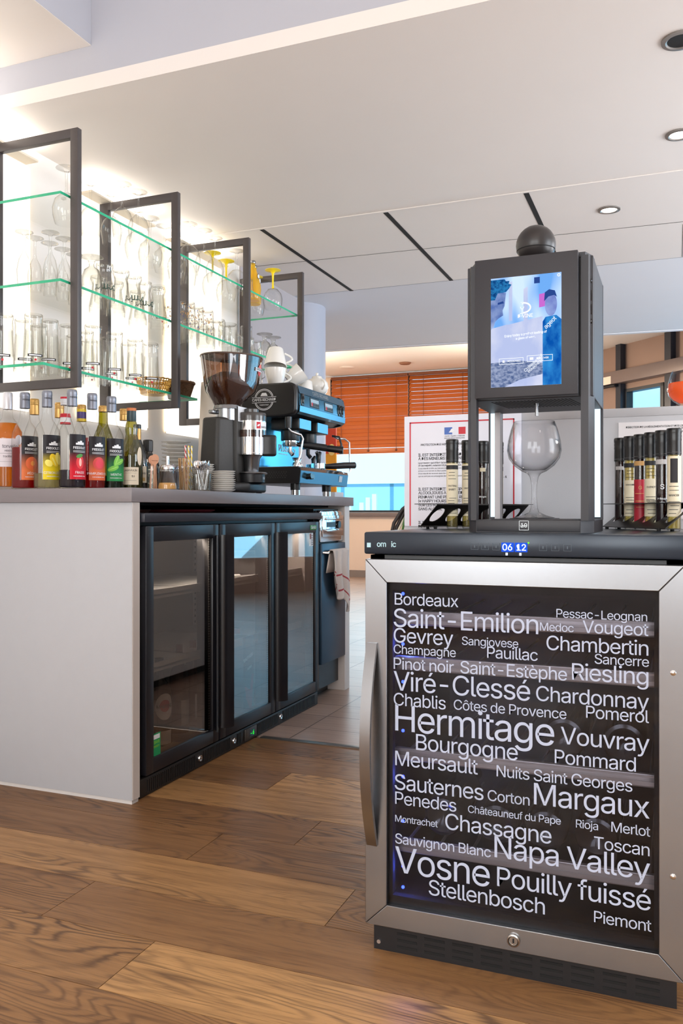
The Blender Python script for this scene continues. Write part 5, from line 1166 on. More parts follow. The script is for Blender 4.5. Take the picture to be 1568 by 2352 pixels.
# red roundel and band on the hopper front
def on_hopper(a, z, push=0.0015):
    f = min(1, max(0, (z - 0.45) / 0.085)); rx = 0.098 + 0.010 * f + push; ry = 0.146 + 0.016 * f + push; cy_ = 0.010 + 0.002 * f; y = cy_ + ry * math.sin(a)
    return (-0.005 + rx * math.cos(a), y, z + 0.05 * (y - cy_))
mb = MB(); vs = [on_hopper(0.35 + 0.022 * math.cos(2 * PI * k / 24) / 0.14, 0.497 + 0.024 * math.sin(2 * PI * k / 24)) for k in range(24)]; mb.add(vs, [tuple(range(24))]); rd = build('roundel', mb, pm('coral_print', (206, 60, 62), 0.4, noise=0.03), g, 0)
mb = MB(); n_ = 10; vs = [on_hopper(0.35 + (-0.048 + 0.096 * k / n_) / 0.14, z, 0.003) for z in (0.490, 0.504) for k in range(n_ + 1)]; mb.add(vs, [(k, k + 1, n_ + 2 + k, n_ + 1 + k) for k in range(n_)]); bd_ = build('band', mb, M_white, rd, 0)
mb = MB(); text(mb, 'CAFÉS RICHARD', (0, 0, 0), FX, FZ, width=0.086, align='C', bold=True); mb.v = [on_hopper(0.35 + x / 0.14, 0.4935 + z, 0.0045) for x, y, z in mb.v]; build('lettering', mb, M_ink, rd, 0)
mb = MB(); mb.box((0.0505, -0.040, 0.285), (0.0512, 0.05, 0.345)); sl = build('silence_plate', mb, M_white, g)
mb = MB(); text(mb, 'SILENCE', (0.0516, -0.020, 0.312), FY, FZ, width=0.06, bold=True); build('lettering', mb, M_ink, sl, 0); mb = MB(); mb.add([(0.0516, -0.035, 0.300), (0.0516, 0.0, 0.309), (0.0516, 0.005, 0.306)], [(0, 1, 2)]); build('swoosh', mb, pm('azure_print', (40, 150, 200), 0.4, noise=0.03), sl, 0)
# doser drum
dx_, dy_ = 0.070, 0.035
MT = Matrix.Translation((dx_, dy_, 0))
mb = MB(); mb.lathe([(0.060, 0.155), (0.060, 0.225)], 40, M=MT); mb.lathe([(0.0605, 0.158), (0.061, 0.160), (0.0605, 0.162)], 40, M=MT); mb.lathe([(0.060, 0.253), (0.060, 0.290)], 40, M=MT); mb.lathe([(0, 0.155), (0.060, 0.155)], 40, M=MT); dr = build('doser', mb, M_chrome, g, 40)
mb = MB(); mb.lathe([(0.0595, 0.225), (0.0595, 0.253)], 40, M=MT); build('doser_window', mb, glassm('doser_glass', (196, 150, 130), (120, 80, 66), 0.1, 0.6, 2.0, diff=0.2, dcol=(140, 90, 70)), dr, 40)
mb = MB(); mb.lathe([(0, 0.226), (0.05, 0.226), (0.05, 0.24), (0, 0.246)], 32, M=MT); build('ground_coffee', mb, pm('ground_coffee', (92, 58, 42), 0.9, noise=0.3, nscale=300), dr, 40)
mb = MB(); mb.lathe([(0.0595, 0.290), (0.0600, 0.306), (0.0605, 0.318), (0.058, 0.323), (0.0, 0.325)], 40, M=MT); mb.lathe([(0.030, 0.323), (0.030, 0.338), (0.027, 0.341), (0, 0.341)], 32, M=MT); build('doser_lid', mb, pm('smoked_lid2', (70, 66, 64), 0.2, noise=0.05), dr, 40)
mb = MB(); patch(mb, dx_, dy_, 0.0606, -0.75, 0.25, 0.256, 0.286, 12); sn = build('maker_plate', mb, M_white, dr, 40); mb = MB(); text(mb, 'SANTOS', (-0.40, 0.261), 1, 1, width=0.036, bold=True, cyl=(dx_, dy_, 0.0611)); build('lettering', mb, M_ink, sn, 0)
mb = MB(); patch(mb, dx_, dy_, 0.0610, -0.74, -0.44, 0.258, 0.284, 6); blob(mb, dx_, dy_, 0.0613, -0.59, 0.271, 0.007, 0.0035, 14, 1, 0.5); build('red_mark', mb, [M_red, M_white], sn, 0)
mb = MB(); mb.prism([(-0.012, 0), (0.012, 0), (0.024, 0.03), (0.022, 0.06), (-0.01, 0.055)], 0.0, 0.085, M=Matrix.Translation((dx_ + 0.045, dy_ + 0.0, 0.15)) @ Matrix.Rotation(-0.9, 4, 'Z')); o_ = build('dosing_lever', mb, M_blk, dr); bv = o_.modifiers.new('soft', 'BEVEL'); bv.width = 0.009; bv.segments = 3
mb = MB(); mb.lathe([(0.045, 0.155), (0.035, 0.14), (0.03, 0.09), (0.028, 0.085)], 32, M=MT); build('chute', mb, M_steel, g); mb = MB(); mb.lathe([(0, 0.078), (0.062, 0.078), (0.065, 0.082), (0.062, 0.086), (0, 0.086)], 40, M=MT); build('catch_tray', mb, M_steel, g); mb = MB(); mb.lathe([(0.055, 0.045), (0.056, 0.078)], 40, M=MT); fk = build('tray_base', mb, M_blk, g)
mb = MB(); text(mb, 'CE', (-0.12, 0.058), 1, 1, width=0.014, bold=True, cyl=(dx_, dy_, 0.0566)); build('lettering', mb, M_white, fk, 0)

# ------------------------------------------------------------------ espresso machine
EY0, EY1, EX = 3.365, 3.945, -1.550
E_ = thing('espresso_machine', 'two group espresso machine with steel front and black side panel', 'coffee machine', (-1.80, 3.655, ZW))
BLU = pm('reflection_blue_steel', (96, 142, 164), 0.16, 0.85, noise=0.08, nscale=16, stretch=(1, 30, 1))  # plain steel, with the window's blue reflection put into its colour
BLUd = pm('reflection_blue_steel_dark', (70, 108, 130), 0.28, 0.7, noise=0.06, nscale=16, stretch=(1, 30, 1))
# body of the upper head: side profile in x-z
prof = [(-1.824, 1.300), (-1.600, 1.300), (-1.565, 1.306), (-1.548, 1.322), (-1.546, 1.400), (-1.553, 1.436), (-1.572, 1.450), (-1.824, 1.452)]
def extr(prof, y0, y1, bev=0):
    mb = MB(); n = len(prof); vs = [(x, y0, z) for x, z in prof] + [(x, y1, z) for x, z in prof]
    mb.add(vs, [tuple(range(n)), tuple(range(n, 2 * n))[::-1]] + [(i, i + n, (i + 1) % n + n, (i + 1) % n) for i in range(n)]); return mb
o_ = wb('side_panel', extr(prof, EY0, EY0 + 0.030), pm('black_side', (26, 25, 27), 0.3, noise=0.06), E_); bv = o_.modifiers.new('soft', 'BEVEL'); bv.width = 0.010; bv.segments = 3
sp = o_
o_ = wb('side_panel', extr(prof, EY1 - 0.018, EY1), pm('black_side', (26, 25, 27), 0.3), E_)
wb('head', extr([(-1.822, 1.302), (-1.600, 1.302), (-1.556, 1.320), (-1.553, 1.400), (-1.562, 1.436), (-1.58, 1.448), (-1.822, 1.448)], EY0 + 0.030, EY1 - 0.018), M_blk, E_)
mb = MB()
for (xa, za), (xb, zb), q in (((-1.5560, 1.312), (-1.5440, 1.322), 0), ((-1.5440, 1.322), (-1.5415, 1.348), 0), ((-1.5445, 1.350), (-1.5475, 1.403), 0), ((-1.5440, 1.403), (-1.5540, 1.438), 1)):
    mb.quad((xa, EY0 + 0.028, za), (xa, EY1 - 0.003, za), (xb, EY1 - 0.003, zb), (xb, EY0 + 0.028, zb), q)
fp = wb('front_panel', mb, [BLU, BLUd], E_, 0)
def onp(y, t): # point on the upper front strip, t = 0..1 up the strip
    return Vector((-1.5445 - 0.003 * t + 0.0012, y, 1.350 + 0.053 * t))
pu = Vector((-0.003, 0, 0.053)).normalized()
mb = MB(); text(mb, 'CAFÉS  RICHARD', (-1.5465, 3.545, 1.4125), FY, Vector((-0.010, 0, 0.035)).normalized(), width=0.185); mb.v = [(x + 0.0012, y, z) for x, y, z in mb.v]; build('lettering', mb, pm('silver_letter', (186, 190, 192), 0.3, 0.4, noise=0.03), fp, 0)
for i, y in enumerate((3.510, 3.680)):
    mb = MB(); a, b = onp(y, 0.10), onp(y, 0.92)
    mb.quad(tuple(a), (a.x, y + 0.105, a.z), (b.x, y + 0.105, b.z), tuple(b)); a2, b2 = onp(y + 0.006, 0.2) + Vector((.001, 0, 0)), onp(y + 0.006, 0.82) + Vector((.001, 0, 0)); mb.quad(tuple(a2), (a2.x, y + 0.099, a2.z), (b2.x, y + 0.099, b2.z), tuple(b2), 1)
    kp = build('keypad', mb, [M_blk, pm('keypad_grey', (176, 188, 194), 0.3, 0.3, noise=0.03)], fp, 0)
    mb = MB()
    for k in range(5):
        c = onp(y + 0.018 + k * 0.018, 0.36) + Vector((0.0025, 0, 0)); mb.add([tuple(c + Vector((0, 0.0068 * math.cos(q), 0)) + pu * 0.009 * math.sin(q)) for q in [2 * PI * z / 14 for z in range(14)]], [tuple(range(14))], 1 if k == 0 else 0)
    build('keys', mb, [M_blk, M_red], kp, 0)
for y in (3.425, 3.865, 3.900):
    mb = MB(); c = onp(y, 0.5); mb.box((c.x - 0.004, y - 0.012, c.z - 0.028), (c.x + 0.004, y + 0.012, c.z + 0.028), 0.003); mb.box((c.x + 0.003, y - 0.006, c.z - 0.016), (c.x + 0.009, y + 0.006, c.z + 0.016), 0.003); build('rocker_switch', mb, M_blkgloss, fp)
# round emblem on the side
mb = MB(); cx_, cz_, R = -1.705, 1.378, 0.048
def ring(r0, r1, n=40, skip=None):
    for k in range(n):
        a, b = 2 * PI * k / n, 2 * PI * (k + 1) / n
        if abs(math.sin((a + b) / 2)) < 0.34: continue
        mb.quad((cx_ + r0 * math.cos(a), EY0 - 0.0008, cz_ + r0 * math.sin(a)), (cx_ + r1 * math.cos(a), EY0 - 0.0008, cz_ + r1 * math.sin(a)), (cx_ + r1 * math.cos(b), EY0 - 0.0008, cz_ + r1 * math.sin(b)), (cx_ + r0 * math.cos(b), EY0 - 0.0008, cz_ + r0 * math.sin(b)))
ring(R * 0.94, R); ring(R * 0.84, R * 0.88); text(mb, 'CAFÉS RICHARD', (cx_, EY0 - 0.0008, cz_ - 0.006), FX, FZ, width=0.118, align='C', bold=True); mb.box((cx_ - 0.06, EY0 - 0.0008, cz_ + 0.010), (cx_ + 0.06, EY0 - 0.0002, cz_ + 0.0118)); mb.box((cx_ - 0.06, EY0 - 0.0008, cz_ - 0.0135), (cx_ + 0.06, EY0 - 0.0002, cz_ - 0.0117)); text(mb, 'TORRÉFACTEUR', (cx_, EY0 - 0.0008, cz_ - 0.026), FX, FZ, width=0.045, align='C', bold=True); mb.add([(cx_ - 0.018, EY0 - 0.0008, cz_ + 0.016), (cx_ + 0.018, EY0 - 0.0008, cz_ + 0.016), (cx_ + 0.010, EY0 - 0.0008, cz_ + 0.030), (cx_ - 0.010, EY0 - 0.0008, cz_ + 0.030)], [(0, 1, 2, 3)])
build('emblem', mb, M_white, sp, 0)
# lower body, drip tray, feet
mb = MB(); mb.box((-1.822, EY0 + 0.01, 1.005), (-1.80, EY1 - 0.01, 1.302), 0.004); wb('rear_body', mb, M_blk, E_)
mb = MB(); mb.box((-1.80, EY0 + 0.012, 1.075), (-1.795, EY1 - 0.012, 1.302)); bsp = wb('splash_panel', mb, pm('splash_reflection_blue', (92, 176, 214), 0.14, 0.8, noise=0.10, nscale=8), E_)  # splash steel also coloured with the blue window reflection
mb = MB(); text(mb, 'PLUS.', (-1.7938, 3.70, 1.175), FY, FZ, width=0.11, bold=True); text(mb, '2', (-1.7938, 3.87, 1.165), FY, FZ, height=0.03, bold=True); mb.box((-1.7945, 3.70, 1.160), (-1.7938, 3.80, 1.163)); build('lettering', mb, M_white, bsp, 0)
prof2 = [(-1.822, 1.004), (-1.535, 1.004), (-1.528, 1.060), (-1.532, 1.073), (-1.545, 1.076), (-1.822, 1.076)]
o_ = wb('drip_tray', extr(prof2, EY0 + 0.004, EY1 + 0.0), pm('black_side', (26, 25, 27), 0.3), E_)
mb = MB(); mb.quad((-1.5340, EY0 + 0.008, 1.006), (-1.5340, EY1 - 0.002, 1.006), (-1.5272, EY1 - 0.002, 1.060), (-1.5272, EY0 + 0.008, 1.060)); mb.quad((-1.5272, EY0 + 0.008, 1.060), (-1.5272, EY1 - 0.002, 1.060), (-1.5312, EY1 - 0.002, 1.0738), (-1.5312, EY0 + 0.008, 1.0738), 1)
tf = build('tray_front', mb, [BLU, M_chrome], o_, 0)
mb = MB(); mb.cyl((-1.532, 3.445, 1.035), (-1.508, 3.445, 1.038), 0.013); mb.cyl((-1.532, 3.480, 1.035), (-1.514, 3.480, 1.037), 0.012); build('tray_knob', mb, M_blkgloss, o_)
mb = MB(); mb.add([(-1.532, 3.825, 1.023), (-1.532, 3.865, 1.023), (-1.5272, 3.865, 1.053), (-1.5272, 3.825, 1.053)], [(0, 1, 2, 3)]); mb.v = [(x + 0.001, y, z) for x, y, z in mb.v]; build('serial_sticker', mb, pm('pale_sticker', (190, 204, 214), 0.5, noise=0.1, nscale=200), o_, 0)
mb = MB()
for i in range(9):
    for j in range(4): mb.cyl((-1.70 + i * 0.012 + (j % 2) * 0.006, EY0 + 0.0035, 1.03 + j * 0.008), (-1.70 + i * 0.012 + (j % 2) * 0.006, EY0 + 0.0045, 1.03 + j * 0.008), 0.002, seg=8)
build('side_vents', mb, pm('vent_grey', (70, 70, 72), 0.6, noise=0.05), o_, 0)
mb = MB()
for i in range(24): mb.box((-1.79, EY0 + 0.03 + i * 0.0222, 1.0765), (-1.548, EY0 + 0.034 + i * 0.0222, 1.080))
wb('drip_grid', mb, M_steel, E_)
for x, y in ((-1.575, EY0 + 0.05), (-1.575, EY1 - 0.17), (-1.79, EY0 + 0.05), (-1.79, EY1 - 0.06)):
    mb = MB(); mb.cyl((x, y, 0.975), (x, y, 1.004), 0.022); mb.cyl((x, y, 0.950), (x, y, 0.975), 0.020, mi=1); wb('foot', mb, [M_blk, M_chrome], E_)
# groups and portafilters
for i, y in enumerate((3.53, 3.735)):
    mb = MB(); mb.box((-1.72, y - 0.07, 1.252), (-1.578, y + 0.07, 1.302), 0.006); gp = wb('group_cover', mb, M_blk, E_)
    mb = MB(); mb.quad((-1.577, y - 0.064, 1.256), (-1.577, y + 0.064, 1.256), (-1.577, y + 0.064, 1.300), (-1.577, y - 0.064, 1.300)); build('cover_plate', mb, BLU, gp, 0)
    mb = MB(); mb.lathe([(0, 1.205), (0.040, 1.205), (0.042, 1.21), (0.042, 1.252), (0, 1.252)], 32, M=Matrix.Translation((-1.655, y, 0))); build('group_head', mb, M_blk, gp)
    mb = MB(); mb.lathe([(0, 1.178), (0.033, 1.178), (0.036, 1.184), (0.036, 1.205), (0, 1.205)], 32, M=Matrix.Translation((-1.655, y, 0))); pf = wb('portafilter', mb, M_chrome, E_)
    hx = 0.115
    ang = 0.62 if i == 0 else 0.35
    dirv = Vector((math.cos(ang), math.sin(ang), 0)); b_ = Vector((-1.655, y, 1.190))
    mb = MB(); mb.tube([b_ + dirv * 0.035, b_ + dirv * 0.06 + Vector((0, 0, -0.002)), b_ + dirv * 0.10 + Vector((0, 0, -0.006)), b_ + dirv * 0.17 + Vector((0, 0, -0.014))], 0.016, 14, sc=[0.6, 0.75, 1.0, 1.05]); build('grip', mb, M_blk, pf, 60)
    mb = MB(); mb.tube([b_ + Vector((0.0, 0, -0.012)), b_ + Vector((0.0, 0, -0.035)), b_ + Vector((0.014, 0, -0.05))], 0.010, 10); build('spout', mb, M_blk if i else M_chrome, pf, 60)
# steam wands
mb = MB(); mb.lathe([(0, 1.250), (0.014, 1.250), (0.016, 1.285), (0.016, 1.300), (0, 1.300)], 24, M=Matrix.Translation((-1.600, EY0 + 0.03, 0))); wnd = wb('steam_valve', mb, M_blk, E_)
mb = MB(); mb.tube([(-1.598, EY0 + 0.03, 1.25), (-1.590, EY0 + 0.035, 1.236), (-1.560, EY0 + 0.075, 1.222), (-1.553, EY0 + 0.085, 1.206), (-1.560, EY0 + 0.070, 1.13), (-1.575, EY0 + 0.040, 1.065)], 0.0045, 10, sc=[1, 1.3, 1.5, 1.1, 1, 1.2]); build('steam_wand', mb, M_chrome, wnd, 60)
mb = MB(); mb.tube([(-1.60, EY1 - 0.035, 1.26), (-1.575, EY1 - 0.03, 1.245), (-1.540, EY1 - 0.015, 1.243), (-1.520, EY1 - 0.005, 1.225), (-1.516, EY1, 1.08)], 0.005, 10); build('water_wand', mb, M_chrome, wnd, 60)
mb = MB(); mb.tube([(-1.59, EY1 - 0.06, 1.255), (-1.555, EY1 - 0.055, 1.250), (-1.545, EY1 - 0.05, 1.215), (-1.545, EY1 - 0.05, 1.165)], 0.0055, 10); mb.cyl((-1.545, EY1 - 0.05, 1.205), (-1.545, EY1 - 0.05, 1.165), 0.010); build('wand_tip', mb, M_blk, wnd, 60)
# loose portafilter and tamper on the drip tray
t = thing('loose_portafilter', 'steel portafilter with black handle lying on the drip tray', 'portafilter', (-1.60, 3.735, 1.080)); mb = MB(); mb.lathe([(0, 0.004), (0.034, 0.004), (0.036, 0.006), (0.036, 0.030), (0.033, 0.030), (0.033, 0.010), (0, 0.01)], 32); build('basket', mb, M_chrome, t); mb = MB(); mb.tube([(0.03, 0.01, 0.018), (0.06, 0.035, 0.020), (0.10, 0.085, 0.024), (0.135, 0.135, 0.026)], 0.015, 14, sc=[0.6, 0.8, 1, 1.05]); build('grip', mb, M_blk, t, 60)
mb = MB(); mb.tube([(0.0, 0.0, 0.031), (0.0, 0.0, 0.05), (0.0, 0.0, 0.07), (0.004, 0.012, 0.085)], 0.013, 12, sc=[0.7, 0.9, 1.0, 0.6]); mb.tube([(0.0, 0.0, 0.07), (-0.004, -0.014, 0.085)], 0.009, 10); build('twin_spout', mb, M_blk, t, 60)
t = thing('second_portafilter', 'portafilter behind the loose one, its black handle pointing past the tray', 'portafilter', (-1.655, 3.80, 1.080)); mb = MB(); mb.lathe([(0, 0.002), (0.034, 0.002), (0.036, 0.030), (0.033, 0.030), (0, 0.01)], 32); build('basket', mb, M_chrome, t); mb = MB(); mb.tube([(0.03, 0.01, 0.018), (0.09, 0.06, 0.024), (0.17, 0.125, 0.030)], 0.015, 14, sc=[0.6, 1, 1.05]); build('grip', mb, M_blk, t, 60); mb = MB(); mb.tube([(0, 0, 0.03), (0, 0, 0.055), (0.005, 0.01, 0.07)], 0.012, 12, sc=[0.7, 1.0, 0.6]); build('twin_spout', mb, M_blk, t, 60)
t = thing('coffee_pitcher', 'small clear pitcher standing under the first coffee group', 'pitcher', (-1.635, 3.562, 1.0812)); mb = MB(); mb.lathe([(0, 0.003), (0.024, 0.003), (0.028, 0), (0.030, 0.02), (0.022, 0.045), (0.019, 0.06), (0.026, 0.095), (0.024, 0.095), (0.017, 0.06), (0.02, 0.045), (0.027, 0.02), (0.024, 0.006)], 28); build('pitcher_body', mb, M_chrome, t, 60); t.scale = (0.9, 0.9, 0.5)
# crockery on top of the machine
ZT = 1.4525
CUP = [(0, 0.002), (0.022, 0.002), (0.024, 0), (0.026, 0.003), (0.036, 0.045), (0.038, 0.062), (0.0365, 0.062), (0.034, 0.045), (0.024, 0.006), (0, 0.005)]
def cup(lab, loc, rot, k=1.0):
    t = thing('coffee_cup', lab, 'cup', loc, 0, 'white cups on the coffee machine'); t.rotation_euler = rot; t.scale = (k, k, k)
    mb = MB(); mb.lathe(CUP, 32); build('cup_body', mb, M_porc, t, 50); mb = MB(); mb.tube([(0.030 + 0.026 * math.sin(PI * q / 10), 0, 0.014 + 0.036 * q / 10) for q in range(11)], 0.0038, 8); build('handle', mb, M_porc, t, 60)
    return t
cup('large white cup, upturned and tilted on a second cup over the coffee machine', (-1.70, 3.475, ZT + 0.170), (PI - 0.22, 0.05, 0.5), 1.35)
cup('large white cup at the bottom of the tilted pair on the coffee machine', (-1.70, 3.470, ZT), (0, 0, 0.7), 1.3)
cup('large white cup lying tilted with its handle up beside the cup pair', (-1.675, 3.56, ZT + 0.032), (0.0, -0.9, 0.45 + PI), 1.25)
t = thing('white_bowl', 'small handleless white cup upturned in front of the teapot', 'cup', (-1.635, 3.655, ZT)); mb = MB(); mb.lathe([(0.036, 0), (0.038, 0), (0.034, 0.042), (0.026, 0.050), (0, 0.052)], 32); build('cup_body', mb, M_porc, t, 50)
t = thing('teapot', 'small white porcelain teapot on the right end of the coffee machine', 'teapot', (-1.635, 3.800, ZT), 2.5)
mb = MB(); mb.lathe([(0, 0.001), (0.034, 0), (0.048, 0.012), (0.056, 0.034), (0.053, 0.056), (0.040, 0.074), (0.026, 0.080), (0.0255, 0.083)], 36); pb = build('pot_body', mb, M_porc, t, 60)
mb = MB(); mb.lathe([(0.0265, 0.083), (0.024, 0.088), (0.010, 0.093), (0.005, 0.096), (0.0075, 0.103), (0.004, 0.108), (0, 0.109)], 28); build('lid', mb, M_porc, t, 60)
mb = MB(); mb.tube([(0.044, 0, 0.025), (0.064, 0, 0.038), (0.070, 0, 0.060), (0.078, 0, 0.080)], 0.010, 12, sc=[1.6, 1.15, 0.8, 0.75]); build('spout', mb, M_porc, t, 60); mb = MB(); mb.tube([(-0.050 - 0.024 * math.sin(PI * q / 12), 0, 0.020 + 0.048 * q / 12) for q in range(13)], 0.0045, 10); build('handle', mb, M_porc, t, 60)
t = thing('preserve_jar', 'clip top glass jar behind the hopper on the coffee machine', 'jar', (-1.785, 3.425, ZT)); mb = MB(); mb.lathe([(0, 0), (0.034, 0), (0.036, 0.004), (0.036, 0.07), (0.032, 0.078), (0.034, 0.09), (0.0, 0.094)], 28); build('jar_body', mb, M_glassthick, t, 50); mb = MB(); mb.tube([(0.036 * math.cos(2 * PI * q / 24), 0.036 * math.sin(2 * PI * q / 24), 0.080) for q in range(25)], 0.0014, 6); mb.tube([(0.036, 0, 0.08), (0.05, 0.004, 0.06), (0.052, 0.0, 0.035), (0.038, 0, 0.03)], 0.0016, 6); build('wire_clip', mb, M_steel, t, 60)
# ------------------------------------------------------------------ wine dispenser on the wine fridge
D = thing('wine_dispenser', 'graphite wine dispenser tower with lit screen and ball on top', 'wine dispenser', (-0.268, 1.775, 0.837))
Z0, ZH, ZTp = 0.837, 1.098, 1.370
mb = MB(); mb.prism([(-0.367, 1.650), (-0.167, 1.650), (-0.160, 1.66), (-0.146, 1.69), (-0.146, 1.90), (-0.390, 1.90), (-0.390, 1.69), (-0.376, 1.66)], Z0, 0.861)
bs = wb('base', mb, M_disp, D, 20)
mb = MB(); mb.box((-0.366, 1.6485, 0.839), (-0.168, 1.652, 0.8615), 0.001); build('base_front', mb, pm('dispenser_dark', (32, 31, 37), 0.45, noise=0.05), bs)
mb = MB(); mb.box((-0.340, 1.662, 0.861), (-0.172, 1.80, 0.8632), 0.001); mb.lathe([(0.036, 0.8632), (0.05, 0.8632), (0.05, 0.8645), (0.036, 0.8645)], 36, M=Matrix.Translation((-0.268, 1.745, 0))); build('drip_plate', mb, pm('dispenser_dark', (32, 31, 37), 0.45), bs)
mb = MB(); x, z, w = -0.2825, 0.8415, 0.0185; YB = 1.6480
for a, b in (((x, z), (x + w, z + 0.0007)), ((x, z + w - 0.0007), (x + w, z + w)), ((x, z), (x + 0.0007, z + w)), ((x + w - 0.0007, z), (x + w, z + w))): mb.box((a[0], YB, a[1]), (b[0], 1.6486, b[1]))
text(mb, '10', (x + 0.0035, YB, z + 0.0055), FX, FZ, width=0.012); text(mb, 'VINS', (x + 0.002, YB, z + 0.006), FX, FZ, width=0.0125, bold=True); build('maker_emblem', mb, pm('silver_letter', (186, 190, 192), 0.3, 0.4), bs, 0)
# four posts
for nm, poly in (('post', [(-0.391, 1.683), (-0.378, 1.651), (-0.367, 1.651), (-0.367, 1.672), (-0.384, 1.690), (-0.391, 1.690)]), ('post', [(-0.145, 1.690), (-0.145, 1.684), (-0.153, 1.651), (-0.167, 1.651), (-0.167, 1.668), (-0.152, 1.690)]),
                 ('post', [(-0.391, 1.885), (-0.391, 1.90), (-0.362, 1.90), (-0.362, 1.893), (-0.386, 1.885)]), ('post', [(-0.145, 1.90), (-0.145, 1.888), (-0.150, 1.888), (-0.150, 1.895), (-0.172, 1.895), (-0.172, 1.90)])):
    mb = MB(); mb.prism(poly, 0.8605, ZTp - 0.006); wb(nm, mb, M_disp, D, 20)
for xa, xb in ((-0.386, -0.372), (-0.163, -0.150)):
    mb = MB(); mb.box((xa, 1.882, 0.866), (xb, 1.886, ZH + 0.004)); wb('light_strip', mb, emit('strip_white', (214, 236, 250), 1.5), D)
mb = MB(); mb.box((-0.374, 1.868, 0.862), (-0.362, 1.893, ZH)); wb('strip_cover', mb, pm('strip_grey', (150, 146, 148), 0.4, 0.4, noise=0.03), D)
mb = MB(); mb.box((-0.388, 1.665, ZH), (-0.1455, 1.899, ZTp - 0.004), 0.002); mb.prism([(-0.386, 1.69), (-0.372, 1.662), (-0.160, 1.662), (-0.150, 1.69), (-0.150, 1.895), (-0.386, 1.895)], ZTp - 0.006, ZTp + 0.003); hd = wb('head', mb, M_disp, D, 20)
mb = MB()
for i in range(22): mb.prism([(-0.345 + i * 0.0072, 1.69), (-0.3425 + i * 0.0072, 1.69), (-0.3275 + i * 0.0072, 1.80), (-0.330 + i * 0.0072, 1.80)], ZH - 0.0006, ZH + 0.001)
build('vent_slots', mb, M_blkdeep, hd, 0)
mb = MB(); mb.cyl((-0.262, 1.735, ZH - 0.026), (-0.262, 1.735, ZH), 0.0032); mb.cyl((-0.262, 1.735, ZH - 0.006), (-0.262, 1.735, ZH), 0.0045); build('nozzle', mb, M_steel, hd)
mb = MB(); mb.box((-0.3665, 1.634, ZH + 0.001), (-0.1705, 1.662, ZTp), 0.0015)
# gentle upward bow of the panel's lower edge
fpn = wb('screen_panel', mb, M_disp, D)
mb = MB(); mb.sphere((-0.2697, 1.775, 1.431), 0.0405, 36); mb.lathe([(0.022, 1.37), (0.022, 1.40)], 28, M=Matrix.Translation((-0.2697, 1.775, 0))); bl = wb('ball', mb, pm('ball_black', (40, 36, 36), 0.35, noise=0.05), D, 60)
mb = MB(); mb.lathe([(0.0407, 1.4185), (0.0411, 1.4195), (0.0407, 1.4205)], 40, M=Matrix.Translation((-0.2697, 1.775, 0))); mb.v = [(-0.2697 + (x + 0.2697) * math.cos(math.asin(0.0115 / 0.0405)), 1.775 + (y - 1.775) * math.cos(math.asin(0.0115 / 0.0405)), z) for x, y, z in mb.v]; build('seam', mb, M_blkdeep, bl, 0)
# buttons on the right bevel: bevel from (-0.153,1.651) to (-0.145,1.684)
bd = Vector((0.008, 0.033, 0)).normalized(); bn = Vector((bd.y, -bd.x, 0)); bc = Vector((-0.149, 1.6675, 0))
def on_bevel(z, h, w, d, rr_):
    mb = MB(); n = 20; pts = []
    for k in range(n):
        a = 2 * PI * k / n; cx_ = math.cos(a) * w / 2; cz_ = math.sin(a) * w / 2 + (h - w) / 2 * (1 if math.sin(a) >= 0 else -1); pts.append((cx_, cz_))
    vs = [tuple(bc + bd * p[0] + bn * 0.0002 + Vector((0, 0, z + p[1]))) for p in pts] + [tuple(bc + bd * p[0] * 0.85 + bn * d + Vector((0, 0, z + p[1] * 0.96))) for p in pts]
    mb.add(vs, [tuple(range(n)), tuple(range(n, 2 * n))] + [(i, (i + 1) % n, n + (i + 1) % n, n + i) for i in range(n)]); return mb
wb('power_button', on_bevel(1.317, 0.011, 0.011, 0.0012, 0), M_blkgloss, D); wb('button_light', on_bevel(1.317, 0.0055, 0.0055, 0.0016, 0), emit('button_white', (220, 230, 250), 1.6), D)
wb('rocker_button', on_bevel(1.289, 0.022, 0.009, 0.0014, 0), M_blkgloss, D); wb('rocker_button', on_bevel(1.263, 0.022, 0.009, 0.0014, 0), M_blkgloss, D); wb('round_button', on_bevel(1.240, 0.0105, 0.0105, 0.0020, 0), M_blkgloss, D)
# screen picture
sx0, sx1, sz0, sz1, ys = -0.3345, -0.2005, 1.119, 1.331, 1.6336
def S(a, b, k): return (sx0 + a * (sx1 - sx0), ys - 0.00012 * k, sz0 + b * (sz1 - sz0))
def screen_bg():
    m, nt, out = newmat('screen_background'); L = nt.links.new; e = N(nt, 'ShaderNodeEmission'); L(e.outputs[0], out.inputs[0])
    tc = N(nt, 'ShaderNodeTexCoord'); mp = N(nt, 'ShaderNodeMapping'); mp.inputs['Scale'].default_value = (18, 1, 7); L(tc.outputs['Object'], mp.inputs[0])
    n = N(nt, 'ShaderNodeTexNoise'); n.inputs['Scale'].default_value = 1.3; n.inputs['Detail'].default_value = 1; L(mp.outputs[0], n.inputs['Vector'])
    r = N(nt, 'ShaderNodeValToRGB'); L(n.outputs[0], r.inputs[0]); el = r.color_ramp.elements; el[0].position = 0.38; el[0].color = (*s2l((104, 160, 226)), 1); el[1].position = 0.62; el[1].color = (*s2l((196, 218, 246)), 1)
    L(r.outputs[0], e.inputs[0]); e.inputs[1].default_value = 1.25; return m
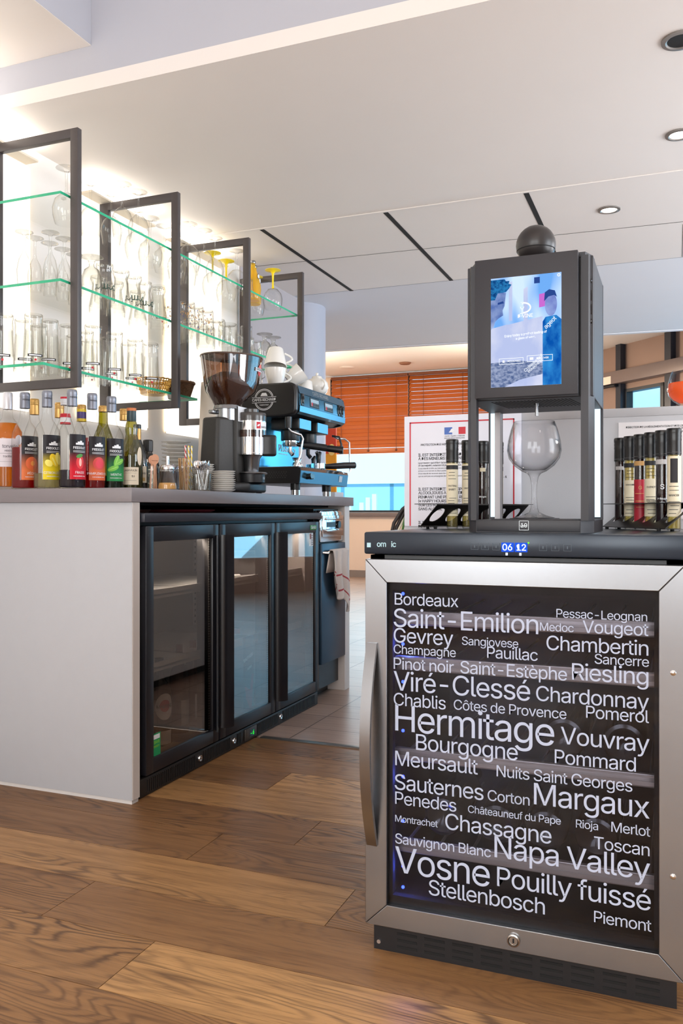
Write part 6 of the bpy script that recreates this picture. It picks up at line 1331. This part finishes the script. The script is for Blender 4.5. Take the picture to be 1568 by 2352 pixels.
def screen_noise(name, c0, c1, sc, strength=1.0):
    m, nt, out = newmat(name); L = nt.links.new; e = N(nt, 'ShaderNodeEmission'); L(e.outputs[0], out.inputs[0]); tc = N(nt, 'ShaderNodeTexCoord'); mp = N(nt, 'ShaderNodeMapping'); mp.inputs['Scale'].default_value = sc; L(tc.outputs['Object'], mp.inputs[0])
    n = N(nt, 'ShaderNodeTexNoise'); n.inputs['Scale'].default_value = 1; n.inputs['Detail'].default_value = 4; L(mp.outputs[0], n.inputs['Vector']); r = N(nt, 'ShaderNodeValToRGB'); L(n.outputs[0], r.inputs[0]); el = r.color_ramp.elements
    el[0].position = 0.35; el[0].color = (*s2l(c0), 1); el[1].position = 0.65; el[1].color = (*s2l(c1), 1); L(r.outputs[0], e.inputs[0]); e.inputs[1].default_value = strength; return m
mats = [screen_bg(), screen_noise('screen_paper', (188, 200, 240), (222, 226, 248), (25, 1, 14)), screen_noise('screen_stone', (84, 104, 150), (160, 172, 204), (160, 1, 240)), screen_noise('screen_hair', (16, 66, 128), (44, 128, 190), (200, 1, 260)), screen_noise('screen_skin', (84, 112, 180), (178, 196, 236), (30, 1, 30)), screen_noise('screen_blue', (8, 84, 176), (60, 160, 232), (40, 1, 24)), screen_noise('screen_face', (104, 118, 196), (150, 170, 226), (40, 1, 40)), emit('screen_pink', (206, 110, 214), 1.0), emit('screen_dark', (44, 74, 146), 1.0), emit('screen_white', (246, 250, 255), 1.15)]
mb = MB()
mb.quad(S(0, 0, 0), S(1, 0, 0), S(1, 1, 0), S(0, 1, 0), 0)
def poly(pts, k, mi): mb.add([S(a, b, k) for a, b in pts], [tuple(range(len(pts)))], mi)
def ell(ca, cb, ra, rb, k, mi, n=24): poly([(ca + ra * math.cos(2 * PI * q / n), cb + rb * math.sin(2 * PI * q / n)) for q in range(n)], k, mi)
poly([(0.62, 0.92), (0.70, 0.92), (0.70, 0.975), (0.62, 0.975)], 1, 8)
poly([(0.69, 0.70), (0.81, 0.71), (0.81, 0.83), (0.69, 0.82)], 1, 7)
poly([(0.26, 0.6), (0.31, 0.6), (0.31, 0.96), (0.26, 0.95)], 1, 1); poly([(0.47, 0.2), (0.53, 0.2), (0.53, 0.9), (0.47, 0.88)], 1, 1)
poly([(0, 0.54), (0.74, 0.62), (0.74, 0.18), (0, 0.18)], 2, 1); poly([(0, 0.54), (0.24, 0.57), (0.24, 0.42), (0.06, 0.35), (0, 0.45)], 3, 1)
poly([(0, 0), (0.74, 0), (0.74, 0.20), (0.4, 0.235), (0, 0.225)], 3, 2); poly([(0.2, 0.0), (0.74, 0.0), (0.74, 0.10), (0.42, 0.06)], 4, 1)
poly([(0.74, 0), (1, 0), (1, 0.58), (0.93, 0.62), (0.78, 0.61), (0.74, 0.57)], 4, 5)
ell(0.855, 0.72, 0.085, 0.105, 5, 6); poly([(0.76, 0.75), (0.77, 0.83), (0.83, 0.855), (0.91, 0.84), (0.94, 0.78), (0.90, 0.80), (0.82, 0.79)], 6, 8)
poly([(0, 0.53), (0.04, 0.555), (0.06, 0.60), (0.11, 0.63), (0.18, 0.655), (0.17, 0.70), (0.20, 0.74), (0.21, 0.80), (0.22, 0.86), (0, 0.88)], 5, 4)
poly([(0, 0.80), (0.06, 0.80), (0.10, 0.86), (0.22, 0.865), (0.27, 0.90), (0.30, 0.93), (0.26, 0.94), (0.27, 0.965), (0.22, 0.965), (0.2, 0.985), (0.0, 0.985)], 6, 3)
poly([(0.10, 0.755), (0.19, 0.765), (0.18, 0.785), (0.10, 0.775)], 6, 8)
# lettering on the screen
def outline(a0, a1, b0, b1, k, w=0.006):
    for p in (((a0, b0), (a1, b0 + w * 0.7)), ((a0, b1 - w * 0.7), (a1, b1)), ((a0, b0), (a0 + w, b1)), ((a1 - w, b0), (a1, b1))): poly([p[0], (p[1][0], p[0][1]), p[1], (p[0][0], p[1][1])], k, 9)
outline(0.12, 0.47, 0.205, 0.260, 8); outline(0.52, 0.88, 0.215, 0.272, 8)
def stext(s_, a, b, w, bold=True, rot=0.0): text(mb, s_, S(a, b, 9), FX, FZ, width=w * (sx1 - sx0), bold=bold, mi=9, rot=rot)
stext('D·VINE', 0.39, 0.620, 0.215); stext('Enjoy today a perfect tasting of', 0.20, 0.452, 0.60, True, 0.045); stext('a glass of wine.', 0.36, 0.424, 0.28, True, 0.045); stext('DÉCOUVREZ', 0.245, 0.225, 0.185); stext('DISCOVER', 0.655, 0.236, 0.17)
stext('Châteauneuf', 0.50, 0.125, 0.33, False, 0.72); stext('DOMAINE DE', 0.55, 0.115, 0.27, False, 0.72); stext('ageot', 0.79, 0.50, 0.2, False, 0.75)
poly([(0.17, 0.222), (0.20, 0.222), (0.20, 0.243), (0.17, 0.243)], 9, 9); poly([(0.56, 0.232), (0.61, 0.232), (0.61, 0.255), (0.56, 0.255)], 9, 9)
def arc(ca, cb, ra, rb, t0, t1, w, k=9, n=18):
    P_ = []
    for q in range(n + 1):
        t = t0 + (t1 - t0) * q / n; P_.append((math.cos(t), math.sin(t)))
    for q in range(n):
        poly([(ca + ra * P_[q][0], cb + rb * P_[q][1]), (ca + ra * P_[q + 1][0], cb + rb * P_[q + 1][1]), (ca + (ra - w) * P_[q + 1][0], cb + (rb - w * 0.65) * P_[q + 1][1]), (ca + (ra - w) * P_[q][0], cb + (rb - w * 0.65) * P_[q][1])], k, 9)
arc(0.465, 0.708, 0.115, 0.052, -PI / 2, PI / 2, 0.022); poly([(0.43, 0.756), (0.47, 0.756), (0.47, 0.760), (0.43, 0.760)], 9, 9); poly([(0.42, 0.656), (0.47, 0.656), (0.47, 0.661), (0.42, 0.661)], 9, 9)
arc(0.452, 0.72, 0.028, 0.024, PI, 2 * PI, 0.008); poly([(0.448, 0.66), (0.456, 0.66), (0.456, 0.70), (0.448, 0.70)], 9, 9); ell(0.455, 0.745, 0.008, 0.006, 9, 9, 10); arc(0.965, 0.975, 0.022, 0.014, 0, 2 * PI, 0.010)
wb('screen', mb, mats, D, 0)
# wine glass under the nozzle
BAL = [(0, 0.001), (0.038, 0.0), (0.042, 0.001), (0.024, 0.0055), (0.010, 0.012), (0.0066, 0.022), (0.0050, 0.045), (0.0056, 0.068), (0.0090, 0.084), (0.0135, 0.0905), (0.025, 0.0955), (0.0405, 0.107), (0.0510, 0.122), (0.0545, 0.138), (0.0525, 0.158), (0.0470, 0.180), (0.0410, 0.1965)]
mb = MB(); mb.lathe(BAL, 48); mb.lathe([(0, 0.0965), (0.022, 0.0980), (0.038, 0.1095), (0.0485, 0.124), (0.0525, 0.139), (0.0507, 0.158), (0.0455, 0.180), (0.0398, 0.1965), (0.0410, 0.1965)], 48)
o_ = build('balloon_wine_glass', mb, glassm('crystal', (253, 253, 254), (140, 138, 138), 0.018, 0.55, 3.0), None, 60, (-0.2685, 1.745, 0.8647)); tag(o_, 'large clear balloon wine glass standing under the dispenser nozzle', 'wine glass')

# ------------------------------------------------------------------ tube racks and wine tubes
def holed_rack(name, lab, p0, p1, n, sgn):
    """folded sheet rack from tube seat p0 to p1; sgn = +1: sheet leans away at the bottom"""
    p0 = Vector((*p0, 0)); p1 = Vector((*p1, 0)); d = (p1 - p0).normalized(); nrm = Vector((d.y, -d.x, 0)) * sgn
    if nrm.y > 0 and sgn > 0: nrm = -nrm
    mid = (p0 + p1) / 2; t = thing(name, lab, 'rack', (mid.x, mid.y, 0.837), 0, 'folded metal racks for wine tubes')
    sp_ = (p1 - p0).length / (n - 1); mb = MB()
    fr = Vector((0, -1, 0)) - d * Vector((0, -1, 0)).dot(d); fr.normalize()      # sideways, towards the camera
    A = 0.034
    top = lambda s: (p0 + d * s - mid) + fr * (A if sgn > 0 else -A) + Vector((0, 0, 0.058))
    bot = lambda s: (p0 + d * s - mid) + fr * (-A if sgn > 0 else A) + Vector((0, 0, 0.006))
    for i in range(n):
        s0, s1 = (i - 0.5) * sp_, (i + 0.5) * sp_; K = 24; outer = []; inner = []
        for k in range(K):
            a = 2 * PI * k / K; cx_, cz_ = math.cos(a), math.sin(a); m_ = max(abs(cx_), abs(cz_)); ox, oz = cx_ / m_, cz_ / m_
            f = lambda u, v: tuple(top((s0 + s1) / 2 + u * (s1 - s0) / 2) * ((1 + v) / 2) + bot((s0 + s1) / 2 + u * (s1 - s0) / 2) * ((1 - v) / 2))
            outer.append(f(ox, oz)); inner.append(f(cx_ * 0.68, cz_ * 0.62 + 0.06))
        mb.add(outer + inner, [(k, (k + 1) % K, K + (k + 1) % K, K + k) for k in range(K)])
    sh = build('sloped_plate', mb, pm('rack_black', (38, 35, 34), 0.28, 0.4, noise=0.08), t, 0); sm_ = sh.modifiers.new('thickness', 'SOLIDIFY'); sm_.thickness = 0.0018
    mb = MB(); e0, e1 = -0.85 * sp_, (n - 0.15) * sp_; q0 = [top(e0), top(e1)]; off = fr * (-2 * A if sgn > 0 else 2 * A) * 0.98
    mb.quad(tuple(q0[0]), tuple(q0[1]), tuple(q0[1] + off), tuple(q0[0] + off)); fl_ = build('top_flange', mb, pm('rack_black', (38, 35, 34), 0.28, 0.4), t, 0); sm_ = fl_.modifiers.new('thickness', 'SOLIDIFY'); sm_.thickness = 0.0016
    mb = MB(); b0, b1 = bot(-0.5 * sp_), bot((n - 0.5) * sp_)
    mb.quad(tuple(b0), tuple(b1), tuple(b1 - off * 0.5), tuple(b0 - off * 0.5)); ft = build('base_flange', mb, pm('rack_black', (38, 35, 34), 0.28, 0.4), t, 0); sm_ = ft.modifiers.new('thickness', 'SOLIDIFY'); sm_.thickness = 0.0016
    for s in (0.0, (n - 1) * sp_):
        for q in (0.0, 0.45):
            c = bot(s) - off * q; mb = MB(); mb.cyl((c.x, c.y, 0), (c.x, c.y, 0.006), 0.004, seg=12); build('foot', mb, M_blkdeep, t)
    return t
holed_rack('tube_rack', 'black folded rack with empty end holes, left of the dispenser', (-0.526, 1.936), (-0.382, 2.124), 6, 1)
rk = holed_rack('tube_rack', 'black folded rack full of six wine tubes, right of the dispenser', (-0.120, 2.082), (-0.003, 1.881), 6, -1)
TC = pm('tube_cap', (11, 11, 13), 0.32, noise=0.06)
PARCH = pm('parchment_label', (226, 214, 186), 0.55, noise=0.05, nscale=30)
def tube(lab, loc, wine, spec, grp):
    t = thing('wine_tube', lab, 'wine tube', (*loc, 0.8375), 0, grp); R = 0.0135
    mb = MB(); mb.lathe([(0, 0), (0.0115, 0), (R, 0.003), (R, 0.160), (0.0120, 0.166)], 28); build('tube_body', mb, glassm('tube_glass', (250, 250, 248), (150, 152, 150), 0.06, 0.6, 2.2), t, 50)
    mb = MB(); mb.lathe([(0, 0.004), (0.0124, 0.004), (0.0124, 0.158), (0, 0.158)], 24); build('wine', mb, wine, t, 50)
    mb = MB(); mb.lathe([(0.0143, 0.158), (0.0146, 0.160), (0.0143, 0.186), (0.0150, 0.189), (0.0144, 0.193), (0.0150, 0.197), (0.0144, 0.201), (0.0152, 0.204), (0.0152, 0.210), (0.0140, 0.213), (0, 0.213)], 28); cp = build('cap', mb, TC, t, 30)
    mb = MB(); mb.lathe([(0.0145, 0.1625), (0.0148, 0.163), (0.0145, 0.1635)], 28); build('cap_ring', mb, M_steel, cp, 30)
    a = face(loc, 0.0); mb = MB(); mi = []
    for (z0, z1, w, k) in spec['bands']: patch(mb, 0, 0, R + 0.0003 + 0.0001 * k, a - w, a + w, z0, z1, 16, k)
    lb = build('label', mb, spec['mats'], t, 40)
    mb = MB()
    for s_, z, w in spec['text']: text(mb, s_, (a, z), 1, 1, width=w, align='C', bold=True, cyl=(0, 0, R + 0.0008))
    rr_ = random.Random(int(loc[1] * 1000))
    for z in spec.get('lines', []): patch(mb, 0, 0, R + 0.0008, a - 0.9 + rr_.random() * 0.4, a + 0.9 - rr_.random() * 0.6, z, z + 0.0011, 6)
    build('lettering', mb, spec.get('ink', M_ink), lb, 0)
    return t
WR = liquid('red_wine', (52, 8, 24), 0.5); WW = liquid('white_wine', (226, 214, 150), 0.2); RL = pm('crimson_label', (176, 18, 44), 0.45, noise=0.04)
def cream(words, top=M_ink, low=0.030, hi=0.155): return {'bands': [(low, hi, 1.45, 0), (0.141, 0.151, 1.5, 1)], 'mats': [PARCH, top], 'text': words, 'lines': [0.036, 0.044, 0.060, 0.066, 0.072, 0.118, 0.126, 0.133]}
GL, GR = 'wine tubes in the left rack', 'wine tubes in the right rack'
L0 = Vector((-0.526, 1.936)); LD = (Vector((-0.382, 2.124)) - L0) / 5
lp = [tuple(L0 + LD * k) for k in range(6)]
tube('cream labelled wine tube, leftmost of the left rack in front of the red bordered notice', lp[1], WW, cream([('CHATEAU', 0.100, 0.022), ('BARET', 0.091, 0.017)]), GL)
tube('cream labelled wine tube mostly hidden behind the dispenser left post', lp[2], WW, cream([('GRAVES', 0.095, 0.018)]), GL)
tube('dark red wine tube of the left rack seen through the open dispenser', lp[3], WR, {'bands': [(0.138, 0.147, 0.5, 0)], 'mats': [PARCH], 'text': [('Morgon', 0.075, 0.018)], 'ink': M_white}, GL)
tube('cream labelled wine tube, rightmost of the left rack, behind the balloon glass', lp[4], WW, cream([('CHABLIS', 0.100, 0.018), ('2015', 0.088, 0.012)]), GL)
R0 = Vector((-0.120, 2.082)); RD = (Vector((-0.003, 1.881)) - R0) / 5
rp = [tuple(R0 + RD * k) for k in range(6)]
tube('dark red wine tube nearest the dispenser in the right rack', rp[0], WR, {'bands': [(0.138, 0.146, 0.9, 0)], 'mats': [pm('grey_label', (190, 186, 186), 0.5, noise=0.04)], 'text': [], 'lines': []}, GR)
tube('cream and olive labelled wine tube, second in the right rack', rp[1], WW, cream([('SANCERRE', 0.100, 0.022)], M_ink, 0.030, 0.112), GR)
tube('crimson labelled wine tube with tan band in the right rack', rp[2], WR, {'bands': [(0.004, 0.112, 1.45, 0), (0.143, 0.153, 1.45, 1)], 'mats': [RL, pm('tan_band', (196, 150, 90), 0.5, noise=0.04)], 'text': [('G', 0.090, 0.008), ('POMMARD', 0.062, 0.022)], 'lines': [0.05, 0.08], 'ink': pm('gold_print3', (206, 150, 90), 0.4, noise=0.05)}, GR)
tube('cream labelled wine tube with greenish wine, fourth in the right rack', rp[3], WW, cream([('QUINCY', 0.092, 0.020), ('SANCERRE', 0.062, 0.022)], M_ink, 0.030, 0.112), GR)
tube('dark red wine tube with white script, fifth in the right rack', rp[4], WR, {'bands': [(0.141, 0.151, 1.3, 0)], 'mats': [pm('grey_label', (190, 186, 186), 0.5)], 'text': [('S', 0.088, 0.008), ('le Rouge', 0.066, 0.020), ('vino', 0.058, 0.010)], 'lines': [], 'ink': M_white}, GR)
tube('cream labelled wine tube with a black tag, rightmost in the right rack', rp[5], WW, {'bands': [(0.030, 0.155, 1.45, 0), (0.100, 0.150, 0.55, 1)], 'mats': [PARCH, M_ink], 'text': [('MANOIR', 0.072, 0.022)], 'lines': [0.036, 0.044, 0.052, 0.060, 0.084, 0.092]}, GR)

# ------------------------------------------------------------------ white serving counter behind the wine fridge, with its notices
K_ = thing('serving_counter', 'white serving counter block standing behind the wine fridge', 'counter', (0.45, 2.8, 0))
mb = MB(); mb.box((-0.694, 2.222, 0.06), (1.6, 4.12, 1.115)); wb('body', mb, M_lam, K_); mb = MB(); mb.box((-0.62, 2.26, 0.0), (1.55, 4.08, 0.06)); wb('plinth', mb, M_blkdeep, K_); mb = MB(); mb.box((-0.694, 2.221, 1.115), (1.6, 4.12, 1.137), 0.002); wb('top', mb, M_lam, K_)
NW = pm('notice_paper', (226, 228, 240), 0.35, noise=0.01, coat=0.3)
t = thing('notice_sign', 'laminated notice with red border standing behind the left tube rack', 'notice', (-0.534, 2.219, 0.84))
mb = MB(); mb.box((-0.693, 2.217, 0.838), (-0.374, 2.2205, 1.139), 0.0006); sh = wb('sheet', mb, NW, t)
yN = 2.2165
mb = MB(); mb.box((-0.678, yN, 0.839), (-0.6745, yN + 0.0004, 1.1225)); mb.box((-0.678, yN, 1.119), (-0.392, yN + 0.0004, 1.1225)); mb.box((-0.3955, yN, 0.839), (-0.392, yN + 0.0004, 1.1225)); wb('red_border', mb, M_red, t, 0)
def nz(v): return 0.877 + (1176 - v) * 0.001195
mb = MB()
for s_, v, hh in (('IL EST INTERDIT DE VENDRE DES BOISSONS', 1049, 0.0075), ('À DES MINEURS DE MOINS DE 18 ANS', 1057.5, 0.0075), ('La personne qui délivre la boisson doit exiger la preuve', 1066, 0.0047), ('de sa majorité, notamment par la production', 1072, 0.0047),
                    ('IL EST INTERDIT DE PROPOSER DES BOISSONS', 1127, 0.0075), ('ALCOOLIQUES À PRIX RÉDUIT', 1135.5, 0.0075), ('PENDANT UNE PÉRIODE RESTREINTE', 1145, 0.0075), ('(« HAPPY HOURS ») SANS PROPOSER', 1154, 0.0075), ('SUR LES BOISSONS', 1163, 0.0075), ('SANS ALCOOL', 1172, 0.0075), ('IL EST INTERDIT', 1203, 0.0075), ('DE DONNER', 1211.5, 0.0075), ('MANIFESTEMENT', 1220, 0.0075)):
    text(mb, s_, (-0.653, yN, nz(v)), FX, FZ, height=hh, bold=True)
text(mb, 'PROTECTION DES MINEURS ET RÉPRESSION', (-0.646, yN, nz(1025)), FX, FZ, height=0.0052, bold=True)
for s_, v in (("Il est interdit d'offrir de l'alcool à titre gratuit dans les débits", 1078.5), ('et tous commerces ou lieux publics', 1084), ('Il est interdit de recevoir dans les débits', 1090), ("qui ne sont pas accompagnés de l'un de leurs parents", 1096)): text(mb, s_, (-0.653, yN, nz(v)), FX, FZ, height=0.0040)
text(mb, 'Liberté • Égalité • Fraternité', (-0.580, yN, nz(1006)), FX, FZ, width=0.056); text(mb, 'RÉPUBLIQUE FRANÇAISE', (-0.580, yN, nz(1011)), FX, FZ, width=0.056); text(mb, 'ART. L3342-1', (-0.462, yN, nz(1101)), FX, FZ, width=0.05, bold=True); text(mb, 'ET', (-0.438, yN, nz(1154)), FX, FZ, width=0.012, bold=True)
wb('lettering', mb, M_ink, t, 0)
mb = MB(); mb.box((-0.580, yN, nz(1001)), (-0.5585, yN + 0.0004, nz(985)), mi=0); mb.box((-0.541, yN, nz(1001)), (-0.522, yN + 0.0004, nz(985)), mi=1); mb.add([(-0.568, yN - 0.0002, nz(997)), (-0.556, yN - 0.0002, nz(997)), (-0.552, yN - 0.0002, nz(992)), (-0.560, yN - 0.0002, nz(988))], [(0, 1, 2, 3)], 2); wb('flag_emblem', mb, [pm('flag_blue', (40, 90, 176), 0.4, noise=0.03), M_red, M_white], t, 0)
t = thing('notice_sign', 'white typed notice behind the right tube rack', 'notice', (0.06, 2.219, 0.86))
mb = MB(); mb.box((-0.133, 2.2185, 0.86), (0.16, 2.2208, 1.101)); wb('sheet', mb, pm('typed_paper', (228, 226, 230), 0.5, noise=0.01), t)
mb = MB(); text(mb, 'DIRECTION DE LA RÉGLEMENTATION ET DES LIBERTÉS PUBLIQUES', (-0.115, 2.2178, 1.086), FX, FZ, width=0.185, bold=True); text(mb, 'LICENCE', (0.000, 2.2178, 1.074), FX, FZ, width=0.05, bold=True)
for k in range(13): mb.box((0.03, 2.2178, 0.90 + k * 0.0115), (0.12 + 0.02 * math.sin(k * 2.1), 2.2182, 0.9035 + k * 0.0115))
wb('lettering', mb, M_ink, t, 0)
# cables looping out beside the counter
t = thing('cable_bundle', 'bundle of dark and striped cables looping beside the red bordered notice', 'cables', (-0.72, 2.30, 0.0))
for k, (col, nm) in enumerate((((40, 34, 32), 'cable_dark'), ((40, 34, 32), 'cable_dark'), ((206, 200, 180), 'cable_cream'), ((60, 110, 50), 'cable_green'), ((206, 200, 180), 'cable_cream'), ((60, 60, 66), 'cable_grey'))):
    o = 0.009 * k
    mb = MB(); mb.tube([(0.023, 0.01 * (k % 3), 0.905 - o * 0.6), (-0.004 + o * 0.3, 0.008 * (k % 3), 0.885 - o * 0.8), (-0.030 + o * 0.8, 0.008 * (k % 2), 0.845 - o), (-0.045 + o * 0.9, 0, 0.78 - o), (-0.035 + o * 0.6, 0, 0.5), (-0.03 + o * 0.5, 0.004 * k, 0.006)], 0.0055 if k < 2 else 0.0036, 8); build('cable', mb, pm(nm, col, 0.5, noise=0.05), t, 60)
# orange cocktail at the right edge
t = thing('cocktail_glass', 'balloon glass of orange cocktail cut by the right edge, on the serving counter', 'cocktail', (0.040, 3.135, 1.137)); k = 1.25
mb = MB(); mb.lathe([(r * k, z * 1.16) for r, z in BAL], 40); build('glass_body', mb, glassm('crystal', (248, 249, 250), (140, 140, 142)), t, 60)
mb = MB(); mb.lathe([(0, 0.114), (0.030, 0.117), (0.048, 0.128), (0.0615, 0.144), (0.0660, 0.160), (0.0635, 0.183), (0.0, 0.183)], 36); build('drink', mb, liquid('orange_drink', (255, 140, 60), 0.6), t, 50)
mb = MB()
for p, r_ in (((-0.02, -0.03, 0.165), 0.02), ((0.03, -0.02, 0.168), 0.018), ((0.0, 0.02, 0.166), 0.02)): mb.box((p[0] - r_, p[1] - r_, p[2] - r_), (p[0] + r_, p[1] + r_, p[2] + r_), 0.005, M=Matrix.Rotation(p[0] * 20, 4, 'Z'))
build('ice', mb, M_glassthick, t)
# far end: blinds, sideboard, poster
BLM = pm('orange_wood_slat', (172, 92, 42), 0.4, noise=0.14, nscale=10, stretch=(1, 20, 20))
def blind(x0, x1, lab, tilt):
    t = thing('venetian_blind', lab, 'blind', ((x0 + x1) / 2, 10.60, 2.70), 0, 'orange venetian blinds'); hw = (x1 - x0) / 2
    mb = MB(); mb.box((-hw, -0.03, -0.035), (hw, 0.03, 0.0)); build('headrail', mb, pm('brown_rail', (112, 60, 30), 0.5, noise=0.05), t)
    mb = MB(); c, s_ = math.cos(tilt), math.sin(tilt)
    for k in range(18):
        z = -0.065 - k * 0.0515; mb.box((-hw, -0.031, -0.0015), (hw, 0.031, 0.0015), M=Matrix.Translation((0, 0, z)) @ Matrix.Rotation(tilt + 0.09 * math.sin(k * 2.3 + x0), 4, 'X'))
    build('slats', mb, BLM, t, 0)
    mb = MB(); mb.box((-hw, -0.035, -1.045), (hw, 0.03, -0.975), 0.004); build('bottom_rail', mb, BLM, t)
    for q in (-0.72, 0.0, 0.72):
        mb = MB(); mb.tube([(hw * q, -0.037, -0.03), (hw * q, -0.037, -1.01)], 0.004, 6); build('cord', mb, pm('cord_brown', (110, 60, 36), 0.7, noise=0.1), t)
        mb = MB(); mb.sphere((hw * q, -0.040, -1.005), 0.016, 10); build('tassel', mb, pm('cord_brown', (110, 60, 36), 0.7), t)
blind(-4.345, -3.262, 'orange wooden venetian blind left of the gap, beside the column', 1.05)
blind(-3.245, -1.80, 'orange wooden venetian blind right of the gap, running behind the dispenser', 0.98)
t = thing('sideboard', 'low white sideboard seen past the end of the bar', 'sideboard', (-2.88, 6.06, 0)); mb = MB(); mb.box((-0.45, -0.08, 0), (0.44, 0.08, 0.985)); build('cabinet', mb, M_lam, t); mb = MB(); mb.box((-0.47, -0.09, 0.985), (0.46, 0.09, 1.03), 0.004); build('top', mb, M_lam, t)
t = thing('display_card', 'orange and red advertising card standing on the white sideboard', 'display card', (-2.50, 6.06, 1.03)); mb = MB(); mb.box((-0.12, -0.01, 0), (0.055, 0.01, 0.30), 0.0, 0); mb.box((-0.12, -0.01, 0.30), (0.055, 0.01, 0.52), 0.0, 1); build('card', mb, [pm('card_orange', (250, 166, 40), 0.5, noise=0.03), pm('card_red', (224, 74, 44), 0.5, noise=0.05)], t, 0)
mb = MB(); mb.add([(0.02 + 0.03 * math.cos(2 * PI * q / 24), -0.0108, 0.33 + 0.045 * math.sin(2 * PI * q / 24)) for q in range(24)], [tuple(range(24))]); build('sun_mark', mb, pm('card_yellow', (252, 214, 130), 0.5, noise=0.03), t, 0)
